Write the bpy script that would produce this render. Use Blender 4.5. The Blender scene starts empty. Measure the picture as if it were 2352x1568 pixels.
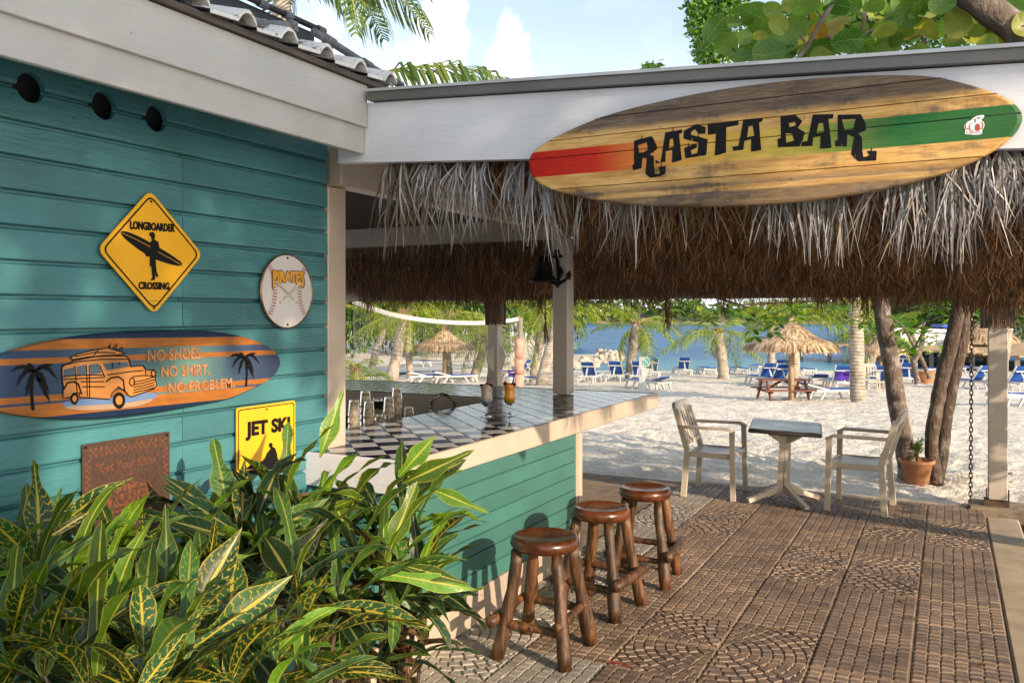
import bpy, bmesh, math, random
from mathutils import Vector, Matrix, Euler, noise
from mathutils.geometry import tessellate_polygon
random.seed(7)
R = math.radians
C = bpy.context.scene.collection
SC = bpy.context.scene

# ------------------------------------------------------------------ camera
HEAD = R(27.2); EYE = 1.70; FOC = 1950.0; HOR = 720.0
cam = bpy.data.cameras.new('camera'); cam_o = bpy.data.objects.new('camera', cam); C.objects.link(cam_o)
cam.sensor_width = 36.0; cam.lens = 36.0 * FOC / 2352.0
cam.shift_y = -(784.0 - HOR) / 2352.0
cam.clip_start = 0.05; cam.clip_end = 5000
cam_o.location = (0, 0, EYE); cam_o.rotation_euler = (R(90), 0, HEAD)
SC.camera = cam_o

# ------------------------------------------------------------------ light
SUN_FROM = Vector((0.50, -0.22, 0.185)).normalized()
sun = bpy.data.lights.new('sun', 'SUN'); sun.energy = 4.6; sun.angle = R(0.6); sun.color = (1.0, 0.80, 0.58)
sun_o = bpy.data.objects.new('sun', sun); C.objects.link(sun_o)
sun_o.rotation_euler = SUN_FROM.to_track_quat('Z', 'Y').to_euler(); sun_o.location = (12, -5, 8)
w = bpy.data.worlds.new('World'); SC.world = w; w.use_nodes = True
SKY_STRENGTH = 0.15
SC.view_settings.view_transform = 'Standard'; SC.view_settings.look = 'None'
SC.view_settings.gamma = 1; SC.view_settings.use_curve_mapping = False
SC.view_settings.exposure = 0.72
FWD = Vector((-math.sin(HEAD), math.cos(HEAD), 0)); RGT = Vector((math.cos(HEAD), math.sin(HEAD), 0))

def build_world():
    nt = w.node_tree; N = nt.nodes; L = nt.links; N.clear()
    out = N.new('ShaderNodeOutputWorld'); bg = N.new('ShaderNodeBackground'); bg.inputs['Strength'].default_value = SKY_STRENGTH
    sky = N.new('ShaderNodeTexSky'); sky.sky_type = 'NISHITA'; sky.sun_disc = False
    sky.sun_elevation = math.asin(SUN_FROM.z); sky.sun_rotation = math.atan2(SUN_FROM.x, SUN_FROM.y)
    sky.air_density = 1.0; sky.dust_density = 1.2; sky.ozone_density = 1.0; sky.altitude = 0
    tc = N.new('ShaderNodeTexCoord')
    def dot(v):
        d = N.new('ShaderNodeVectorMath'); d.operation = 'DOT_PRODUCT'; L.new(tc.outputs['Generated'], d.inputs[0]); d.inputs[1].default_value = v; return d.outputs['Value']
    def mth(op, a, b=None, clamp=False):
        m = N.new('ShaderNodeMath'); m.operation = op; m.use_clamp = clamp
        for i, x in enumerate((a, b)):
            if x is None: continue
            if isinstance(x, (int, float)): m.inputs[i].default_value = x
            else: L.new(x, m.inputs[i])
        return m.outputs[0]
    def nz(scale, detail=6, rough=.6):
        n = N.new('ShaderNodeTexNoise'); n.inputs['Scale'].default_value = scale; n.inputs['Detail'].default_value = detail; n.inputs['Roughness'].default_value = rough
        L.new(tc.outputs['Generated'], n.inputs['Vector']); return n.outputs['Fac']
    f = mth('MAXIMUM', dot(FWD), 0.05)
    a = mth('DIVIDE', dot(RGT), f); b = mth('DIVIDE', dot((0, 0, 1)), f)
    n1 = mth('SUBTRACT', nz(18, 8, .55), .5)
    dens = None
    # cumulus towers standing on the horizon; centre a, centre b, radius a, radius b
    for (a0, b0, ra, rb, amp) in ((-.085, .300, .040, .085, 1.5), (-.005, .272, .036, .078, 1.45), (-.10, .235, .075, .060, 1.0), (.0, .215, .05, .05, 1.3),
                             (-.26, .26, .09, .10, .55), (.45, .22, .25, .05, .5), (-.9, .25, .3, .1, .9), (1.2, .2, .3, .12, .9)):
        da = mth('DIVIDE', mth('SUBTRACT', a, a0), ra); db = mth('DIVIDE', mth('SUBTRACT', b, b0), rb)
        rr = mth('SQRT', mth('ADD', mth('MULTIPLY', da, da), mth('MULTIPLY', db, db)))
        dd = mth('ADD', mth('SUBTRACT', 1.05, rr), mth('MULTIPLY', n1, 2.2))
        dd = mth('MULTIPLY', mth('MULTIPLY', dd, 1.3, True), amp)
        dens = dd if dens is None else mth('MAXIMUM', dens, dd)
    n2 = nz(5, 6, .6)
    wisp = mth('ADD', mth('MULTIPLY', mth('SUBTRACT', n2, .46, True), 1.0), .24)
    hz = mth('MULTIPLY', mth('SUBTRACT', .34, b, True), 1.9, True)
    dens = mth('MINIMUM', mth('ADD', mth('ADD', dens, wisp), mth('MULTIPLY', hz, .95)), 1.0, True)
    mx = N.new('ShaderNodeMix'); mx.data_type = 'RGBA'
    L.new(dens, mx.inputs['Factor']); L.new(sky.outputs[0], mx.inputs['A']); mx.inputs['B'].default_value = (6.3, 6.5, 6.8, 1)
    L.new(mx.outputs['Result'], bg.inputs['Color']); L.new(bg.outputs[0], out.inputs['Surface'])
build_world()

# ------------------------------------------------------------------ measuring helpers (image of 2352 x 1568 -> points of the place)
def ray(u, v):
    r = (u - 1176.0) / FOC
    return FWD + RGT * r + Vector((0, 0, (HOR - v) / FOC))
EYEV = Vector((0, 0, EYE))
def onX(u, v, X): d = ray(u, v); return EYEV + d * (X / d.x)
def onY(u, v, Y): d = ray(u, v); return EYEV + d * (Y / d.y)
def onZ(u, v, Z): d = ray(u, v); return EYEV + d * ((Z - EYE) / d.z)
def atS(u, v, s): return EYEV + ray(u, v) * s
def crop(ox, oy, sc): return lambda cx, cy: ((ox + cx / sc) / 1.63265, (oy + cy / sc) / 1.63265)
def SL(s, l, z=0.0): p = FWD * s + RGT * l; p.z = z; return p

# ------------------------------------------------------------------ objects
WLOC = {}
def tag(o, label=None, cat=None, group=None, kind=None):
    if label: o['label'] = label
    if cat: o['category'] = cat
    if group: o['group'] = group
    if kind: o['kind'] = kind
    return o
def thing(name, label, cat, loc=(0, 0, 0), group=None, kind=None):
    o = bpy.data.objects.new(name, None); C.objects.link(o); o.empty_display_size = .1
    o.location = loc; WLOC[o.name] = Vector(loc)
    return tag(o, label, cat, group, kind)
def wl(p): return WLOC.get(p.name, Vector((0, 0, 0))) if p else Vector((0, 0, 0))

class MB:
    def __init__(s): s.v = []; s.f = []; s.m = []; s.uv = []
    def poly(s, pts, m=0, uv=None):
        b = len(s.v); s.v += [tuple(p) for p in pts]; s.f.append(tuple(range(b, b + len(pts)))); s.m.append(m); s.uv.append(uv)
    def faces(s, pts, fs, m=0, uvs=None):
        b = len(s.v); s.v += [tuple(p) for p in pts]
        for i, f in enumerate(fs):
            s.f.append(tuple(b + k for k in f)); s.m.append(m); s.uv.append([uvs[k] for k in f] if uvs else None)
    def box(s, x0, x1, y0, y1, z0, z1, m=0, bev=0.0):
        if bev <= 0:
            p = [(x, y, z) for z in (z0, z1) for y in (y0, y1) for x in (x0, x1)]
            s.faces(p, [(0, 2, 3, 1), (4, 5, 7, 6), (0, 1, 5, 4), (2, 6, 7, 3), (0, 4, 6, 2), (1, 3, 7, 5)], m); return
        bm = bmesh.new(); bmesh.ops.create_cube(bm, size=1)
        for vv in bm.verts: vv.co = Vector(((x0 + x1) / 2 + vv.co.x * (x1 - x0), (y0 + y1) / 2 + vv.co.y * (y1 - y0), (z0 + z1) / 2 + vv.co.z * (z1 - z0)))
        bmesh.ops.bevel(bm, geom=bm.edges[:], offset=bev, segments=1, affect='EDGES', profile=.5)
        s.bm(bm, m)
    def bm(s, bm, m=0):
        bm.verts.index_update(); b = len(s.v); s.v += [tuple(v.co) for v in bm.verts]
        for f in bm.faces: s.f.append(tuple(b + v.index for v in f.verts)); s.m.append(m); s.uv.append(None)
        bm.free()
    def bar(s, a, b, wx, wy, m=0, up=(0, 0, 1)):
        a = Vector(a); b = Vector(b); d = (b - a).normalized(); u = Vector(up)
        if abs(d.dot(u)) > .95: u = Vector((0, 1, 0)) if abs(d.y) < .9 else Vector((1, 0, 0))
        x = d.cross(u).normalized() * wx / 2; y = x.cross(d).normalized() * wy / 2
        p = [a - x - y, a + x - y, a + x + y, a - x + y, b - x - y, b + x - y, b + x + y, b - x + y]
        s.faces(p, [(0, 1, 2, 3)[::-1], (4, 5, 6, 7), (0, 1, 5, 4), (1, 2, 6, 5), (2, 3, 7, 6), (3, 0, 4, 7)], m)
    def tube(s, path, rad, n=8, m=0, jit=0.0, cap=True):
        path = [Vector(p) for p in path]; k = len(path)
        if isinstance(rad, (int, float)): rad = [rad] * k
        pts = []; prev = None
        for i, p in enumerate(path):
            d = (path[min(i + 1, k - 1)] - path[max(i - 1, 0)]).normalized()
            if prev is None:
                x = d.cross(Vector((0, 0, 1)));
                if x.length < .05: x = d.cross(Vector((0, 1, 0)))
            else: x = prev - d * prev.dot(d)
            x.normalize(); prev = x; y = d.cross(x)
            for j in range(n):
                a = 2 * math.pi * j / n; r = rad[i] * (1 + (random.uniform(-jit, jit) if jit else 0))
                pts.append(p + x * math.cos(a) * r + y * math.sin(a) * r)
        fs = [(i * n + j, i * n + (j + 1) % n, (i + 1) * n + (j + 1) % n, (i + 1) * n + j) for i in range(k - 1) for j in range(n)]
        if cap: fs += [tuple(range(n))[::-1], tuple(range((k - 1) * n, k * n))]
        s.faces(pts, fs, m)
    def lathe(s, prof, c=(0, 0, 0), n=24, m=0, closed=False):
        c = Vector(c); pts = []
        for (r, z) in prof:
            for j in range(n):
                a = 2 * math.pi * j / n; pts.append(c + Vector((r * math.cos(a), r * math.sin(a), z)))
        k = len(prof)
        fs = [(i * n + j, i * n + (j + 1) % n, (i + 1) * n + (j + 1) % n, (i + 1) * n + j) for i in range(k - 1) for j in range(n)]
        s.faces(pts, fs, m)
    def prism(s, loops, nrm, th, m=0, side=None, uvf=None):
        """loops: outer loop then holes, as world points on one plane; nrm points to the viewer, th = thickness behind"""
        loops = [[Vector(p) for p in lp] for lp in loops]; nrm = Vector(nrm)
        flat = [p for lp in loops for p in lp]
        tris = tessellate_polygon(loops)
        uv = [uvf(p) for p in flat] if uvf else None
        ft = []
        for t in tris:
            n = (flat[t[1]] - flat[t[0]]).cross(flat[t[2]] - flat[t[0]])
            ft.append(tuple(t) if n.dot(nrm) > 0 else tuple(t)[::-1])
        s.faces(flat, ft, m, uv)
        if th > 0:
            back = [p - nrm * th for p in flat]
            s.faces(back, [t[::-1] for t in ft], m if side is None else side, uv)
            o = 0
            for lp in loops:
                k = len(lp)
                ar = sum(((lp[i] - lp[0]).cross(lp[(i + 1) % k] - lp[0]) for i in range(k)), Vector()).dot(nrm)
                for i in range(k):
                    j = (i + 1) % k; q = [lp[i], lp[j], lp[j] - nrm * th, lp[i] - nrm * th]
                    if ar > 0: q = q[::-1]
                    s.poly(q, m if side is None else side, [uvf(x) for x in q] if uvf else None)
    def stroke(s, pts, wd, nrm, m=0):
        pts = [Vector(p) for p in pts]; nrm = Vector(nrm); k = len(pts); L = []; Rr = []
        for i in range(k):
            d = (pts[min(i + 1, k - 1)] - pts[max(i - 1, 0)]).normalized(); x = d.cross(nrm).normalized() * wd / 2
            L.append(pts[i] + x); Rr.append(pts[i] - x)
        for i in range(k - 1):
            q = [L[i], L[i + 1], Rr[i + 1], Rr[i]]
            if (q[1] - q[0]).cross(q[2] - q[0]).dot(nrm) < 0: q = q[::-1]
            s.poly(q, m)
    def mesh(s, name, mats, off=Vector((0, 0, 0)), smooth=False):
        me = bpy.data.meshes.new(name)
        me.from_pydata([(p[0] - off.x, p[1] - off.y, p[2] - off.z) for p in s.v], [], s.f)
        for mm in (mats if isinstance(mats, (list, tuple)) else [mats]): me.materials.append(mm)
        me.polygons.foreach_set('material_index', s.m)
        if smooth: me.polygons.foreach_set('use_smooth', [True] * len(s.f))
        if any(u is not None for u in s.uv):
            ul = me.uv_layers.new(name='UVMap'); i = 0
            for f, u in zip(s.f, s.uv):
                for k in range(len(f)):
                    if u is not None: ul.data[i].uv = u[k]
                    i += 1
        me.update(); return me
    def build(s, name, mats, parent=None, smooth=False, origin=None, **kw):
        off = wl(parent) if origin is None else Vector(origin)
        me = s.mesh(name, mats, off, smooth)
        o = bpy.data.objects.new(name, me); C.objects.link(o)
        if parent: o.parent = parent; o.location = off - wl(parent)
        else: o.location = off if origin is not None else (0, 0, 0)
        WLOC[o.name] = off.copy()
        return tag(o, kw.get('label'), kw.get('cat'), kw.get('group'), kw.get('kind'))
def inst(name, me, parent, mat, **kw):
    o = bpy.data.objects.new(name, me); C.objects.link(o)
    if parent: o.parent = parent; mat = Matrix.Translation(-wl(parent)) @ mat
    o.matrix_local = mat
    return tag(o, kw.get('label'), kw.get('cat'), kw.get('group'), kw.get('kind'))
def kids(o): return [c for c in CH.get(o.name, [])]
CH = {}
def index_children():
    CH.clear()
    for o in C.objects:
        if o.parent: CH.setdefault(o.parent.name, []).append(o)
def dup(o, loc, rz, label, group=None, scale=1.0, parent=None):
    """a copy of a thing with copies of its parts and sub-parts"""
    c = o.copy(); C.objects.link(c)
    if parent is None:
        c.location = loc; c.rotation_euler = (0, 0, rz); c.scale = (scale,) * 3; c['label'] = label
        if group: c['group'] = group
    else: c.parent = parent
    for ch in kids(o): dup(ch, None, 0, None, None, 1, c)
    return c
def clip(poly, a, b, c):
    """keep the side a*x+b*y<=c of a 2D polygon"""
    out = []
    for i in range(len(poly)):
        p, q = poly[i], poly[(i + 1) % len(poly)]
        dp, dq = a * p[0] + b * p[1] - c, a * q[0] + b * q[1] - c
        if dp <= 0: out.append(p)
        if dp * dq < 0:
            t = dp / (dp - dq); out.append((p[0] + (q[0] - p[0]) * t, p[1] + (q[1] - p[1]) * t))
    return out
def clip_rect(poly, x0, x1, y0, y1):
    for (a, b, c) in ((1, 0, x1), (-1, 0, -x0), (0, 1, y1), (0, -1, -y0)):
        if len(poly) >= 3: poly = clip(poly, a, b, c)
    return poly
def area2(p): return sum(p[i][0] * p[(i + 1) % len(p)][1] - p[(i + 1) % len(p)][0] * p[i][1] for i in range(len(p))) / 2

# ------------------------------------------------------------------ materials
class Nt:
    def __init__(s, name):
        s.m = bpy.data.materials.new(name); s.m.use_nodes = True; s.N = s.m.node_tree.nodes; s.L = s.m.node_tree.links
        s.b = s.N['Principled BSDF']
    def n(s, t, **kw):
        x = s.N.new(t)
        for k, v in kw.items(): setattr(x, k, v)
        return x
    def put(s, sock, x):
        if isinstance(x, (int, float, tuple)): sock.default_value = x if not isinstance(x, tuple) or len(x) != 3 or sock.type == 'VECTOR' else (*x, 1)
        else: s.L.new(x, sock)
    def math(s, op, a, b=None, c=None, clamp=False):
        x = s.n('ShaderNodeMath', operation=op, use_clamp=clamp)
        for i, y in enumerate((a, b, c)):
            if y is not None: s.put(x.inputs[i], y)
        return x.outputs[0]
    def mix(s, f, a, b, mode='MIX'):
        x = s.n('ShaderNodeMix', data_type='RGBA', blend_type=mode); s.put(x.inputs['Factor'], f); s.put(x.inputs['A'], a); s.put(x.inputs['B'], b); return x.outputs['Result']
    def coord(s, stretch=(1, 1, 1), rand=True, which='Object'):
        tc = s.n('ShaderNodeTexCoord'); v = tc.outputs[which]
        if rand:
            oi = s.n('ShaderNodeObjectInfo'); k = s.math('MULTIPLY', oi.outputs['Random'], 37.0)
            a = s.n('ShaderNodeVectorMath', operation='ADD'); s.L.new(v, a.inputs[0]); s.L.new(k, a.inputs[1]); v = a.outputs[0]
        mp = s.n('ShaderNodeMapping'); s.L.new(v, mp.inputs['Vector']); mp.inputs['Scale'].default_value = stretch
        return mp.outputs[0]
    def noise(s, v, scale, detail=5, rough=.55, dist=0):
        x = s.n('ShaderNodeTexNoise'); s.L.new(v, x.inputs['Vector']); x.inputs['Scale'].default_value = scale; x.inputs['Detail'].default_value = detail
        x.inputs['Roughness'].default_value = rough; x.inputs['Distortion'].default_value = dist; return x.outputs['Fac']
    def ramp(s, f, stops, interp='LINEAR'):
        x = s.n('ShaderNodeValToRGB'); x.color_ramp.interpolation = interp; e = x.color_ramp.elements
        while len(e) < len(stops): e.new(.5)
        for el, (p, c) in zip(e, stops): el.position = p; el.color = (*c, 1) if len(c) == 3 else c
        s.L.new(f, x.inputs[0]); return x.outputs[0]
    def step(s, f, lo, hi):
        x = s.n('ShaderNodeMapRange', clamp=True); s.put(x.inputs[0], f); x.inputs[1].default_value = lo; x.inputs[2].default_value = hi; return x.outputs[0]
    def bump(s, h, strength, dist=.01, prev=None):
        x = s.n('ShaderNodeBump'); x.inputs['Strength'].default_value = strength; x.inputs['Distance'].default_value = dist; s.L.new(h, x.inputs['Height'])
        if prev is not None: s.L.new(prev, x.inputs['Normal'])
        return x.outputs[0]
    def island(s): return s.n('ShaderNodeNewGeometry').outputs['Random Per Island']
    def rnd(s): return s.n('ShaderNodeObjectInfo').outputs['Random']
    def hsv(s, c, val=1.0, sat=1.0, hue=.5):
        x = s.n('ShaderNodeHueSaturation'); s.put(x.inputs['Color'], c); s.put(x.inputs['Value'], val); s.put(x.inputs['Saturation'], sat); s.put(x.inputs['Hue'], hue); return x.outputs[0]
    def set(s, **kw):
        for k, v in kw.items(): s.put(s.b.inputs[k.replace('_', ' ')], v)
        return s.m

def simple(name, col, rough=.5, var=.18, nscale=6, stretch=(1, 1, 1), bump=.25, bscale=40, bdist=.004, metal=0.0, spec=.5, dirt=None, objvar=.0, rand=True):
    t = Nt(name); v = t.coord(stretch, rand); n = t.noise(v, nscale, 6)
    lo = tuple(c * (1 - var) for c in col); hi = tuple(min(1, c * (1 + var)) for c in col)
    c = t.ramp(n, [(.3, lo), (.7, hi)])
    if dirt:
        d = t.step(t.noise(t.coord((1, 1, 1), rand), dirt[1], 8, .65), dirt[2], dirt[3]); c = t.mix(t.math('MULTIPLY', d, dirt[4]), c, dirt[0])
    if objvar: c = t.hsv(c, t.math('MULTIPLY_ADD', t.rnd(), 2 * objvar, 1 - objvar))
    n2 = t.noise(v, bscale, 6, .6)
    t.set(Base_Color=c, Roughness=t.math('MULTIPLY_ADD', n, .25, rough - .12), Metallic=metal, Normal=t.bump(n2, bump, bdist))
    t.b.inputs['Specular IOR Level'].default_value = spec
    return t.m
def paint(name, col, axis='y', rough=.35, grain=.5, dirt=None, objvar=.05, streak=.12):
    st = {'x': (.12, 1, 1), 'y': (1, .12, 1), 'z': (1, 1, .12)}[axis]
    t = Nt(name); v = t.coord(st); n = t.noise(v, 22, 6, .6); n3 = t.noise(t.coord((1, 1, 1)), 2.2, 5)
    lo = tuple(c * (1 - streak) for c in col); hi = tuple(min(1, c * (1 + streak)) for c in col)
    c = t.ramp(n3, [(.3, lo), (.7, hi)])
    c = t.mix(t.math('MULTIPLY', t.step(n, .30, .22), .5), c, tuple(x * .45 for x in col))
    if dirt:
        d = t.step(t.noise(t.coord((1, 1, 1)), dirt[1], 8, .65), dirt[2], dirt[3]); c = t.mix(t.math('MULTIPLY', d, dirt[4]), c, dirt[0])
    if objvar: c = t.hsv(c, t.math('MULTIPLY_ADD', t.rnd(), 2 * objvar, 1 - objvar))
    n2 = t.noise(v, 60, 5, .65, .3); n4 = t.noise(t.coord(tuple(max(.3, x) for x in st)), 14, 3)
    nb = t.bump(n2, grain, .004); nb = t.bump(n4, grain * .6, .006, nb)
    t.set(Base_Color=c, Roughness=t.math('MULTIPLY_ADD', n, .2, rough - .1), Normal=nb)
    return t.m
def wood(name, dark, light, axis='z', scale=14, rough=.4, bump=.5, objvar=.12, rings=3.0):
    st = {'x': (.1, 1, 1), 'y': (1, .1, 1), 'z': (1, 1, .1)}[axis]
    t = Nt(name); v = t.coord(st); n = t.noise(v, scale, 6, .6, .4); n2 = t.noise(v, scale * 4, 5, .7)
    f = t.math('FRACT', t.math('MULTIPLY', n, rings)); f = t.math('MULTIPLY', t.math('ABSOLUTE', t.math('SUBTRACT', f, .5)), 2.0)
    f = t.math('ADD', t.math('MULTIPLY', f, .55), t.math('MULTIPLY', n2, .45))
    c = t.ramp(f, [(.15, dark), (.75, light)])
    c = t.hsv(c, t.math('MULTIPLY_ADD', t.rnd(), 2 * objvar, 1 - objvar))
    t.set(Base_Color=c, Roughness=t.math('MULTIPLY_ADD', n2, .3, rough - .15), Normal=t.bump(n2, bump, .004)); return t.m
def leafmat(name, stops, rough=.4, trans=.35, tcol=None, bump=True):
    t = Nt(name); isl = t.math('FRACT', t.math('ADD', t.island(), t.rnd()))
    c = t.ramp(isl, stops); n = t.noise(t.coord(), 9, 3); c = t.hsv(c, t.math('MULTIPLY_ADD', n, .5, .75))
    t.set(Base_Color=c, Roughness=rough)
    tr = t.n('ShaderNodeBsdfTranslucent'); t.L.new(t.hsv(c, 1.5, 1.1), tr.inputs['Color'])
    mx = t.n('ShaderNodeMixShader'); mx.inputs[0].default_value = trans
    t.L.new(t.b.outputs[0], mx.inputs[1]); t.L.new(tr.outputs[0], mx.inputs[2]); t.L.new(mx.outputs[0], t.N['Material Output'].inputs['Surface']); return t.m
def croton(name, green, vein, veinw, spread):
    t = Nt(name); tc = t.n('ShaderNodeTexCoord'); sp = t.n('ShaderNodeSeparateXYZ'); t.L.new(tc.outputs['UV'], sp.inputs[0])
    u = t.math('ABSOLUTE', t.math('MULTIPLY_ADD', sp.outputs[0], 2.0, -1.0)); v = sp.outputs[1]
    vv = t.coord((1, 1, 1), True, 'UV'); n = t.noise(vv, 7, 4); n2 = t.noise(vv, 2.3, 3)
    rib = t.step(u, .14, .07)
    k = t.math('FRACT', t.math('ADD', t.math('SUBTRACT', t.math('MULTIPLY', v, 13.0), t.math('MULTIPLY', u, 1.1)), t.math('MULTIPLY', n, 2.4)))
    k = t.math('MULTIPLY', t.math('ABSOLUTE', t.math('SUBTRACT', k, .5)), 2.0)
    side = t.step(k, veinw + .10, veinw * .5)
    edge = t.step(u, .86, .97)
    amt = t.step(t.math('ADD', n2, t.math('MULTIPLY', t.rnd(), .35)), .78 - spread, .95 - spread)
    f = t.math('MAXIMUM', rib, t.math('MAXIMUM', t.math('MULTIPLY', side, t.math('MAXIMUM', amt, .16)), t.math('MULTIPLY', edge, .55)), clamp=True)
    g = t.hsv(green, t.math('MULTIPLY_ADD', t.rnd(), 1.1, .5), 1.0, t.math('MULTIPLY_ADD', t.rnd(), .03, .485))
    g = t.hsv(g, t.math('MULTIPLY_ADD', n, .7, .65))
    c = t.mix(f, g, vein)
    tip = t.math('MULTIPLY', t.step(t.math('ADD', v, t.math('MULTIPLY', n, .25)), 1.10, 1.18), .8); c = t.mix(tip, c, (.16, .09, .035))
    spot = t.step(t.noise(vv, 26, 2), .72, .76); c = t.mix(t.math('MULTIPLY', spot, .5), c, (.14, .10, .03))
    t.set(Base_Color=c, Roughness=t.math('MULTIPLY_ADD', n, .2, .26), Normal=t.bump(t.math('MAXIMUM', side, rib), .35, .004))
    tr = t.n('ShaderNodeBsdfTranslucent'); t.L.new(t.hsv(c, 1.6, 1.1), tr.inputs['Color'])
    mx = t.n('ShaderNodeMixShader'); mx.inputs[0].default_value = .32
    t.L.new(t.b.outputs[0], mx.inputs[1]); t.L.new(tr.outputs[0], mx.inputs[2]); t.L.new(mx.outputs[0], t.N['Material Output'].inputs['Surface']); return t.m
def strawmat(name, stops, rough=.75, trans=.12):
    return leafmat(name, stops, rough, trans)
def glassmat(name, col=(1, 1, 1), rough=.02, ior=1.16):
    t = Nt(name); t.set(Base_Color=col, Roughness=rough); t.b.inputs['Transmission Weight'].default_value = 1; t.b.inputs['IOR'].default_value = ior; return t.m

TEAL = paint('teal_paint', (.048, .168, .186), 'y', .30, 1.0, streak=.22, objvar=.09, dirt=((.09, .19, .22), 30, .66, .74, .35))
TEALB = paint('teal_paint_bar', (.046, .150, .130), 'y', .36, .45, objvar=.05, dirt=((.12, .30, .28), 34, .66, .72, .3))
WHITE = paint('white_paint', (.40, .395, .385), 'y', .38, .7, dirt=((.15, .14, .13), 24, .68, .73, .5))
WHITEX = paint('white_paint_beam', (.56, .57, .61), 'x', .42, .7, dirt=((.36, .36, .38), 5, .58, .8, .25))
WHITEZ = paint('white_paint_post', (.46, .40, .34), 'z', .33, .5, dirt=((.40, .36, .32), 9, .6, .75, .3))
CREAM = paint('cream_paint', (.43, .355, .285), 'y', .33, .5, dirt=((.42, .35, .28), 9, .6, .75, .3))
TAUPE = paint('taupe_paint', (.36, .30, .25), 'x', .5, .4)
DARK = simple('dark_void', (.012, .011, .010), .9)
METALDK = simple('flashing_metal', (.13, .125, .115), .45, metal=.3, nscale=3)
IRON = simple('black_iron', (.018, .016, .014), .45, bump=.4, bscale=90, metal=.6)
RUSTY = simple('rusty_iron', (.09, .05, .03), .8, .5, 12, bump=.6)
PVC = simple('grey_pipe', (.10, .105, .115), .55, .45, 14, dirt=((.33, .33, .33), 22, .55, .7, .5))
BLACKP = simple('black_rubber', (.013, .013, .014), .5)
CONC = simple('concrete', (.37, .29, .20), .9, .2, 5, bump=.5, bscale=70, dirt=((.20, .15, .10), 4, .5, .75, .5))
RESIN = simple('resin_plastic', (.50, .43, .35), .38, .06, 4, bump=.05)
PLWHITE = simple('white_plastic', (.50, .50, .485), .4, .05, 4, bump=.05)
TERRA = simple('terracotta', (.36, .15, .065), .75, .25, 6, bump=.3, dirt=((.30, .22, .12), 6, .5, .7, .7))
BLUEF = simple('blue_fabric', (.008, .070, .33), .75, .2, 5, bump=.3, bscale=200, objvar=.15)
PURPLE = simple('purple_towel', (.06, .02, .30), .9, .2, 8)
STRAPALE = strawmat('pale_straw', [(0, (.16, .095, .05)), (.35, (.36, .24, .13)), (.7, (.55, .40, .24)), (1, (.70, .55, .38))])
STRADK = strawmat('brown_thatch', [(0, (.022, .010, .004)), (.3, (.075, .036, .014)), (.7, (.19, .092, .036)), (1, (.40, .22, .10))])
STRAGREY = strawmat('silver_frond', [(0, (.07, .058, .05)), (.4, (.18, .162, .152)), (1, (.44, .425, .43))], .6, .15)
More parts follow.
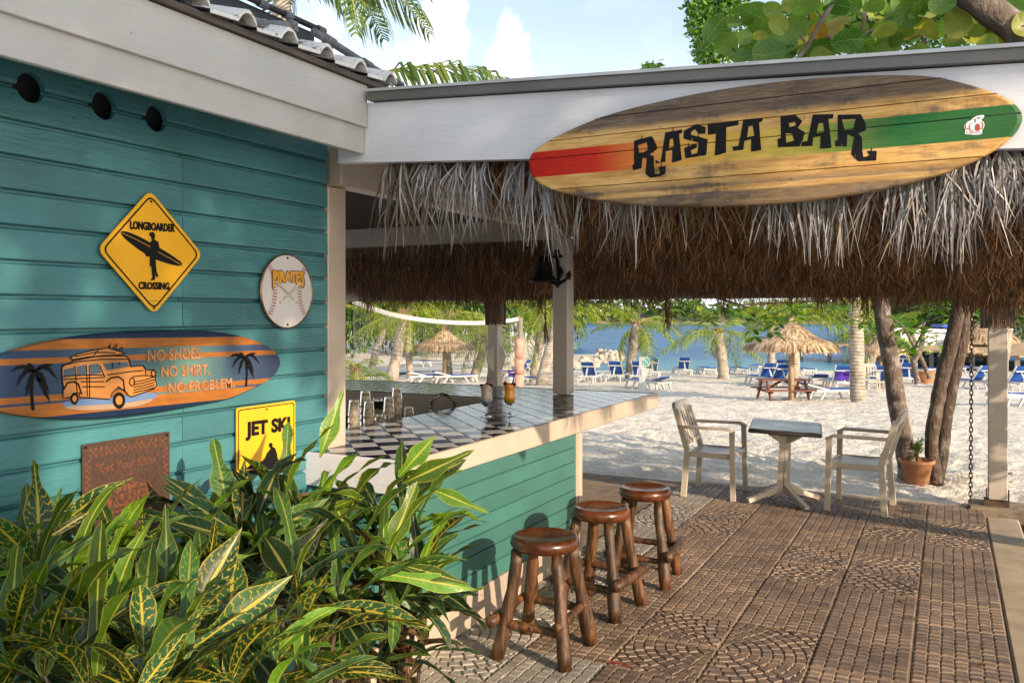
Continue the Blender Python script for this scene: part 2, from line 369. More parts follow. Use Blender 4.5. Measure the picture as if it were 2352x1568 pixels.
# ================================================================== GROUND, WATER
def prof(s, l):
    pts = ((-30, -.06), (9.4, -.05), (12, -.14), (20, -.60), (27, -1.0), (40, -1.36), (47, -1.50), (51, -1.68), (60, -2.4), (5000, -3.5))
    for (a, za), (b, zb) in zip(pts, pts[1:]):
        if s <= b: z = za + (zb - za) * max(0, (s - a)) / (b - a); break
    # west of the jetty the land goes on
    land = min(1, max(0, (2.6 + .02 * s - l) / 2.5))
    if s > 44: z = z * (1 - land) + (-1.36 + min(.7, max(0, (s - 50) * .03))) * land
    return z
PX1 = .28; PATY = 8.50
def sand():
    rows = [-6]
    while rows[-1] < 430: s = rows[-1]; rows.append(s + (.5 if s < 5 else .065 if s < 16 else .065 * (s / 16) ** 1.7))
    M_, NC = MB(), 300; rows = rows
    vs = []; fs = []
    for s in rows:
        for j in range(NC + 1):
            q = -1 + 2 * j / NC; l = q * (.85 * max(s, 0) + 5)
            p = SL(s, l); x, y = p.x, p.y; z = prof(s, l)
            if y < PATY + .03 and -9 < x < .62: z = -.16
            elif s < 75:
                a = 1.0 if s < 40 else .4
                n = noise.noise((x * 2.3, y * 2.3, 3)); n2 = noise.noise((x * 5.5, y * 5.5, 9)); n3 = noise.noise((x * .6, y * .6, 1))
                near = min(1, max(.15, (y - PATY) / .9)) if x < .62 else .6
                z += a * near * (.05 * n3 + .035 * n - .062 * max(0, noise.noise((x * 3.6, y * 3.6, 9)) + .05) ** .75 + .05 * max(0, n2) + .022 * noise.noise((x * 11, y * 11, 2)))
            vs.append((x, y, z))
    W_ = NC + 1
    for i in range(len(rows) - 1):
        for j in range(NC): fs.append((i * W_ + j, i * W_ + j + 1, (i + 1) * W_ + j + 1, (i + 1) * W_ + j))
    t = Nt('sand'); v = t.coord((1, 1, 1), False); n = t.noise(v, 1.6, 8, .65); n2 = t.noise(v, 30, 6, .7); n3 = t.noise(v, .13, 4)
    c = t.ramp(t.math('ADD', t.math('MULTIPLY', n, .6), t.math('MULTIPLY', n2, .4)), [(.25, (.44, .39, .32)), (.55, (.66, .61, .53)), (.8, (.76, .72, .65))])
    c = t.mix(t.math('MULTIPLY', t.step(n3, .55, .75), .3), c, (.40, .33, .25))
    deb = t.step(t.noise(v, 11, 3, .5), .735, .76)
    c = t.mix(t.math('MULTIPLY', deb, .6), c, (.10, .075, .05))
    t.set(Base_Color=c, Roughness=.95, Normal=t.bump(n2, .6, .02, t.bump(t.noise(v, 5.5, 4, .6), .9, .09))); t.b.inputs['Specular IOR Level'].default_value = .15
    m = MB(); m.v = vs; m.f = fs; m.m = [0] * len(fs); m.uv = [None] * len(fs)
    m.build('sand_beach', t.m, None, True, kind='structure')
    # sea
    t = Nt('sea_water'); v = t.coord((1, 1, 1), False)
    rot = t.n('ShaderNodeMapping'); t.L.new(v, rot.inputs['Vector']); rot.inputs['Rotation'].default_value = (0, 0, -HEAD)
    st = t.n('ShaderNodeMapping'); t.L.new(rot.outputs[0], st.inputs['Vector']); st.inputs['Scale'].default_value = (.35, 1, 1)
    sp = t.n('ShaderNodeSeparateXYZ'); t.L.new(rot.outputs[0], sp.inputs[0])
    w1 = t.noise(st.outputs[0], .9, 6, .6); w2 = t.noise(st.outputs[0], .09, 4); w3 = t.noise(st.outputs[0], 3.2, 4, .6)
    shore = t.step(sp.outputs[1], 66, 49)
    c = t.ramp(t.math('ADD', t.math('MULTIPLY', w1, .7), t.math('MULTIPLY', w2, .3)), [(.36, (.004, .050, .135)), (.5, (.008, .105, .25)), (.66, (.03, .20, .36))])
    c = t.mix(t.math('MULTIPLY', shore, .75), c, (.13, .34, .37))
    t.set(Base_Color=c, Roughness=.35, Normal=t.bump(w3, .6, .25, t.bump(w1, 1, 1.2))); t.b.inputs['Specular IOR Level'].default_value = .18
    m = MB(); m.poly([SL(40, -60, -1.60), SL(40, 420, -1.60), SL(900, 900, -1.60), SL(900, -700, -1.60)]); m.build('sea', t.m, kind='structure')
    # far shore
    m = MB(); vs = []; n_ = 90
    for i in range(n_ + 1):
        l = -160 + 520 * i / n_; h = 1.3 + 1.2 * noise.noise((l * .05, 3, 0)) + 2.0 * max(0, noise.noise((l * .02, 7, 0)))
        for (ds, z) in ((0, -2.2), (6, -1.2), (14, h), (60, h + 1.5), (200, -2)): vs.append(SL(262 + ds + 6 * noise.noise((l * .04, 1, 1)), l, z))
    m.faces(vs, [(i * 5 + k, (i + 1) * 5 + k, (i + 1) * 5 + k + 1, i * 5 + k + 1) for i in range(n_) for k in range(4)])
    m.build('far_shore', simple('far_shore_ground', (.30, .25, .17), .9, .3, .1, bump=.4, bscale=1, dirt=((.06, .10, .03), .12, .42, .55, .9)), None, True, kind='structure')
sand()

# ================================================================== PATIO
SLAB = .44
def cobble(m, poly, ins=.0038, top=.0, low=-.011, jt=.0022):
    if len(poly) < 3 or abs(area2(poly)) < .00025: return
    if area2(poly) < 0: poly = poly[::-1]
    cx = sum(p[0] for p in poly) / len(poly); cy = sum(p[1] for p in poly) / len(poly)
    def shr(p, d):
        L = math.hypot(p[0] - cx, p[1] - cy) + 1e-6; k = max(.3, 1 - d / L); return (cx + (p[0] - cx) * k, cy + (p[1] - cy) * k)
    a = [shr(p, ins) for p in poly]; b = [shr(p, ins + .006) for p in poly]; k = len(poly); tz = top + random.uniform(-jt, jt)
    pts = [(x, y, low) for x, y in a] + [(x, y, tz + random.uniform(-.001, .001)) for x, y in b]
    m.faces(pts, [tuple(range(k, 2 * k))] + [(i, (i + 1) % k, k + (i + 1) % k, k + i) for i in range(k)])
def slab_mesh(kind, name, mat, h=SLAB, hy=SLAB):
    m = MB(); m.box(.003, h - .003, .003, hy - .003, -.0155, -.009)
    g = .006
    if kind == 'grid':
        nx, ny = 7, max(1, round(hy / .058)); J = {}
        for i in range(nx + 1):
            for j in range(ny + 1):
                e = (i in (0, nx), j in (0, ny)); J[i, j] = (g + (h - 2 * g) * i / nx + (0 if e[0] else random.uniform(-.0025, .0025)), g + (hy - 2 * g) * j / ny + (0 if e[1] else random.uniform(-.005, .005)))
        for i in range(nx):
            for j in range(ny):
                q = [J[i, j], J[i + 1, j], J[i + 1, j + 1], J[i, j + 1]]; cobble(m, [(x, y + (.0030 if k < 2 else -.0030)) for k, (x, y) in enumerate(q)], .0032)
    else:   # quarter of a ring pattern, centre at one corner
        cx, cy = {'a': (0, 0), 'b': (h, 0), 'c': (h, hy), 'd': (0, hy)}[kind]; rw = .0535; k = 0
        q0 = {'a': 0, 'b': 90, 'c': 180, 'd': 270}[kind]
        while k < 12:
            r0 = rw * k; r1 = r0 + rw
            if r0 > h * 1.42: break
            nseg = max(2, round(math.pi / 2 * (r0 + r1) / 2 / .062)); off = random.random() * .5
            for i in range(-1, nseg + 1):
                a0 = R(q0) + math.pi / 2 * (i + off) / nseg; a1 = R(q0) + math.pi / 2 * (i + 1 + off) / nseg
                pl = [(cx + r * math.cos(a), cy + r * math.sin(a)) for r, a in ((r0, a0), (r1, a0), (r1, (a0 + a1) / 2), (r1, a1), (r0, a1))]
                if k == 0: pl = pl[1:4] + [(cx, cy)]
                cobble(m, clip_rect(pl, g, h - g, g, hy - g))
            k += 1
    return m.mesh(name, mat)
def slabmat(name, a, b, c_):
    t = Nt(name); v = t.coord((1, 1, 1)); n = t.noise(v, 5, 7, .65); n2 = t.noise(v, 70, 5, .7); g = t.n('ShaderNodeNewGeometry'); sp = t.n('ShaderNodeSeparateXYZ'); t.L.new(g.outputs['Position'], sp.inputs[0])
    c = t.ramp(n, [(.28, a), (.7, b)])
    mort = t.step(sp.outputs[2], -.0035, -.0085)
    c = t.mix(t.math('MULTIPLY', mort, .85), c, c_)
    c = t.hsv(c, t.math('ADD', t.math('MULTIPLY_ADD', t.rnd(), .3, .80), t.math('MULTIPLY', t.math('SUBTRACT', t.island(), .5), .28)))
    dr = t.step(t.noise(t.coord((1, 1, 1), False), 1.3, 7, .65), .54, .70); c = t.mix(t.math('MULTIPLY', dr, .32), c, c_)
    st = t.step(t.noise(t.coord((1, 1, 1), False), 2.7, 6, .6), .60, .70); c = t.mix(t.math('MULTIPLY', st, .45), c, tuple(x * .5 for x in a))
    t.set(Base_Color=c, Roughness=t.math('MULTIPLY_ADD', n, .4, .42), Normal=t.bump(n2, .8, .006)); return t.m
def patio():
    base = thing('patio', None, None, (0, 0, 0), kind='structure')
    m = MB(); m.box(-7.5, PX1 - .002, 1.5, PATY, -.30, -.0155); m.build('bedding', simple('joint_sand', (.20, .145, .10), .95, .4, 9, bump=.5), base)
    S1 = slabmat('slab_brown', (.105, .071, .051), (.245, .168, .118), (.35, .25, .165))
    S2 = slabmat('slab_grey', (.22, .19, .16), (.36, .32, .27), (.24, .20, .165))
    me = {}
    for k in 'abcd':
        me[k, 0] = slab_mesh(k, 'ring_slab', S1); me[k, 1] = slab_mesh(k, 'grey_ring_slab', S2)
    grids = [slab_mesh('grid', 'grid_slab', S1) for _ in range(4)]; gg = [slab_mesh('grid', 'grey_grid_slab', S2) for _ in range(2)]
    strip = slab_mesh('grid', 'edge_slab', S1, SLAB, PATY - (5.64 + SLAB * 6) - .004)
    X = lambda i: PX1 - SLAB * (i + 1); Y = lambda j: 5.64 + SLAB * j
    ring = {}
    for (ci, cj, g) in ((2, -3, 0), (1, 1, 0), (0, 4, 0), (4, 3, 0), (5, -4, 1), (5, -1, 1), (3, 6, 0), (0, -7, 0)):
        # the ring centre is the upper left corner of slab (ci, cj-1)
        ring[ci, cj] = ('a', g); ring[ci + 1, cj] = ('b', g); ring[ci + 1, cj - 1] = ('c', g); ring[ci, cj - 1] = ('d', g)
    for i in range(0, 9):
        for j in range(-8, 7):
            if i > 5 and j > -5: continue
            grey = i >= 5 or (i == 4 and j < -4)
            if (i, j) in ring and j < 6: k, g = ring[i, j]; mesh = me[k, 1 if grey else g]
            elif j == 6: mesh = strip
            else: mesh = random.choice(gg if grey else grids)
            inst('paving_slab', mesh, base, Matrix.Translation((X(i) + random.uniform(-.001, .001), Y(j), random.uniform(-.0035, .0025))))
    # raised concrete edge
    kb = MB(); yy = 1.5
    e = MB(); e.box(PX1 + .002, .52, 1.5, PATY - .32, -.30, -.004, bev=.012); e.build('patio_edge', CONC, base)
    e = MB(); e.box(.545, 1.25, 1.5, 7.4, -.32, -.075, bev=.012); e.build('side_slab', CONC, base)
    e = MB(); e.box(-2.45, .18, PATY + .002, PATY + .13, -.22, -.012, bev=.012); e.build('patio_border', CONC, base)
patio()

# ================================================================== HUT
WX = -2.68; TRY = 3.24
def hut():
    h = thing('beach_hut', 'turquoise boarded beach hut with white eaves and tiled roof, hung with signs', 'hut', (-3.6, 1.2, 0))
    pitch = .1127; z = 1.761 - pitch * 16; k = 0
    rows = []
    while z < 2.72: rows.append(z); z += pitch
    cut = MB()
    for (yy) in (1.749, 2.02, 2.244):
        n = 20; cut.tube([(WX - .2, yy, 2.437), (WX + .2, yy, 2.437)], .049, 24)
    cutter = cut.build('cutter', DARK)
    for z in rows:
        spans = [(-1.2, 2.366), (2.369, TRY - .002)] if z < 2.30 else [(-1.2, TRY - .002)]
        for (a, b) in spans:
            m = MB(); jx = random.uniform(-.0015, .0015); z1 = z + pitch
            pr = [(-.012, z), (.009, z), (.0135, z + .003), (.0145, z + .010), (.0115, z1 - .017), (.005, z1 - .013), (-.008, z1 - .010), (-.008, z1 - .001), (-.012, z1 - .001)]
            n = len(pr); pts = [(WX + jx + x, y, zz) for y in (a, b) for x, zz in pr]
            m.faces(pts, [tuple(range(n))[::-1], tuple(range(n, 2 * n))] + [(i, (i + 1) % n, n + (i + 1) % n, n + i) for i in range(n)])
            o = m.build('board', TEAL, h)
            if z - .06 < 2.437 < z1 + .06 and a < 1.9:
                md = o.modifiers.new('b', 'BOOLEAN'); md.operation = 'DIFFERENCE'; md.object = cutter; md.solver = 'EXACT'
                bpy.context.view_layer.update(); dg = bpy.context.evaluated_depsgraph_get()
                me = bpy.data.meshes.new_from_object(o.evaluated_get(dg)); o.modifiers.clear(); o.data = me
    bpy.data.objects.remove(cutter)
    m = MB(); m.box(-6.5, WX - .06, -1.2, TRY - .02, 0, 2.5); m.build('dark_backing', DARK, h)  # near-black box behind the boards, stands in for the unlit room
    m = MB(); m.box(WX - .02, WX + .018, TRY, TRY + .135, 0, 2.315, bev=.004); m.build('corner_trim', CREAM, h)
    m = MB(); m.box(-6.5, WX - .02, TRY + .02, TRY + .13, 0, 2.6); m.build('end_wall', TAUPE, h)
    m = MB(); m.box(-2.325, -2.300, -1.2, 3.047, 2.405, 2.545, bev=.003); m.build('lower_fascia', WHITE, h)
    m = MB(); m.box(-2.309, -2.283, -1.2, 3.047, 2.520, 2.705, bev=.003); m.build('upper_fascia', WHITE, h)
    m = MB(); m.box(-2.42, -2.262, -1.2, 3.20, 2.707, 2.727); m.build('eave_batten', wood('old_batten', (.03, .02, .013), (.10, .065, .04), 'y'), h)
    m = MB(); m.box(WX - .05, -2.30, -1.2, 3.0, 2.730, 2.745); m.build('soffit', TAUPE, h)
    # tiles, one object per tile
    rt = simple('white_roof_tile', (.60, .60, .58), .7, .15, 8, bump=.4, dirt=((.06, .06, .055), 45, .56, .66, .9))
    W_ = .2215; pit = math.tan(R(15))
    for course in range(4):
        me = MB(); n = 12; pts = []
        for (dx, th) in ((0, 0), (0, -.014), (-.50, -.014), (-.50, 0)):
            for i in range(n + 1):
                u = i / n; zz = .040 * (max(0, math.sin(math.pi * min(1, max(0, (u - .60) / .39)))) ** .7) + .016 * u
                pts.append((dx, W_ * u, zz + th + (.50 if dx else 0) * pit + .016))
        k = n + 1
        me.faces(pts, [(a * k + i, a * k + i + 1, b * k + i + 1, b * k + i) for a, b in ((0, 1), (2, 3), (3, 0), (1, 2)) for i in range(n)])
        mesh = me.mesh('tile_shape', rt, smooth=False)
        for i in range(20):
            y = 3.215 - W_ * (i + 1)
            inst('roof_tile', mesh, h, Matrix.Translation((-2.245 - .46 * course, y + random.uniform(-.003, .003), 2.727 + .46 * course * pit + random.uniform(0, .004))))
    # solar heater panel and pipes on the roof
    s = thing('solar_panel', 'black pool heater panel lying on the white tiled roof', 'solar panel', (-3.2, 1.8, 3.0))
    m = MB(); a = math.atan(pit)
    for k in range(1):
        p = [(-2.85, -1.2, 3.03), (-2.85, 3.36, 3.03), (-4.2, 3.36, 3.03 + 1.35 * pit), (-4.2, -1.2, 3.03 + 1.35 * pit)]
        q = [(x, y, z + .085) for x, y, z in p]; m.faces(p + q, [(3, 2, 1, 0), (4, 5, 6, 7), (0, 1, 5, 4), (1, 2, 6, 5), (2, 3, 7, 6), (3, 0, 4, 7)])
    m.build('collector', simple('panel_black', (.014, .014, .015), .45, .4, 5), s)
    m = MB(); m.tube([(-2.83, -1.2, 3.135), (-2.83, 3.40, 3.135)], .015, 10); m.build('header_pipe', BLACKP, s)
    for i, yy in enumerate((2.55, 2.75, 2.95, 3.12, 3.36)):
        m = MB(); m.tube([(-2.83, yy, 3.135), (-2.83, yy + .05, 3.135)], .021, 10); m.build('coupling', PVC, s)
    m = MB()
    for yy in (.5, 1.6, 2.6): m.box(-2.95, -2.87, yy, yy + .05, 2.86, 3.03)
    m.build('mount', PVC, s)
    def pipe(label, pts, r, X):
        root = None; P = [onX(u, v, X) for u, v in pts]; m = MB(); m.tube(P, r, 10); o = m.build('roof_pipe', PVC, None, True, origin=P[0], label=label, cat='pipe', group='grey pipes on the tiled roof')
        for a, p in enumerate(P[1:-1]):
            f = MB(); f.tube([p + (P[a] - p).normalized() * .03, p, p + (P[a + 2] - p).normalized() * .03], r * 1.3, 10); f.build('elbow', PVC, o)
    C6 = crop(600, 0, 1.809)
    pipe('long grey pipe running low along the white roof tiles', [C6(100, -20), C6(380, 130), C6(900, 300), C6(1540, 570)], .018, -2.38)
    pipe('thin grey pipe slanting from the black heater panel down to the valley', [C6(1040, 215), C6(1150, 280), C6(1400, 440), C6(1640, 580)], .018, -2.42)
    pipe('crooked grey pipe with elbows standing up from the tiles', [C6(455, 140), C6(455, 85), C6(505, 95), C6(620, 150), C6(680, 168), C6(905, 170), C6(900, 320)], .017, -2.36)
    pipe('short upright grey pipe stub at the roof edge', [C6(172, -30), C6(172, 40)], .018, -2.34)
hut()

# ================================================================== PORCH
BY = 3.05
def zb(X): return 2.368 - .0635 * (X + 2.28)      # underside of the sloping front beam
RAFT = lambda X, Y: (zb(X) + .25) - (.055 * (Y - BY))
def porch():
    p = thing('thatched_porch', 'open porch roof with white front beam, brown thatch skirt and cream posts', 'porch', (-.9, 5.8, 0))
    def beamx(x0, x1, y0, y1, lo, hi):
        m = MB(); a = [(x0, y0, lo(x0)), (x1, y0, lo(x1)), (x1, y0, hi(x1)), (x0, y0, hi(x0))]; b = [(x, y1, z) for x, y, z in a]
        m.faces(a + b, [(0, 1, 2, 3), (7, 6, 5, 4), (0, 4, 5, 1), (1, 5, 6, 2), (2, 6, 7, 3), (3, 7, 4, 0)]); return m
    beamx(-2.45, 1.3, BY, BY + .045, zb, lambda X: zb(X) + .262).build('front_beam', WHITEX, p)
    beamx(-2.262, 1.3, BY - .035, BY + .05, lambda X: zb(X) + .266, lambda X: zb(X) + .300).build('drip_edge', METALDK, p)
    beamx(-2.262, 1.3, BY - .045, BY + .05, lambda X: zb(X) + .302, lambda X: zb(X) + .314).build('drip_cap', simple('cap_metal', (.42, .43, .44), .5, metal=.2), p)
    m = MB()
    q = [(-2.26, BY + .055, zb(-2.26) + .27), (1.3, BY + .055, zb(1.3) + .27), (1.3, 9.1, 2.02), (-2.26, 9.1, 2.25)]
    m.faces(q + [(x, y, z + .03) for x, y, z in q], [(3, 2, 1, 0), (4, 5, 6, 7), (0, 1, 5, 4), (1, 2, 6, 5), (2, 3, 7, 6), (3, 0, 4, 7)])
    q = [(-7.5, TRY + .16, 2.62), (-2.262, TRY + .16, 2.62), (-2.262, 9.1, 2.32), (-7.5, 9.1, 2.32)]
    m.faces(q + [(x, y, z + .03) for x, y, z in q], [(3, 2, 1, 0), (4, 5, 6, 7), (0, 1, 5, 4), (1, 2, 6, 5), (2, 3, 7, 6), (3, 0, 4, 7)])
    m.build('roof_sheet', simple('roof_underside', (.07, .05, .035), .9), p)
    m = MB(); m.box(-2.70, -2.60, TRY + .02, 6.25, 2.318, 2.52, bev=.004); m.build('header_beam', CREAM, p)
    m = MB(); m.box(-7.5, -2.70, 6.26, 6.36, 2.305, 2.60, bev=.004); m.build('inner_beam', TAUPE, p)
    m = MB(); m.box(-7.5, 1.2, 8.46, 8.56, 1.85, 2.02, bev=.004); m.build('rear_beam', TAUPE, p)
    def post(x, y, w_, z0, z1): m = MB(); m.box(x - w_ / 2, x + w_ / 2, y - w_ / 2, y + w_ / 2, z0, z1, bev=.006); return m.build('post', WHITEZ, p)
    post(-2.765, 6.285, .13, 1.056, 2.31); post(.385, 8.585, .148, .075, 1.86); post(-4.66, 8.64, .13, -.05, 1.86)
    for (x, y, z) in ((.465, 8.55, .24), (.465, 8.55, .31)):
        m = MB(); m.tube([(x - .004, y, z), (x + .03, y, z)], .012, 6); m.build('bolt', CREAM, p)
    m = MB(); m.box(.16, .62, 8.40, 8.80, -.30, .020, bev=.015); m.build('footing', simple('rough_concrete', (.22, .17, .125), .95, .4, 12, bump=.9, bscale=40), p)
    for x in (.300, .468): m = MB(); m.box(x - .004, x + .004, 8.52, 8.60, .012, .16); m.build('bracket', RUSTY, p)
    m = MB(); m.box(.28, .47, 8.50, 8.66, .021, .070); m.build('stand_off', RUSTY, p)
    # thatch: rows of hanging fibres, then silvery fronds below the front beam
    def strands(m, n, x0, x1, y, zt, zbm, jz, wd, lean=.06, yj=.12, seg=3, clump=3.0):
        for _ in range(n):
            x = random.uniform(x0, x1); c = noise.noise((x * clump, y * 3.1, 0)); c2 = noise.noise((x * 9, y * 2, 5))
            yy = y + random.uniform(-yj, yj); z1 = (zbm(x, yy) if callable(zbm) else zbm) + random.uniform(-jz, jz) + .11 * c2 + .05 * noise.noise((x * 26, y, 3))
            z0 = (zt(x, yy) if callable(zt) else zt); z0 = z1 + (z0 - z1) * random.uniform(.35, 1)
            dx = lean * (random.gauss(0, 1) + 1.2 * c); dy = random.gauss(0, .05); wv = wd * random.uniform(.5, 1.3); cu = random.gauss(0, .02)
            ang = random.uniform(-.9, .9); ux, uy = math.cos(ang) * wv / 2, math.sin(ang) * wv / 2; P = []
            for k in range(seg + 1):
                t = k / seg; f = 1 - t ** 2 * .75
                P.append((x + dx * t * t + cu * math.sin(3 * t), yy + dy * t * t, z0 + (z1 - z0) * t, f))
            pts = []
            for (a, b, c_, f) in P: pts += [(a - ux * f, b - uy * f, c_), (a + ux * f, b + uy * f, c_)]
            m.faces(pts, [(2 * k, 2 * k + 1, 2 * k + 3, 2 * k + 2) for k in range(seg)])
    m = MB()
    for (y, zlo, n, jz) in ((3.30, 2.17, 1700, .07), (3.75, 2.10, 1700, .07), (4.3, 2.06, 1700, .07), (5.0, 2.02, 1900, .07), (5.7, 1.985, 2000, .07), (6.4, 1.95, 2000, .06), (7.1, 1.91, 2200, .06), (7.8, 1.865, 2400, .06), (8.4, 1.825, 2600, .10)):
        x0 = -2.2 if y < 3.6 else -2.45
        strands(m, n, x0, .07 * y + .55, y, lambda X, Y: RAFT(X, Y) - .01, lambda X, Y, z=zlo: z - .03 * (X + 1) + (.27 if Y < 6.0 else 0) * min(1, max(0, (-1.85 - X) / .3)), jz, .0085)
    for (y, zlo, n, jz) in ((6.42, 2.03, 1500, .07), (7.1, 1.93, 2000, .06), (7.8, 1.87, 2400, .06), (8.4, 1.825, 2500, .10)):
        strands(m, n, -6.4, -2.45, y, 2.34, zlo, jz, .0085)
    strands(m, 500, .1, .75, 6.5, 2.2, 1.86, .08, .009); strands(m, 900, .1, .8, 8.2, 2.1, 1.80, .08, .009)
    m.build('thatch', STRADK, p, kind='stuff')
    # a ragged longer tuft or two
    m = MB()
    for (u, n, L) in ((1535, 26, .28), (1240, 20, .12), (2210, 40, .12), (1660, 15, .12), (1985, 18, .12), (850, 12, .12)):
        q = onY(u, 690, 8.45)
        strands(m, n, q.x - .035, q.x + .035, 8.45, 1.95, 1.80 - L, .04, .008, .02, .03)
    m.build('thatch_tuft', STRADK, p, kind='stuff')
    m = MB()
    def frond(x, y, z, n, L, spread, lean=0, wd=.0070):
        n = int(n * random.uniform(.5, 1.25)); lean = random.gauss(0, .10)
        for _ in range(max(1, n)):
            a = random.gauss(lean, spread); l = L * random.uniform(.55, 1.1); yy = y + random.uniform(-.02, .02)
            ux = wd * random.uniform(.5, 1.2) / 2; tw = random.uniform(-.8, .8); sag = random.uniform(.0, .35); kx = random.gauss(0, .02); pts = []
            for k in range(6):
                t = k / 5; aa = a * (1 - sag * t); f = (1 - t ** 3 * .85); x_ = x + math.sin(aa) * l * t + kx * math.sin(5 * t) * t; z_ = z - math.cos(aa) * l * t
                y_ = yy - .035 * math.sin(math.pi * min(1, t * 1.1)) - .05 * t * random.uniform(.2, 1)
                pts += [(x_ - ux * f * math.cos(tw), y_ - ux * f * math.sin(tw), z_), (x_ + ux * f * math.cos(tw), y_ + ux * f * math.sin(tw), z_)]
            m.faces(pts, [(2 * k, 2 * k + 1, 2 * k + 3, 2 * k + 2) for k in range(5)])
    for (u, L, n, s_) in ((900, .30, 14, .35), (930, .32, 12, .3), (985, .24, 34, .28), (1010, .26, 24, .28), (1060, .38, 26, .42), (1095, .30, 26, .3), (1120, .34, 22, .2), (1175, .34, 26, .25), (1205, .36, 30, .2), (1240, .38, 26, .18), (1262, .42, 24, .12), (1300, .34, 14, .2), (1350, .36, 16, .22), (1400, .34, 14, .15), (1470, .40, 22, .12), (1500, .36, 12, .2),
                          (1560, .34, 5, .3), (1735, .37, 14, .25), (1775, .36, 20, .2), (1800, .37, 24, .18), (1850, .38, 20, .15), (1900, .40, 24, .16), (1950, .38, 20, .16), (2030, .32, 16, .3), (2090, .36, 26, .3), (2130, .40, 34, .28), (2180, .38, 34, .25), (2215, .36, 26, .22), (2265, .27, 26, .22), (2300, .26, 34, .25), (2335, .25, 30, .22), (2380, .27, 30, .25), (2450, .27, 30, .25)):
        q = onY(u, 400, BY + .07); frond(q.x, BY + .075, zb(q.x) + .02, n, L, s_)
    m.build('silver_fronds', STRAGREY, p, kind='stuff')
    m = MB()
    for _ in range(60):
        x = random.uniform(-2.25, -1.95); frond(x, BY + .1, zb(x) + .02, 1, .42, .25, .1, .010)
    for _ in range(110):
        x = random.uniform(-2.2, .35); frond(x, BY + .11, zb(x) + .02, 1, .34, .25, 0, .012)
    m.build('dull_fronds', strawmat('dull_frond', [(0, (.06, .04, .025)), (.5, (.15, .11, .075)), (1, (.27, .22, .17))]), p, kind='stuff')
porch()
def shade(label, x, y, z0, z1, r):
    t = thing('twig_lampshade', label, 'lampshade', (x, y, z0), 'twig lampshades on the porch posts')
    m = MB(); n = 46
    for i in range(n):
        a = 2 * math.pi * i / n + random.uniform(-.03, .03); rr = r * random.uniform(.95, 1.05); px, py = x + rr * math.cos(a), y + rr * math.sin(a); b = z0 + random.uniform(-.012, .01)
        m.tube([(px, py, b), (px + random.uniform(-.004, .004), py, z1)], random.uniform(.005, .008), 5)
    m.build('twigs', wood('twig', (.05, .025, .012), (.20, .10, .045), 'z', 20), t)
    m = MB()
    for zz in (z0 + .04, z1 - .05): m.lathe([(r * .93, zz), (r * .93, zz + .012)], (x, y, 0), 24)
    m.build('hoop', IRON, t)
shade('dark twig lampshade round the slim post behind the bar', -4.63, 8.60, 1.575, 1.86, .115)
shade('reddish twig lampshade round the right hand post by the chain', .385, 8.585, 1.578, 1.87, .125)
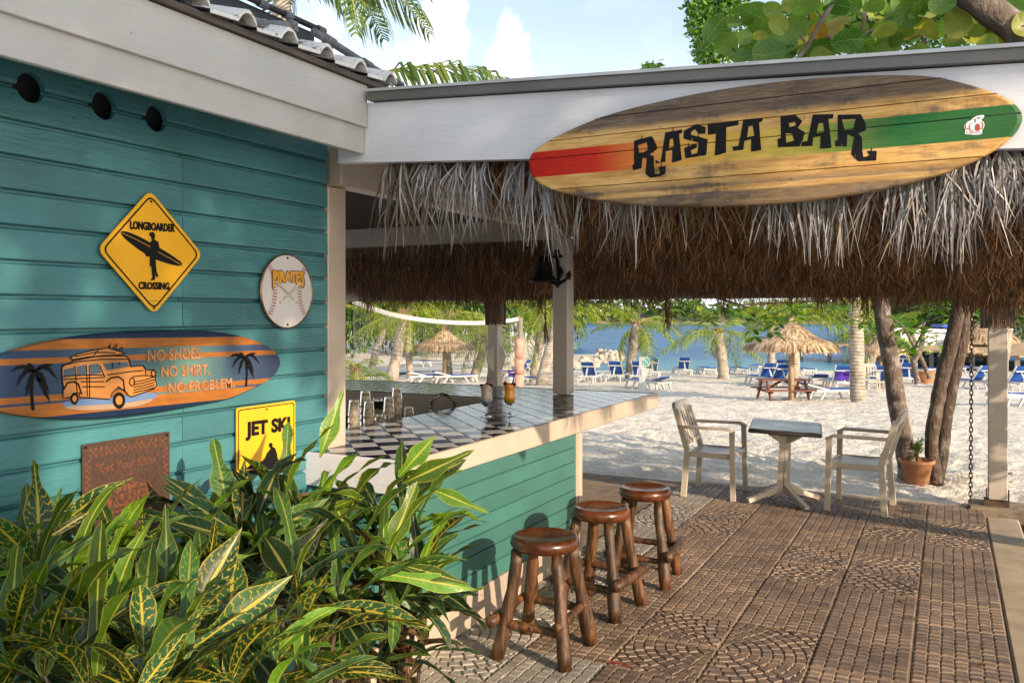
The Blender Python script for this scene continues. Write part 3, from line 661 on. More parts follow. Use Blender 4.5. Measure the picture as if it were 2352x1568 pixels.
# ================================================================== BAR
CZ = 1.05
def bar():
    b = thing('bar_counter', 'L shaped bar with turquoise boarded front and blue and white tiled top', 'bar', (-2.6, 4.9, 0))
    bx = -2.32; y1 = 5.47; pitch = .0985; z = .185; r = 0
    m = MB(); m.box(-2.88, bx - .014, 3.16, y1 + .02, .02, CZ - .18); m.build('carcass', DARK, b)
    while z < .93:
        m = MB(); z1 = min(z + pitch, .95)
        pr = [(-.012, z), (.006, z), (.0075, z + .004), (.0065, z1 - .009), (-.004, z1 - .005), (-.006, z1 - .001), (-.012, z1 - .001)]; n = len(pr)
        pts = [(bx + x + random.uniform(-.0005, .0005), y, zz) for y in (3.14, y1) for x, zz in pr]
        m.faces(pts, [tuple(range(n))[::-1], tuple(range(n, 2 * n))] + [(i, (i + 1) % n, n + (i + 1) % n, n + i) for i in range(n)])
        m.build('board', TEALB, b); z = z1
    z = .185
    while z < .93:
        m = MB(); m.box(-2.88, bx - .014, 3.125, 3.145, z, min(z + pitch, .95) - .006); m.build('board', TEALB, b); z += pitch
    m = MB(); m.box(bx - .012, bx + .020, 3.10, y1 + .10, .0, .183, bev=.004); m.build('base_trim', CREAM, b)
    m = MB(); m.box(bx - .06, bx + .012, y1 + .002, y1 + .035, .184, .95); m.build('corner_trim', CREAM, b)
    m = MB(); m.box(bx - .06, bx + .018, y1 + .038, y1 + .10, .184, .95, bev=.003); m.build('corner_trim', CREAM, b)
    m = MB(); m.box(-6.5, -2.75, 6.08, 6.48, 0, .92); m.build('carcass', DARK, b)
    m = MB(); m.box(-2.135, -2.108, 3.085, 6.715, CZ - .115, CZ + .003, bev=.004); m.build('edge_board', CREAM, b)
    m = MB(); m.box(-3.03, -2.137, 3.085, 3.112, CZ - .15, CZ + .003, bev=.004); m.build('edge_board', WHITEX, b)
    m = MB(); m.box(-6.5, -2.137, 6.69, 6.715, CZ - .115, CZ + .003, bev=.004); m.build('edge_board', CREAM, b)
    m = MB(); m.box(-6.5, -3.035, 5.762, 5.785, CZ - .22, CZ - .004, bev=.003); m.build('edge_board', TAUPE, b)  # white board in shadow, its shade put in as the taupe colour
    m = MB(); m.box(-3.05, -3.030, 3.40, 5.76, CZ - .16, CZ - .004, bev=.003); m.build('edge_board', TAUPE, b)
    m = MB(); m.box(-3.03, -2.138, 3.114, 6.688, CZ - .04, CZ - .006); m.box(-6.5, -3.032, 5.787, 6.688, CZ - .04, CZ - .006); m.build('grout_bed', simple('grout', (.05, .045, .045), .5), b)
    # tiles laid at 45 degrees
    def glaze(name, col, rough):
        t = Nt(name); v = t.coord((1, 1, 1)); g = t.n('ShaderNodeNewGeometry'); mp = t.n('ShaderNodeMapping'); t.L.new(g.outputs['Position'], mp.inputs['Vector']); mp.inputs['Rotation'].default_value = (0, 0, -HEAD); mp.inputs['Scale'].default_value = (.45, 1, 1)
        n = t.noise(mp.outputs[0], 26, 4, .6); n2 = t.noise(v, 4, 4); c = t.ramp(n2, [(.3, tuple(x * .8 for x in col)), (.7, tuple(min(1, x * 1.15) for x in col))])
        t.set(Base_Color=c, Roughness=rough, Normal=t.bump(n, .16, .003)); t.b.inputs['Specular IOR Level'].default_value = .2; t.b.inputs['IOR'].default_value = 1.22; return t.m
    NAVY = glaze('navy_glaze', (.006, .006, .035), .09); IVORY = glaze('white_glaze', (.44, .44, .44), .12)
    d = .0885; ox, oy = -2.135, 3.50; cells = []
    for i in range(-70, 40):
        for j in range(-45, 70):
            cx = ox + (i - j) * d; cy = oy + (i + j) * d
            if not (-6.6 < cx < -2.0 and 3.0 < cy < 6.8): continue
            full = [(cx, cy - d), (cx + d, cy), (cx, cy + d), (cx - d, cy)]
            for rc in ((-3.028, -2.139, 3.116, 6.686), (-6.5, -3.028, 5.789, 6.686)):
                pl = clip_rect(full, *rc)
                if len(pl) >= 3 and abs(area2(pl)) > .0006: cells.append((math.hypot(cx, cy), cx, cy, pl, ((i + j) % 2), abs(abs(area2(pl)) - 2 * d * d) < 1e-5))
    cells.sort(key=lambda c: c[0]); rest = MB()
    def tile(m, pl, cx, cy, mi=0):
        def sh(p, k): L = math.hypot(p[0] - cx, p[1] - cy); f = max(.2, 1 - k / max(L, .01)); return (cx + (p[0] - cx) * f, cy + (p[1] - cy) * f)
        mx = sum(p[0] for p in pl) / len(pl); my = sum(p[1] for p in pl) / len(pl); cx, cy = mx, my
        if area2(pl) < 0: pl = pl[::-1]
        a = [sh(p, .003) for p in pl]; c = [sh(p, .006) for p in pl]; k = len(pl)
        m.faces([(x, y, CZ - .006) for x, y in a] + [(x, y, CZ - .001) for x, y in a] + [(x, y, CZ) for x, y in c], [tuple(range(2 * k, 3 * k))] + [(r * k + i, r * k + (i + 1) % k, (r + 1) * k + (i + 1) % k, (r + 1) * k + i) for r in (0, 1) for i in range(k)], mi)
    FM = []
    for mt in (NAVY, IVORY):
        q = MB(); tile(q, [(0, -d), (d, 0), (0, d), (-d, 0)], 0, 0); q.v = [(x, y, z - CZ) for x, y, z in q.v]; FM.append(q.mesh('tile_shape', mt))
    for n, (ds, cx, cy, pl, par, full) in enumerate(cells):
        if n < 300:
            if full: inst('tile', FM[par], b, Matrix.Translation((cx, cy, CZ)))
            else: q = MB(); tile(q, pl, cx, cy); q.build('tile', (NAVY, IVORY)[par], b)
        else: tile(rest, pl, cx, cy, par)
    rest.build('distant_tiles', [NAVY, IVORY], b, kind='stuff')
    # shelf inside
    m = MB(); m.box(-3.75, -3.07, 3.42, 5.5, .84, .87); m.build('shelf', simple('steel_shelf', (.10, .095, .09), .35, metal=.6), b)
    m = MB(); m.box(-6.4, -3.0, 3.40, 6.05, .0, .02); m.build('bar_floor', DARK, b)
bar()

# tumblers stacked upside down
GL = glassmat('clear_glass', (.97, .95, .92)); GLB = glassmat('sun_tinted_glass', (.95, .88, .78))  # tumbler tint puts the warm amber sunlight into the glass colour
def tumbler_mesh():
    m = MB(); n = 10
    m.lathe([(.0, .104), (.027, .104), (.0285, .100), (.037, .012), (.0375, 0), (.035, 0), (.0345, .012), (.026, .090), (.0, .092)], n=20)
    return m.mesh('tumbler', GLB, smooth=True)
GLB.node_tree.nodes['Principled BSDF'].inputs['Transmission Weight'].default_value = .88
TM = tumbler_mesh(); CRP7 = crop(1240, 1380, 3.267)
for (cx, top, nst, lab) in ((285, 385, 5, 'stack of tumblers beside the hut corner post, leftmost behind the counter'), (425, 275, 5, 'tall stack of tumblers behind the bar, left of the lemon tinted glass'), (470, 400, 4, 'short stack of tumblers in front of the lemon tinted glass'),
                            (715, 350, 4, 'stack of tumblers behind the bar, second from the right'), (812, 235, 5, 'tallest stack of tumblers behind the bar'), (960, 475, 1, 'single upturned tumbler at the right end of the row of glasses'), (615, 560, 1, 'single upturned tumbler low between the stacks')):
    u, v = CRP7(cx, top); p = onX(u, v, -3.20 if cx != 425 and cx != 812 else -3.30)
    t = thing('tumbler_stack', lab, 'glasses', (p.x, p.y, p.z - .104 - .043 * (nst - 1)), 'tumblers stacked behind the bar')
    for k in range(nst): inst('tumbler', TM, t, Matrix.Translation((p.x + random.uniform(-.001, .001), p.y, p.z - .104 - .043 * k)))
u, v = CRP7(575, 330); p = onX(u, v, -3.36); LEMON = glassmat('lemonade', (.75, .8, .45), .15)
t = thing('lemon_glass', 'glass of cloudy lemon drink with ice standing between the tumbler stacks', 'drink', (p.x, p.y, p.z - .17))
m = MB(); m.lathe([(0, -.17), (.036, -.17), (.040, -.04), (.0, -.04)], p, 18); m.build('drink', LEMON, t, True)
m = MB()
for k in range(6): a = k * 1.1; m.box(p.x + .02 * math.cos(a) - .011, p.x + .02 * math.cos(a) + .011, p.y + .02 * math.sin(a) - .011, p.y + .02 * math.sin(a) + .011, p.z - .038, p.z - .015 + .008 * math.sin(k * 3), bev=.003)
m.build('ice', GL, t)

# cocktails
def cocktail(loc, label, low, mid, topc, lean):
    t = thing('cocktail', label, 'cocktail', loc, 'cocktails on the tiled bar'); x, y, z = loc
    prof = [(0, .0), (.038, .002), (.036, .005), (.008, .010), (.0055, .020), (.0055, .055), (.009, .062), (.024, .075), (.036, .095), (.0395, .115), (.037, .135), (.034, .155), (.036, .178), (.0425, .205), (.041, .205), (.0345, .178), (.0325, .155), (.0355, .135), (.038, .115), (.0345, .097), (.022, .078), (.0, .070)]
    m = MB(); m.lathe(prof, loc, 28); m.build('glass', GL, t, True)
    lm = Nt('cocktail_drink'); tc = lm.n('ShaderNodeTexCoord'); sp = lm.n('ShaderNodeSeparateXYZ'); lm.L.new(tc.outputs['Object'], sp.inputs[0])
    zz = lm.math('ADD', sp.outputs[2], lm.math('MULTIPLY', lm.noise(lm.coord((1, 1, 1), False), 40, 3), .02))
    c = lm.ramp(lm.math('MULTIPLY', zz, 5.0), [(.42, low), (.60, mid), (.95, topc)])
    lm.set(Base_Color=c, Roughness=.25); lm.b.inputs['Transmission Weight'].default_value = .0; lm.b.inputs['Subsurface Weight'].default_value = .3
    m = MB(); m.lathe([(0, .073), (.020, .079), (.0335, .098), (.0370, .115), (.0345, .135), (.0318, .155), (.0335, .178), (.039, .197), (.02, .203), (0, .204)], loc, 26); m.build('drink', lm.m, t, True)
    m = MB(); cx, cy, cz = x + .018 * lean, y - .022, z + .212
    m.lathe([(.0001, -.011), (.007, -.009), (.011, -.002), (.0105, .004), (.006, .009), (.0001, .008)], (cx, cy, cz), 12); ch = m.build('cherry', simple('cherry_red', (.36, .008, .01), .15, .1), t, True)
    m = MB(); m.tube([(cx, cy, cz + .007), (cx + .012, cy, cz + .022), (cx + .032 * (1 if lean > 0 else -1), cy, cz + .035)], .0012, 5); m.build('cherry_stalk', RUSTY, ch)
    m = MB(); d = RGT * (.03 if lean < 0 else .008); m.tube([Vector((x, y, z + .15)) + d * .2, Vector((x, y, z + .275)) + d * 1.2], .0035, 8); m.build('straw', BLACKP, t)
c1 = onZ(1117, 957, CZ); c2 = onZ(1170, 954, CZ)
cocktail((c1.x, c1.y, CZ), 'milky cocktail with blue bottom, cherry and black straw on the bar', (.01, .10, .30), (.42, .40, .38), (.55, .48, .42), 1)
cocktail((c2.x, c2.y, CZ), 'orange cocktail with green bottom, cherry and black straw on the bar', (.06, .32, .01), (.75, .33, .01), (.85, .30, .01), -1)

# faucet hose
t = thing('tap_hose', 'coiled steel spring hose of the sink tap arching behind the counter', 'tap', (-3.25, 5.2, .87))
pts = []
for k in range(41):
    a = math.pi * k / 40; cx = 1375 - 150 * math.cos(a); cy = 530 - 205 * math.sin(a) ** .75 - (0); u, v = CRP7(cx, cy); pts.append(atS(u, v, 6.05))
pts = [pts[0] + Vector((0, 0, -.14))] + pts + [pts[-1] + Vector((0, 0, -.1))]
m = MB(); rr = [.0135 if i % 2 else .0105 for i in range(len(pts))]; m.tube(pts, rr, 10); m.build('spring', simple('dark_chrome', (.20, .16, .12), .25, metal=.9), t)
m = MB(); m.tube([pts[0], (pts[0].x, pts[0].y, .87)], .012, 8); m.build('riser', IRON, t)

# ================================================================== STOOLS
SEATW = wood('stool_seat_wood', (.018, .005, .0025), (.10, .031, .010), 'y', 11, .24, .15, .25, 1.6)
LEGW = wood('stool_log_wood', (.007, .003, .0015), (.125, .052, .017), 'z', 24, .45, 1.0, .4, 3.5)
def log(m, a, b, r0, r1, kn=True, n=10):
    a, b = Vector(a), Vector(b); P = []; rr = []; off = Vector((random.gauss(0, 1), random.gauss(0, 1), 0)) * .007; k = 8
    for i in range(k + 1):
        t = i / k; P.append(a.lerp(b, t) + off * math.sin(math.pi * t) + Vector((random.gauss(0, .0015), random.gauss(0, .0015), 0))); rr.append((r0 + (r1 - r0) * t) * (1 + random.uniform(-.13, .13)))
    m.tube(P, rr, n, jit=.10)
def stool(x, y, h, rad, label, rot, foot):
    t = thing('bar_stool', label, 'stool', (0, 0, 0), 'log legged bar stools')
    m = MB(); R_ = rad
    m.lathe([(.0001, h - .070), (R_ * .75, h - .072), (R_ * .92, h - .064), (R_, h - .040), (R_ * .985, h - .020), (R_ * .93, h - .004), (R_ * .86, h), (R_ * .83, h - .003), (R_ * .55, h - .015), (.0001, h - .020)], n=40); m.build('seat', SEATW, t, True)
    s = R_ * 1.03; q = R_ * .60
    for (ax, ay) in ((1, 1), (1, -1), (-1, 1), (-1, -1)):
        m = MB(); log(m, (ax * s, ay * s, 0), (ax * q, ay * q, h - .064), .036, .029); m.build('leg', LEGW, t, True)
    fx = lambda z: s + (q - s) * z / (h - .064)
    for (nm, a, b, r) in (('stretcher', (-fx(.17), -fx(.17), .17), (fx(.17), -fx(.17), .16), .021), ('stretcher', (-fx(.2), fx(.2), .20), (fx(.2), fx(.2), .19), .021),
                      ('footrest', (fx(.2) + foot * .045, -fx(.2) - .06, .205), (fx(.2) + foot * .045, fx(.2) + .06, .215), .028 if foot else .022), ('stretcher', (-fx(.2) - .04, -fx(.2) - .08, .19), (-fx(.2) - .04, fx(.2) + .05, .2), .024)):
        m = MB(); log(m, a, b, r * 1.05, r * .9); m.build(nm, LEGW, t, True)
    t.location = (x, y, 0); t.rotation_euler = (0, 0, rot)
stool(-1.81, 3.885, .587, .176, 'nearest log stool, with the brown matt seat, in front of the plants', R(2), 0)
stool(-1.79, 4.61, .587, .170, 'middle log stool of the row, with glossy seat and thick footrest', R(-6), 1)
stool(-1.735, 5.25, .587, .168, 'farthest log stool from the plants, nearest the chairs and table', R(4), 1)

# ================================================================== PATIO FURNITURE
def chair(label, loc, rot):
    """resin armchair, faces +y, back at -y"""
    t = thing('garden_chair', label, 'chair', (0, 0, 0), 'resin armchairs at the patio table')
    w_ = .255
    m = MB(); n = 6; P = []
    for j in range(n + 1):
        yv = -.20 + .43 * j / n; z = .415 + .012 * (j / n) - .016 * math.sin(math.pi * j / n) + (-.02 if j == n else 0)
        P += [(x, yv + (.015 if abs(x) < .1 and j == n else 0), z - (.006 if abs(x) < .12 else 0)) for x in (-w_ + .02, -.1, .1, w_ - .02)]
    m.faces(P, [(j * 4 + i, j * 4 + i + 1, (j + 1) * 4 + i + 1, (j + 1) * 4 + i) for j in range(n) for i in range(3)])
    m.box(-w_ + .02, w_ - .02, .195, .222, .375, .418, bev=.008); m.box(-w_, -w_ + .03, -.20, .21, .37, .418, bev=.006); m.box(w_ - .03, w_, -.20, .21, .37, .418, bev=.006); m.box(-w_ + .02, w_ - .02, -.215, -.19, .37, .415, bev=.006)
    m.build('seat', RESIN, t)
    for sx in (-1, 1):
        m = MB(); m.bar((sx * (w_ + .012), .215, 0), (sx * (w_ - .005), .20, .63), .036, .045); m.build('leg', RESIN, t)
        m = MB(); m.bar((sx * (w_ + .01), -.245, 0), (sx * (w_ - .02), -.215, .42), .036, .05); m.bar((sx * (w_ - .02), -.215, .42), (sx * (w_ - .035), -.33, .80), .036, .05); m.build('leg', RESIN, t)
        m = MB(); m.bar((sx * (w_ + .0), -.275, .645), (sx * (w_ + .005), .17, .648), .05, .026); m.bar((sx * (w_ + .005), .165, .648), (sx * (w_ + .0), .225, .615), .05, .028); m.build('arm', RESIN, t)
    b = None
    m = MB(); pr = [(-w_ + .02, .775), (-w_ + .025, .83), (-w_ + .06, .862), (-.1, .873), (.1, .873), (w_ - .06, .862), (w_ - .025, .83), (w_ - .02, .775)]; m.prism([[Vector((x, -.315 - (z - .775) * .35, z)) for x, z in pr]], Vector((0, .944, .33)), .032); b = m.build('backrest', RESIN, t)
    m = MB(); m.bar((-w_ + .02, -.222, .50), (w_ - .02, -.222, .50), .03, .04); m.build('lower_rail', RESIN, t)
    for k in range(5):
        x = -.16 + .08 * k; m = MB(); m.bar((x * .95, -.225, .51), (x, -.318, .775), .042, .012, up=(0, 1, 0)); m.build('slat', RESIN, b)
    t.location = loc; t.rotation_euler = (0, 0, rot); return t
ch1 = chair('beige plastic armchair left of the table, facing right', (-1.95, 8.03, 0), R(-90))
chair('beige plastic armchair right of the table, facing left', (-.70, 8.03, 0), R(86))
t = thing('patio_table', 'small pedestal table with dark square top between the two armchairs', 'table', (0, 0, 0))
m = MB(); m.box(-.30, .30, -.32, .32, .655, .69, bev=.012); m.build('table_top', simple('table_laminate', (.075, .10, .11), .3, .35, 5, bump=.1, dirt=((.16, .15, .14), 9, .5, .7, .5)), t)
m = MB(); m.box(-.309, .309, -.329, .329, .650, .683, bev=.01); m.build('rim', simple('table_rim', (.035, .03, .028), .4), t)
m = MB()
for (px, py) in ((-.032, -.032), (.032, -.032), (.032, .032), (-.032, .032)): m.bar((px, py, .10), (px * .75, py * .75, .60), .05, .05)
m.bar((0, 0, .08), (0, 0, .62), .08, .08)
for a in (45, 135, 225, 315): m.bar((.03 * math.cos(R(a)), .03 * math.sin(R(a)), .55), (.2 * math.cos(R(a)), .2 * math.sin(R(a)), .645), .05, .04)
m.build('pedestal', RESIN, t)
for a in (35, 125, 215, 305):
    m = MB(); c, s = math.cos(R(a)), math.sin(R(a)); m.bar((.05 * c, .05 * s, .13), (.18 * c, .18 * s, .075), .048, .055); m.bar((.17 * c, .17 * s, .080), (.36 * c, .36 * s, .022), .046, .04); m.build('foot', RESIN, t)
t.location = (-1.335, 7.98, 0); t.rotation_euler = (R(1.5), R(2.0), R(8))

# plant pot and chain
p = onZ(2105, 1108, -.05)
t = thing('potted_plant', 'terracotta pot with a small green shrub by the tree trunks', 'potted plant', (p.x, p.y, -.05))
m = MB(); m.lathe([(.0001, 0), (.115, 0), (.152, .205), (.170, .207), (.176, .215), (.176, .238), (.170, .245), (.158, .243), (.150, .215), (.0001, .20)], (p.x, p.y, -.05), 30); m.build('pot', TERRA, t, True)
m = MB(); m.lathe([(.0001, .20), (.145, .20)], (p.x, p.y, -.049), 20); m.build('soil', simple('soil', (.05, .035, .02), .95), t)
SHRUB = leafmat('shrub_leaf', [(0, (.03, .075, .012)), (.6, (.08, .16, .025)), (1, (.17, .25, .04))])
m = MB(); st = MB()
for k in range(7):
    a = random.uniform(0, 6.28); top = Vector((p.x + .10 * math.cos(a) * random.random(), p.y + .10 * math.sin(a) * random.random(), random.uniform(.24, .40))); st.tube([(p.x, p.y, .15), top], .004, 5)
    for j in range(13):
        b = random.uniform(0, 6.28); e = random.uniform(-.2, .9); d = Vector((math.cos(b) * math.cos(e), math.sin(b) * math.cos(e), math.sin(e))); o = top - Vector((0, 0, random.uniform(0, .12))); L_ = random.uniform(.05, .10); s_ = d.cross(Vector((0, 0, 1))).normalized() * .013
        m.poly([o, o + d * L_ * .5 + s_, o + d * L_, o + d * L_ * .5 - s_])
st.build('stems', LEGW, t); m.build('foliage', SHRUB, t)
CHX = onZ(2229, 1163, 0); ct = thing('hanging_chain', 'rusty black chain hanging from the thatch to the patio edge', 'chain', (CHX.x, CHX.y, 0))
m = MB(); n = 12; P = []
for k in range(n):
    a = 2 * math.pi * k / n; x = .0125 * math.cos(a); z = .0125 * math.sin(a) + (.013 if math.sin(a) > 0.01 else -.013); P.append((x, 0, z))
P.append(P[0]); m.tube(P + [P[1]], .0052, 6, cap=False); LK = m.mesh('link_shape', RUSTY)
z = .014; k = 0
inst('link', LK, ct, Matrix.Translation((CHX.x - .035, CHX.y - .01, .012)) @ Matrix.Rotation(R(90), 4, 'Y'))
while z < 1.84:
    inst('link', LK, ct, Matrix.Translation((CHX.x + .012 * z / 1.8, CHX.y, z + .018)) @ Matrix.Rotation(R(90 * (k % 2) + 8), 4, 'Z')); z += .0405; k += 1

# bell on an anchor bracket
by = 6.14; P_ = lambda cx, cy: onY(*crop(1900, 900, 2.6125)(cx, cy), by)
o = P_(490, 300); t = thing('ship_bell', 'black iron bell with anchor shaped bracket on the bar post', 'bell', (o.x, by, o.z))
m = MB(); BL = [(490, 80), (515, 110), (505, 135), (545, 150), (545, 165), (505, 175), (512, 250), (540, 280), (548, 320), (530, 360), (512, 372), (515, 405), (560, 385), (590, 350), (570, 345), (615, 300), (626, 345), (612, 395), (600, 372), (575, 405), (530, 430), (510, 445), (494, 472), (478, 445), (440, 425), (420, 405), (470, 410), (492, 372), (478, 180), (440, 170), (430, 150), (478, 140), (462, 110)]
m.prism([[P_(*q) for q in BL]], (0, -1, 0), .02); m.build('anchor', IRON, t)
bc = P_(408, 300); by2 = by - .09; top = P_(408, 165).z; bot = P_(408, 410).z; H = top - bot
m = MB(); m.lathe([(.0001, 0), (.035, 0), (.040, -.01), (.058, -.05 * 1), (.064, -.45 * H), (.075, -.75 * H), (.108, -.96 * H), (.112, -H), (.104, -H), (.068, -.72 * H), (.0001, -.1 * H)], (bc.x, by2, top), 28); bl = m.build('bell_body', IRON, t, True)
m = MB(); m.tube([(bc.x, by2, top - .005), (bc.x, by2, top + .035)], .014, 8); m.bar((bc.x, by2, top + .03), (o.x, by + .005, top + .03), .016, .02); m.build('yoke', IRON, t)
r0 = P_(418, 415); pts = [r0, P_(428, 450), P_(412, 475), P_(415, 560), P_(425, 700), P_(425, 780)]
m = MB(); m.tube([(q.x, by2, q.z) for q in pts], [.004, .010, .007, .005, .005, .010], 6)
for k in range(9): e = P_(435 + random.uniform(-22, 24), 975 + random.uniform(-40, 25)); m.tube([(pts[-1].x, by2, pts[-1].z), ((pts[-1].x + e.x) / 2 + random.uniform(-.01, .01), by2 + random.uniform(-.01, .01), (pts[-1].z + e.z) / 2), (e.x, by2, e.z)], .003, 5)
m.build('bell_rope', simple('brown_rope', (.16, .075, .03), .9, .3, 40), t)
d = onY(1152, 822, 8.60); t = thing('round_plaque', 'round white panel fixed edge-on to the slim post behind the bar', 'plaque', (d.x, 8.60, d.z))
m = MB(); c0 = onY(1139, 822, 8.60); m.lathe([(.0001, -.012), (.165, -.012), (.17, 0), (.165, .012), (.0001, .012)], n=32); m.v = [(c0.x + z_ * .8 + x_ * .42, 8.60 + x_ * .5 - z_ * .5, c0.z + y_) for x_, y_, z_ in m.v]; m.build('disc', WHITE, t)
# ================================================================== SIGNS
def flat(name, col, rough=.45, var=.08): return simple(name, col, rough, var, 9, bump=.06)
INK = simple('black_print', (.008, .007, .007), .6, .1, spec=.15); YEL = simple('sign_yellow', (.72, .36, .008), .32, .10, 3, bump=.08, dirt=((.40, .22, .03), 14, .64, .74, .5))
def text_mesh(txt, bold=.02):
    cu = bpy.data.curves.new('txt', 'FONT'); cu.body = txt; cu.size = 1; cu.offset = bold; cu.space_character = 1 + bold * .8; cu.resolution_u = 3
    ob = bpy.data.objects.new('txt', cu); me = bpy.data.meshes.new_from_object(ob); bpy.data.objects.remove(ob); return me
def lettering(m, txt, p0, p1, up, bold=.02, mi=0, nrm=None, bend=None, fat=0.0):
    if fat:
        w_ = (Vector(p1) - Vector(p0)).normalized() * Vector(up).length * fat; n = Vector(nrm)
        for k, (a, b) in enumerate(((-1, 0), (1, 0), (0, -.6), (0, .6), (0, 0))): d = w_ * a + Vector(up) * fat * b + n * .00012 * k; lettering(m, txt, Vector(p0) + d, Vector(p1) + d, up, bold, mi, nrm, bend)
        return
    _lettering(m, txt, p0, p1, up, bold, mi, nrm, bend)
def _lettering(m, txt, p0, p1, up, bold=.02, mi=0, nrm=None, bend=None):
    """letters from baseline start p0 to baseline end p1, up = cap height vector"""
    me = text_mesh(txt, bold); xs = [v.co.x for v in me.vertices]; ys = [v.co.y for v in me.vertices]
    x0, x1 = min(xs), max(xs); cap = text_mesh('H', bold); y0 = min(v.co.y for v in cap.vertices); y1 = max(v.co.y for v in cap.vertices)
    p0, p1, up = Vector(p0), Vector(p1), Vector(up); P = []
    for v in me.vertices:
        a = (v.co.x - x0) / (x1 - x0); b = (v.co.y - y0) / (y1 - y0)
        if bend: b = bend(a, b)
        P.append(p0 + (p1 - p0) * a + up * b)
    fs = [tuple(f.vertices) for f in me.polygons]; n = Vector(nrm)
    fs = [f if (P[f[1]] - P[f[0]]).cross(P[f[2]] - P[f[1]]).dot(n) >= 0 else f[::-1] for f in fs]
    m.faces(P, fs, mi)
def smooth_loop(pts, it=2, closed=True):
    pts = [Vector(p) for p in pts]
    for _ in range(it):
        q = []
        n = len(pts)
        for i in range(n if closed else n - 1):
            a, b = pts[i], pts[(i + 1) % n]; q += [a * .75 + b * .25, a * .25 + b * .75]
        if not closed: q = [pts[0]] + q + [pts[-1]]
        pts = q
    return pts
def round_poly(pts, r, n=5):
    out = []; k = len(pts); pts = [Vector(p) for p in pts]
    for i in range(k):
        a, b, c = pts[i - 1], pts[i], pts[(i + 1) % k]; u = (a - b).normalized() * r; v = (c - b).normalized() * r
        for j in range(n + 1): t = j / n; out.append((b + u).lerp(b, t).lerp(b.lerp(b + v, t), t))
    return out
def inset(pts, d):
    c = sum((Vector(p) for p in pts), Vector()) / len(pts); return [c + (Vector(p) - c) * (1 - d) for p in pts]
SX = WX + .030; NX = Vector((1, 0, 0))
def planeX(cv, off=0.0): return lambda cx, cy: onX(*cv(cx, cy), SX + off)
def nail(m, p, r=.004): m.tube([(p.x - .002, p.y, p.z), (p.x + .003, p.y, p.z)], r, 8)

# ---- longboarder
C2 = crop(0, 650, 1.5677); P = planeX(C2); Q = planeX(C2, .0015); Q2 = planeX(C2, .0025)
cn = [P(882, 98), P(572, 445), P(905, 830), P(1192, 478)]; c0 = sum(cn, Vector()) / 4
t = thing('warning_sign', 'yellow diamond sign reading LONGBOARDER CROSSING with a surfer silhouette', 'sign', c0)
m = MB(); m.prism([round_poly(cn, .035)], NX, .004); m.build('plate', YEL, t)
m = MB(); o_ = round_poly(inset(cn, .075), .03); i_ = round_poly(inset(cn, .112), .026); m.prism([[p + NX * .0012 for p in o_], [p + NX * .0012 for p in i_]], NX, 0); m.build('border', INK, t)
m = MB(); lettering(m, 'LONGBOARDER', Q(765, 327), Q(1027, 345), Q(765, 279) - Q(765, 327), .03, nrm=NX, fat=.05); lettering(m, 'CROSSING', Q(815, 680), Q(995, 684), Q(815, 637) - Q(815, 680), .03, nrm=NX, fat=.05)
lettering(m, 'DESIGNED SURF CO.', Q(878, 752), Q(935, 753), Q(878, 748) - Q(878, 752), .01, nrm=NX); m.build('lettering', INK, t)
m = MB(); bd = smooth_loop([Q(709, 345), Q(722, 338), Q(760, 346), Q(830, 376), Q(900, 415), Q(980, 462), Q(1045, 505), Q(1074, 530), Q(1066, 545), Q(1030, 542), Q(950, 520), Q(880, 490), Q(810, 445), Q(750, 398), Q(716, 365)], 1)
m.prism([bd], NX, 0)
man = [Q2(880, 352), Q2(882, 347), Q2(900, 345), Q2(910, 352), Q2(912, 372), Q2(908, 384), Q2(912, 392), Q2(932, 402), Q2(938, 440), Q2(930, 475), Q2(916, 490), Q2(918, 545), Q2(922, 580), Q2(932, 600), Q2(928, 611), Q2(917, 608), Q2(912, 575), Q2(913, 612), Q2(910, 626), Q2(884, 630), Q2(897, 612), Q2(890, 548), Q2(880, 546), Q2(882, 490), Q2(862, 488), Q2(852, 478), Q2(880, 462), Q2(884, 430), Q2(880, 410), Q2(892, 394), Q2(888, 372), Q2(878, 366)]
m.prism([man], NX, 0); m.build('surfer_silhouette', INK, t)
m = MB(); m.stroke([planeX(C2, .003)(718, 350), planeX(C2, .003)(800, 388), planeX(C2, .003)(884, 432)], .0018, NX); m.stroke([planeX(C2, .003)(930, 462), planeX(C2, .003)(1000, 500), planeX(C2, .003)(1066, 538)], .0018, NX); m.build('board_stringer', YEL, t)
m = MB(); nail(m, Q(888, 166)); nail(m, Q(906, 792)); m.build('screw', IRON, t)

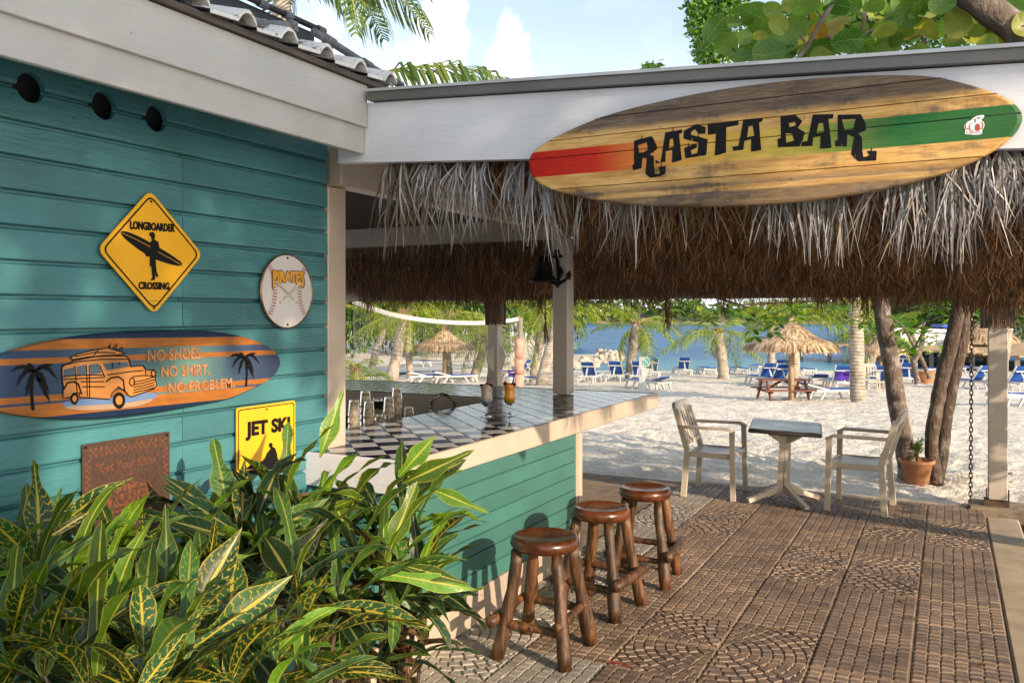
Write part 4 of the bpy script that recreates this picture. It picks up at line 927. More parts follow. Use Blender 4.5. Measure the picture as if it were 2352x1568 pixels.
# ---- baseball plate
cc = onX(660, 669, SX); rad = .166
t = thing('round_sign', 'round white baseball shaped sign with red stitching reading PIRATES', 'sign', cc)
cir = lambda r, n=48, dx=0: [cc + Vector((dx, r * math.cos(2 * math.pi * i / n), r * math.sin(2 * math.pi * i / n))) for i in range(n)]
SGW = simple('enamel_white', (.55, .52, .50), .22, .06, 4, bump=.1)
m = MB(); m.prism([cir(rad)], NX, .006); m.build('plate', SGW, t)
m = MB(); pr = [(rad - .004, .001), (rad - .002, .004), (rad + .002, .003), (rad + .003, -.006)]
m.lathe(pr, (0, 0, 0), 48); m.v = [(cc.x + z, cc.y + x, cc.z + y) for x, y, z in m.v]; m.build('rim', simple('copper_rim', (.25, .14, .08), .25, metal=.8), t, True)
RED = flat('stitch_red', (.26, .03, .02), .4); m = MB()
for sgn in (-1, 1):
    for k in range(25):
        a = R(-62 + 124 * k / 24); py = sgn * (.205 - .125 * math.cos(a) * 1.0); pz = .155 * math.sin(a)
        if py * py + pz * pz > (rad - .008) ** 2: continue
        b = cc + Vector((.0012, py, pz)); tx = Vector((0, sgn * math.sin(a) * .5, math.cos(a))).normalized(); nx = Vector((0, tx.z, -tx.y))
        for s2 in (-1, 1): m.stroke([b, b + nx * s2 * .014 + tx * .007], .0042, NX)
m.build('stitching', RED, t)
C5 = crop(960, 940, 5.058); A = planeX(C5, .0032); B_ = planeX(C5, .0042)
fan = lambda a, b: b if b > .5 else b + (b - .5) * 1.25 * (abs(a - .5) * 2) ** 2.2 + (.0)
m = MB(); lettering(m, 'PIRATES', A(318, 585), A(915, 600), A(318, 372) - A(318, 585), .03, nrm=NX, bend=fan, fat=.10); m.build('letter_outline', flat('dark_red_print', (.09, .02, .015)), t)
m = MB(); lettering(m, 'PIRATES', B_(325, 582), B_(908, 597), B_(325, 380) - B_(325, 582), .03, nrm=NX, bend=fan, fat=.04); m.build('lettering', flat('gold_print', (.62, .30, .015)), t)
m = MB(); W3 = planeX(C5, .0022)
for (a, b) in (((385, 590), (775, 985)), ((830, 620), (455, 985))):
    m.tube([W3(*a), W3(*[a[i] + (b[i] - a[i]) * .35 for i in (0, 1)]), W3(*[a[i] + (b[i] - a[i]) * .85 for i in (0, 1)])], [.007, .006, .0032], 8); m.tube([W3(*[a[i] + (b[i] - a[i]) * .96 for i in (0, 1)]), W3(*b)], [.0045, .005], 8)
m.build('crossed_bats', simple('bat_cream', (.46, .40, .34), .4), t)
m = MB(); nail(m, cc + Vector((.001, 0, .150)), .005); nail(m, cc + Vector((.001, 0, -.150)), .005); m.build('screw', IRON, t)

# ---- jet ski
cn = [onX(543, 937, SX), onX(678, 925, SX), onX(684, 1062, SX), onX(547, 1095, SX)]
y0, y1 = cn[0].y, cn[1].y; z1 = onX(543, 937, SX).z; z0 = z1 - .275; rc = lambda d, o: round_poly([Vector((SX + o, y0 + d, z1 - d)), Vector((SX + o, y0 + d, z0 + d)), Vector((SX + o, y1 - d, z0 + d)), Vector((SX + o, y1 - d, z1 - d))], .014)
t = thing('jet_ski_sign', 'yellow rectangular sign reading JET SKI half hidden by the leaves', 'sign', (SX, (y0 + y1) / 2, (z0 + z1) / 2))
m = MB(); m.prism([rc(0, 0)], NX, .004); m.build('plate', YEL, t)
m = MB(); m.prism([rc(.008, .0012), rc(.0125, .0012)], NX, 0); m.build('border', INK, t)
C3 = crop(0, 1500, 1.2379); Q = planeX(C3, .0015); Q2 = planeX(C3, .0025)
m = MB(); lettering(m, 'JET SKI', Q(1142, 168), Q(1345, 138), Q(1142, 103) - Q(1142, 168), .03, nrm=NX, fat=.05); m.build('lettering', INK, t)
m = MB(); m.prism([[Q(1247, 205), Q(1253, 197), Q(1264, 198), Q(1267, 207), Q(1264, 214), Q(1278, 222), Q(1286, 245), Q(1290, 272), Q(1312, 285), Q(1330, 300), Q(1322, 312), Q(1290, 318), Q(1240, 318), Q(1190, 322), Q(1140, 316), Q(1165, 300), Q(1205, 292), Q(1228, 270), Q(1240, 244), Q(1256, 224), Q(1250, 216)]], NX, 0)
m.prism([[Q(1120, 330), Q(1180, 322), Q(1250, 326), Q(1320, 318), Q(1345, 322), Q(1300, 338), Q(1200, 345)]], NX, 0); m.build('rider_silhouette', INK, t)
m = MB(); nail(m, Q(1238, 42)); m.build('screw', IRON, t)

# ---- rusty plate
C7 = crop(280, 1600, 2.6133); P = planeX(C7, .0); Q = planeX(C7, .0012)
y0, y1 = P(75, 170).y, P(930, 48).y; z1 = (P(75, 170).z + P(930, 48).z) / 2; z0 = z1 - .46
t = thing('rusty_sign', 'rusty brown metal plate with faded Route US shield behind the leaves', 'sign', (SX, (y0 + y1) / 2, (z0 + z1) / 2))
rust = Nt('rust_plate'); v = rust.coord((1, 1, 1)); n = rust.noise(v, 90, 6, .7); n2 = rust.noise(v, 5, 5)
rust.set(Base_Color=rust.mix(rust.step(n2, .35, .7), rust.ramp(n, [(.3, (.03, .017, .013)), (.7, (.075, .040, .028))]), rust.ramp(n, [(.3, (.035, .018, .012)), (.7, (.10, .045, .025))])), Roughness=.55, Normal=rust.bump(n, .3, .002))
rx = [Vector((SX, y0, z1)), Vector((SX, y0, z0)), Vector((SX, y1, z0)), Vector((SX, y1, z1))]
m = MB(); m.prism([rx], NX, .004); m.build('plate', rust.m, t)
rl = Nt('rust_print'); v = rl.coord((1, 1, 1)); n = rl.noise(v, 120, 6, .7); rl.set(Base_Color=rl.ramp(n, [(.40, (.05, .026, .018)), (.56, (.17, .055, .02))]), Roughness=.6); RPR = rl.m
m = MB(); s = .0105; N_ = 26
for r in range(3):
    for k in range(int((y1 - y0 - .03) / s)):
        if (k + r) % 2 and random.random() < .85: yy = y0 + .015 + k * s; zz = z1 - .018 - r * s; m.poly([(SX + .0012, yy, zz - s), (SX + .0012, yy + s, zz - s), (SX + .0012, yy + s, zz), (SX + .0012, yy, zz)])
for side in (y0 + .010, y1 - .010 - 2 * s):
    for k in range(34):
        for r in range(2):
            if (k + r) % 2 and random.random() < .75: yy = side + r * s; zz = z1 - .055 - k * s; m.poly([(SX + .0012, yy, zz - s), (SX + .0012, yy + s, zz - s), (SX + .0012, yy + s, zz), (SX + .0012, yy, zz)])
m.build('checker_border', RPR, t)
m = MB(); W_ = y1 - y0; yc = (y0 + y1) / 2; V = lambda a, b: Vector((SX + .0012, y0 + a * W_, z1 - b * .46))
lettering(m, '"Get Your Kicks"', V(.14, .235), V(.86, .235), Vector((0, 0, .032)), .02, nrm=NX); lettering(m, 'on', V(.47, .30), V(.55, .30), Vector((0, 0, .018)), .01, nrm=NX); m.build('lettering', RPR, t)
sh = [V(.20, .44), V(.27, .36), V(.36, .375), V(.5, .33), V(.64, .375), V(.73, .36), V(.80, .44), V(.74, .54), V(.80, .68), V(.70, .84), V(.5, .93), V(.30, .84), V(.20, .68), V(.26, .54)]
m = MB(); m.prism([smooth_loop(sh, 1), smooth_loop(inset(sh, .05), 1)], NX, 0); m.stroke([V(.25, .56) + NX * .0003, V(.75, .56) + NX * .0003], .005, NX)
m.prism([[V(.24, .44), V(.30, .385), V(.5, .36), V(.70, .385), V(.76, .44), V(.71, .53), V(.29, .53)]], NX, 0); m.build('shield', RPR, t)
m = MB(); k = NX * .0008; lettering(m, 'ROUTE', V(.31, .51) + k, V(.69, .51) + k, Vector((0, 0, .050)), .03, nrm=NX); m.build('shield_lettering', rust.m, t); m = MB(); lettering(m, 'US', V(.40, .66), V(.60, .66), Vector((0, 0, .040)), .03, nrm=NX); m.build('shield_lettering', rust.m, t); m = MB(); lettering(m, '66', V(.34, .86), V(.66, .86), Vector((0, 0, .075)), .03, nrm=NX); m.build('shield_lettering', rust.m, t)
m = MB(); nail(m, V(.03, .025), .005); nail(m, V(.965, .025), .005); m.build('screw', IRON, t)

# ---- wooden surfboard sign on the hut wall
C8 = crop(0, 1150, 2.13818); SX2 = WX + .045
P8 = lambda off=0.0: (lambda cx, cy: onX(*C8(cx, cy), SX2 + off))
P = P8()
up_ = [(-330, 560), (-240, 480), (-100, 420), (0, 387), (200, 322), (440, 265), (750, 218), (1050, 195), (1400, 184), (1650, 188), (1850, 215), (2000, 250), (2110, 292), (2200, 345), (2245, 395), (2260, 440)]
dn_ = [(2250, 490), (2215, 545), (2130, 610), (2000, 672), (1850, 738), (1600, 790), (1300, 845), (1050, 880), (800, 900), (560, 905), (300, 895), (0, 850), (-150, 800), (-270, 700), (-325, 620)]
out = [P(*q) for q in up_ + dn_]
tip = P(2258, 450); tail = P(-330, 590); ax = (tip - tail); Lb = ax.length; ax.normalize(); nz_ = NX.cross(ax).normalized()
cen = (tip + tail) / 2
t = thing('surfboard_sign', 'wooden surfboard sign with orange and blue stripes reading NO SHOES NO SHIRT NO PROBLEM', 'sign', cen)
def uv8(p): d = p - tail; return (d.dot(ax) / Lb, .5 + d.dot(nz_) / .40)
sb = Nt('painted_surfboard'); tc = sb.n('ShaderNodeTexCoord'); sp = sb.n('ShaderNodeSeparateXYZ'); sb.L.new(tc.outputs['UV'], sp.inputs[0]); U, Vv = sp.outputs[0], sp.outputs[1]
gv = sb.coord((1, .10, 1), False); g = sb.noise(gv, 60, 6, .6); gg = sb.noise(gv, 220, 4, .7)
blue = sb.ramp(U, [(0, (.016, .030, .085)), (.45, (.035, .075, .11)), (.62, (.10, .19, .16)), (.8, (.04, .07, .12)), (1, (.02, .028, .065))])
orange = sb.ramp(sb.math('ADD', sb.math('MULTIPLY', g, .6), sb.math('MULTIPLY', gg, .4)), [(.3, (.20, .06, .010)), (.7, (.36, .135, .025))])
# stripe edges measured across the board, from the lower rail up
def band(lo, hi): a = sb.step(Vv, lo - .004, lo + .004); b = sb.step(Vv, hi + .004, hi - .004); return sb.math('MULTIPLY', a, b)
vs_ = lambda cx, cy: uv8(P(cx, cy))[1]
bands = [(vs_(1300, 845 - 52) , vs_(1300, 700)), (vs_(900, 715), vs_(900, 668)), (vs_(1300, 418), vs_(1300, 377)), (vs_(1300, 322), vs_(1300, 248))]
bm_ = None
for lo, hi in bands: x = band(lo, hi); bm_ = x if bm_ is None else sb.math('MAXIMUM', bm_, x)
rail = sb.math('MAXIMUM', sb.step(Vv, vs_(1300, 700 + 90) + .003, vs_(1300, 790) - .003), sb.step(Vv, vs_(1300, 248) - .003, vs_(1300, 248) + .003))
c = sb.mix(bm_, blue, orange); c = sb.mix(rail, c, (.006, .016, .045))
c = sb.hsv(c, sb.math('MULTIPLY_ADD', sb.noise(sb.coord((1, 1, 1), False), 14, 6, .7), .6, .70))
sb.set(Base_Color=c, Roughness=sb.math('MULTIPLY_ADD', g, .3, .25), Normal=sb.bump(gg, .3, .002)); sb.b.inputs['Specular IOR Level'].default_value = .25
def dome_board(m, outline, nrm, th, edge, uvf, mi=0):
    ol = smooth_loop(outline, 1); c = sum(ol, Vector()) / len(ol)
    layers = [(1.0, 0 - th), (1.0, -th * .55), (.992, -th * .2), (.975, 0)]
    k = len(ol); rings = []
    for f, d in layers: rings.append([p + (c - p).normalized() * (1 - f) * edge * 10 + nrm * d for p in ol])
    flat_ = [p for r in rings for p in r]
    fs = [(a * k + i, a * k + (i + 1) % k, (a + 1) * k + (i + 1) % k, (a + 1) * k + i) for a in range(len(rings) - 1) for i in range(k)]
    f0 = fs[0]; n0 = (flat_[f0[1]] - flat_[f0[0]]).cross(flat_[f0[2]] - flat_[f0[1]])
    if n0.dot(flat_[f0[0]] - c) < 0: fs = [f[::-1] for f in fs]
    m.faces(flat_, fs, mi, [uvf(p) for p in flat_])
    m.prism([rings[-1]], nrm, 0, mi, None, uvf)
m = MB(); dome_board(m, out, NX, .028, .035, uv8); m.build('board_blank', sb.m, t, True)
CARO = simple('carved_orange', (.40, .16, .035), .4, .3, 30, (1, .15, 1), bump=.3); LINE = simple('burnt_line', (.006, .005, .004), .6, .1, spec=.15); PUD = flat('puddle_blue', (.10, .16, .30), .5); PUD2 = flat('puddle_sand', (.30, .20, .13), .6)
A1, A2, A3, A4 = P8(.0012), P8(.003), P8(.0045), P8(.006)
m = MB(); m.prism([smooth_loop([A1(490, 790), A1(520, 755), A1(700, 735), A1(1000, 715), A1(1180, 685), A1(1260, 695), A1(1262, 720), A1(1180, 760), A1(1000, 790), A1(800, 800), A1(560, 805)], 1)], NX, 0); m.build('puddle', PUD, t)
m = MB(); m.prism([smooth_loop([A1(495, 795), A1(700, 790), A1(1000, 775), A1(1200, 735), A1(1240, 740), A1(1140, 790), A1(950, 815), A1(700, 832), A1(540, 820)], 1)], NX, -.0005) if False else m.prism([smooth_loop([A2(495, 800), A2(700, 790), A2(1000, 775), A2(1200, 735), A2(1240, 742), A2(1140, 790), A2(950, 815), A2(700, 832), A2(540, 820)], 1)], NX, 0); m.build('sand_patch', PUD2, t)
body = [(497, 485), (520, 465), (600, 430), (760, 400), (900, 392), (1010, 395), (1040, 420), (1048, 480), (1145, 470), (1180, 505), (1235, 505), (1250, 530), (1245, 590), (1258, 620), (1240, 655), (1060, 720), (1035, 715), (1010, 680), (950, 640), (900, 690), (880, 740), (640, 725), (640, 690), (610, 690), (575, 720), (560, 725), (505, 730), (510, 640), (500, 590)]
m = MB(); m.prism([[A2(*q) for q in body]], NX, 0)
m.prism([smooth_loop([A2(570, 410), A2(620, 380), A2(760, 345), A2(850, 325), A2(940, 350), A2(1005, 372), A2(960, 382), A2(700, 400), A2(600, 425)], 1)], NX, 0); m.build('wagon', CARO, t)
m = MB()
for wpoly in ([(510, 505), (598, 480), (600, 545), (512, 555)], [(612, 480), (690, 462), (692, 545), (618, 548)], [(722, 462), (790, 455), (815, 530), (724, 545)], [(828, 455), (1020, 440), (1040, 478), (855, 510)]): m.prism([[A3(*q) for q in wpoly]], NX, 0)
m.build('wagon_window', flat('window_blue', (.04, .07, .10)), t)
m = MB()
for cx, cy, rx_, ry_ in ((955, 750, 50, 66), (598, 735, 32, 48)):
    for rr_, mi, aa in ((1, 0, A3), (.55, 1, A4)): m.prism([[aa(cx + rx_ * rr_ * math.cos(a), cy + ry_ * rr_ * math.sin(a)) for a in [i * .3142 for i in range(20)]]], NX, 0, mi)
m.build('wheel', [LINE, CARO], t)
m = MB(); st = lambda pts, w_=.0038: m.stroke([A3(*q) for q in pts], w_, NX)
st(body + [body[0]]); st([(560, 405), (620, 380), (760, 345), (860, 328), (940, 352), (1005, 372), (960, 382), (700, 402), (575, 425), (560, 405)])
for x in ((600, 430, 620, 690), (615, 440, 700, 0), (695, 405, 700, 720), (715, 440, 720, 725), (800, 440, 840, 560)):
    if x[3]: st([(x[0], 470), (x[2], x[3])])
st([(505, 560), (600, 550), (690, 548), (830, 545)]); st([(505, 580), (840, 565)]); st([(500, 470), (620, 440), (820, 420), (1030, 420)]); st([(650, 600), (760, 600), (835, 598)]); st([(660, 640), (840, 640)])
st([(850, 600), (890, 570), (950, 560), (990, 590), (1000, 680)], .006); st([(515, 660), (540, 610), (590, 600), (630, 620), (655, 700)], .006); st([(860, 545), (1040, 520), (1150, 510)]); st([(1060, 560), (1150, 550), (1230, 555)])
for k in range(5): st([(1070, 600 + k * 22), (1150, 590 + k * 20), (1240, 560 + k * 22)])
st([(1040, 590), (1055, 570), (1075, 575), (1078, 625), (1055, 635), (1040, 615), (1040, 590)], .005); st([(1212, 520), (1235, 505), (1250, 530), (1240, 560), (1220, 560), (1212, 520)], .005); st([(1145, 470), (1165, 500), (1172, 555)])
for q in ([(870, 330), (890, 290), (880, 330)], [(905, 335), (940, 292), (930, 345)], [(945, 350), (985, 322), (980, 355)]): st(q, .005)
st([(600, 400), (760, 365), (930, 368)]); st([(750, 390), (790, 345)]); st([(1048, 480), (1030, 425)]); st([(900, 445), (905, 495)]); st([(955, 440), (960, 490)])
m.build('wagon_outline', LINE, t)
# palms
def palm_print(cx, top, bot, sc, bend):
    trunk = [A2(cx + bend * .55 - 10 * sc, top), A2(cx + bend - 14 * sc, (top + bot) / 2), A2(cx + bend * .6 - 12 * sc, bot), A2(cx + bend * .6 + 14 * sc, bot - 2), A2(cx + bend + 10 * sc, (top + bot) / 2), A2(cx + bend * .55 + 12 * sc, top)]
    m = MB(); m.prism([trunk], NX, 0)
    for (dx, dy, sag) in ((-190, -20, 40), (-150, 110, 60), (-75, 190, 40), (60, 0, -60), (150, -80, 10), (185, 70, 70), (110, 170, 55), (-60, -95, 10), (120, 230, 10)):
        dx *= sc; dy *= sc; sag *= sc; n = 8; L, Rr = [], []
        for k in range(n + 1):
            f = k / n; x = cx + dx * f; y = top - 5 + dy * f - (sag * 1.3) * math.sin(math.pi * f * .9) * .8 + 30 * sc * f * f; w_ = 26 * sc * math.sin(math.pi * (.12 + .88 * f)) ** .7 + 1; j = 8 * sc * (k % 2)
            nx_, ny_ = -dy / math.hypot(dx, dy), dx / math.hypot(dx, dy)
            L.append(A3(x + nx_ * (w_ * .6 - j), y + ny_ * (w_ * .6 - j))); Rr.append(A3(x - nx_ * (w_ * .6 + j * .6), y - ny_ * (w_ * .6 + j * .6)))
        for k in range(n):
            q = [L[k], L[k + 1], Rr[k + 1], Rr[k]]; m.poly(q if (q[1] - q[0]).cross(q[2] - q[0]).dot(NX) > 0 else q[::-1])
    m.build('palm_print', LINE, t)
palm_print(280, 525, 830, 1.0, -25); palm_print(1960, 415, 640, .66, 22)
for x in (0,):
    m = MB()
    LET = simple('carved_letter', (.30, .145, .065), .6, .35, 60, bump=.5); EDG = simple('carved_letter_edge', (.24, .10, .045), .6, .3, 60)
    for mm, off, bold in ((EDG, .0015, .055), (LET, .0035, .025)):
        a = P8(off); m = MB()
        lettering(m, 'NO SHOES.', a(1185, 442), a(1625, 415), a(1185, 345) - a(1185, 442), bold, nrm=NX); lettering(m, 'NO SHIRT.', a(1292, 567), a(1682, 545), a(1292, 475) - a(1292, 567), bold, nrm=NX); lettering(m, 'NO PROBLEM.', a(1350, 697), a(1880, 648), a(1350, 610) - a(1350, 697), bold, nrm=NX)
        m.build('lettering', mm, t)

# ---- RASTA BAR surfboard on the beam
FY = BY - .045; NY = Vector((0, -1, 0)); C1 = crop(1900, 250, 1.21237)
PB = lambda off=0.0: (lambda cx, cy: onY(*C1(cx, cy), FY - off))
P = PB()
otl = [(98, 440), (110, 400), (140, 372), (178, 346), (260, 300), (410, 236), (560, 190), (740, 148), (930, 110), (1150, 78), (1400, 52), (1650, 38), (1850, 38), (1960, 48), (2080, 75), (2180, 105), (2270, 140), (2325, 180), (2346, 222), (2343, 255), (2318, 300), (2270, 345), (2190, 400), (2090, 448), (1950, 500), (1780, 545), (1600, 580), (1380, 612), (1150, 630), (900, 638), (700, 636), (520, 622), (350, 597), (220, 565), (150, 535), (112, 495)]
tail = P(98, 445); tip = P(2346, 235); ax = tip - tail; Lb = ax.length; ax.normalize(); vz = ax.cross(NY) * -1
if vz.z < 0: vz = -vz
cen = (tip + tail) / 2
t = thing('rasta_bar_sign', 'weathered wooden surfboard sign reading RASTA BAR with red yellow green stripe', 'sign', cen)
def uvB(p): d = Vector(p) - tail; return (d.dot(ax) / Lb, .5 + d.dot(vz) / .40)
rb = Nt('rasta_planks'); tc = rb.n('ShaderNodeTexCoord'); sp = rb.n('ShaderNodeSeparateXYZ'); rb.L.new(tc.outputs['UV'], sp.inputs[0]); U, Vv = sp.outputs[0], sp.outputs[1]
gv = rb.coord((.10, 1, 1), False); g = rb.noise(gv, 34, 6, .6, .6); gg = rb.noise(gv, 170, 5, .7); wn = rb.noise(rb.coord((.5, 1, 1.6), False), 6, 8, .68); wv = rb.noise(rb.coord((1, 1, .12), False), 60, 4, .7)
og = rb.ramp(rb.math('ADD', rb.math('MULTIPLY', g, .65), rb.math('MULTIPLY', gg, .35)), [(.3, (.33, .155, .040)), (.5, (.53, .31, .10)), (.7, (.66, .44, .19))])
grey = rb.ramp(rb.math('ADD', rb.math('MULTIPLY', g, .5), rb.math('MULTIPLY', gg, .5)), [(.3, (.045, .032, .025)), (.55, (.13, .095, .072)), (.75, (.24, .19, .155))])
vm = lambda cx, cy: uvB(P(cx, cy))[1]
topw = rb.step(Vv, vm(1100, 238) , vm(1100, 205)); botw = rb.step(Vv, vm(1000, 500), vm(1000, 540)); midl = rb.math('MULTIPLY', rb.step(Vv, vm(900, 578), vm(900, 570)), rb.step(Vv, vm(900, 545), vm(900, 553)))
botw = rb.math('MULTIPLY', botw, rb.math('SUBTRACT', 1.0, rb.math('MULTIPLY', midl, .75)))
wst = rb.math('MAXIMUM', rb.math('MULTIPLY', topw, .95), rb.math('MULTIPLY', botw, .8))
blot = rb.math('MULTIPLY', rb.step(rb.math('ADD', wn, rb.math('MULTIPLY', wv, .16)), .60, .72), .8)
wst = rb.math('ADD', wst, blot, clamp=True); wst = rb.math('MULTIPLY', wst, rb.step(rb.math('ADD', g, wn), .55, .85))
wst = rb.math('MULTIPLY', wst, rb.step(U, .02, .14))
base = rb.mix(wst, og, grey)
stripe = rb.ramp(U, [(.0, (.36, .002, .002)), (.17, (.45, .008, .004)), (.26, (.55, .13, .02)), (.42, (.60, .36, .045)), (.56, (.50, .40, .05)), (.66, (.13, .24, .025)), (.76, (.012, .125, .03)), (1, (.008, .095, .030))])
s0, s1 = vm(1000, 432), vm(1000, 305)
sm = rb.math('MULTIPLY', rb.step(Vv, s0 - .003, s0 + .003), rb.step(Vv, s1 + .003, s1 - .003))
alpha = rb.ramp(U, [(0, (.97,) * 3), (.2, (.95,) * 3), (.32, (.65,) * 3), (.55, (.55,) * 3), (.68, (.8,) * 3), (.8, (.96,) * 3)])
c = rb.mix(rb.math('MULTIPLY', sm, alpha), base, stripe); c = rb.hsv(c, rb.math('MULTIPLY_ADD', gg, .5, .75))
rb.set(Base_Color=c, Roughness=rb.math('MULTIPLY_ADD', wst, .35, .32), Normal=rb.bump(gg, .5, .004)); rb.b.inputs['Specular IOR Level'].default_value = .15
# split into planks along the cracks
uvpts = [uvB(P(*q)) for q in otl]
def to3(uv, d): return tail + ax * (uv[0] * Lb) + vz * ((uv[1] - .5) * .40) + NY * d
sm_out = [(p.x, p.y) for p in smooth_loop([Vector((a, b, 0)) for a, b in uvpts], 2)]
cr = [vm(1000, 168), vm(1000, 255), vm(1000, 340), vm(1000, 452), vm(1000, 500)]; cr = [1.6, cr[0] + .0, cr[1], cr[2] - .002, cr[4], -1]
cuv = (.5, .45)
for k in range(len(cr) - 1):
    hi, lo = cr[k], cr[k + 1]; gap = .004
    pl = clip_rect(sm_out, -1, 2, lo + gap, hi - gap)
    if len(pl) < 3: continue
    m = MB(); kk = len(pl)
    def ring(f, d, e):
        o = []
        for (a, b) in pl:
            L_ = math.hypot((a - cuv[0]) * Lb, (b - cuv[1]) * .4); s_ = 1 - e / max(L_, .02)
            on_edge = abs(b - (lo + gap)) > 1e-6 and abs(b - (hi - gap)) > 1e-6
            aa, bb = (cuv[0] + (a - cuv[0]) * s_, cuv[1] + (b - cuv[1]) * s_) if on_edge else (a, b)
            o.append(to3((aa, min(max(bb, lo + gap), hi - gap)), d))
        return o
    rg = [ring(1, -.014, 0), ring(1, -.002, -.0), ring(1, .006, .004), ring(1, .010, .014)]
    fl = [p for r in rg for p in r]; fs = [(a * kk + i, a * kk + (i + 1) % kk, (a + 1) * kk + (i + 1) % kk, (a + 1) * kk + i) for a in range(3) for i in range(kk)]
    if area2(pl) < 0: fs = [f[::-1] for f in fs]
    fs2 = []
    for f in fs:
        fs2.append(f)
    m.faces(fl, fs2, 0, [uvB(p) for p in fl]); m.prism([rg[-1]], NY, 0, 0, None, uvB)
    m.build('plank', rb.m, t)
C3R = crop(2340, 390, 2.4)
LT = lambda cx, cy: onY(*C3R(cx, cy), FY - .0115)
H_ = [
 ([(90, 332), (245, 290), (262, 305), (298, 385), (290, 412), (228, 455), (268, 470), (270, 560), (280, 632), (318, 628), (322, 600), (305, 570), (375, 556), (372, 625), (330, 650), (235, 665), (192, 628), (205, 490), (165, 485), (158, 578), (78, 596), (75, 548), (90, 545)], [(125, 372), (205, 345), (215, 410), (180, 435), (135, 440)]),
 ([(370, 258), (525, 228), (522, 262), (495, 270), (520, 505), (430, 528), (435, 412), (375, 425), (372, 520), (285, 536), (282, 502), (335, 492)], [(412, 320), (440, 308), (450, 385), (402, 400)]),
 ([(537, 240), (655, 182), (735, 210), (732, 268), (668, 270), (640, 225), (610, 245), (600, 275), (752, 318), (740, 460), (552, 488), (540, 400), (630, 358), (660, 370), (655, 392), (600, 420), (610, 455), (660, 440), (672, 348), (535, 312)], None),
 ([(752, 185), (1030, 148), (1030, 190), (920, 210), (918, 438), (815, 466), (828, 268), (755, 278)], None),
 ([(1075, 140), (1248, 125), (1244, 160), (1215, 165), (1235, 415), (1142, 430), (1145, 318), (1082, 335), (1075, 412), (982, 420), (975, 385), (1030, 378)], [(1120, 205), (1158, 195), (1172, 285), (1108, 300)]),
 ([(1408, 115), (1540, 98), (1606, 155), (1562, 215), (1632, 258), (1578, 382), (1385, 390), (1382, 315), (1412, 308)], [(1482, 172), (1540, 160), (1545, 195), (1490, 208)], [(1455, 262), (1515, 268), (1530, 330), (1460, 350)]),
 ([(1700, 95), (1885, 92), (1880, 130), (1840, 135), (1868, 395), (1765, 402), (1770, 290), (1702, 300), (1696, 378), (1590, 380), (1605, 340), (1650, 335)], [(1750, 175), (1792, 170), (1805, 255), (1732, 265)]),
 ([(1922, 98), (2130, 92), (2178, 180), (2175, 240), (2105, 265), (2142, 300), (2145, 420), (2155, 478), (2210, 465), (2188, 422), (2275, 422), (2270, 508), (2110, 515), (2045, 450), (2070, 300), (2010, 270), (2005, 382), (1902, 380), (1900, 330), (1925, 325)], [(1962, 140), (2085, 135), (2062, 232), (1985, 240)]),
]
for lp in H_:
    lp = [x for x in lp if x]; m = MB()
    # ragged torn edges
    rag = []
    for k, q in enumerate(lp[0]):
        a, b = q, lp[0][(k + 1) % len(lp[0])]; rag.append(a); L_ = math.hypot(b[0] - a[0], b[1] - a[1])
        if L_ > 70 and abs(b[0] - a[0]) > 50 and a[1] > 250: f = .45; mx_, my_ = a[0] + (b[0] - a[0]) * f, a[1] + (b[1] - a[1]) * f; rag += [(mx_ - 5, my_), (mx_ + 2, my_ - 38), (mx_ + 6, my_)]
    m.prism([[LT(*q) for q in rag]] + [[LT(*q) for q in h_] for h_ in lp[1:]], NY, .0012); m.build('letter', INK, t)
C4 = crop(3520, 380, 7.128); K = lambda off: (lambda cx, cy: onY(*C4(cx, cy), FY - .0110 - off))
stk = [(690, 850), (720, 780), (672, 690), (690, 610), (770, 545), (870, 515), (880, 470), (950, 435), (1010, 395), (1090, 380), (1200, 368), (1230, 390), (1180, 470), (1120, 505), (1180, 530), (1230, 610), (1215, 700), (1155, 775), (1170, 860), (1100, 890), (940, 900), (820, 885), (720, 885)]
m = MB(); a = K(.0006); m.prism([smooth_loop([a(*q) for q in stk], 1)], NY, .0005); m.build('sticker', flat('sticker_white', (.66, .65, .66)), t)
RED2 = flat('sticker_red', (.36, .045, .02)); m = MB(); a = K(.0012)
ell = lambda cx, cy, rx_, ry_, aa: [aa(cx + rx_ * math.cos(i * .35), cy + ry_ * math.sin(i * .35)) for i in range(18)]
b2 = K(.0017)
for cx, cy, rx_, ry_ in ((770, 660, 72, 100), (895, 700, 92, 118), (1130, 650, 66, 100)): m.prism([ell(cx, cy, rx_, ry_, a), ell(cx + (14 if cx < 1000 else -14), cy - 8, rx_ - 16, ry_ - 14, a)], NY, 0)
m.prism([ell(1042, 700, 68, 105, b2)], NY, 0)
lettering(m, 'PUNCHIE', a(810, 868), a(1035, 862), a(810, 828) - a(810, 868), .02, nrm=NY); m.build('pumpkin_print', RED2, t)
m = MB()
for q in ([(950, 580), (975, 520), (940, 480), (905, 490)], [(980, 570), (990, 470), (1040, 430), (1085, 455), (1070, 490), (1045, 470), (1090, 425), (1150, 440)]): m.stroke([a(*x) for x in q], .0016, NY)
m.prism([[a(730, 815), a(785, 820), a(755, 860)]], NY, 0); m.prism([[a(1070, 825), a(1125, 815), a(1100, 860)]], NY, 0); m.build('vine_print', flat('sticker_green', (.02, .10, .04)), t)
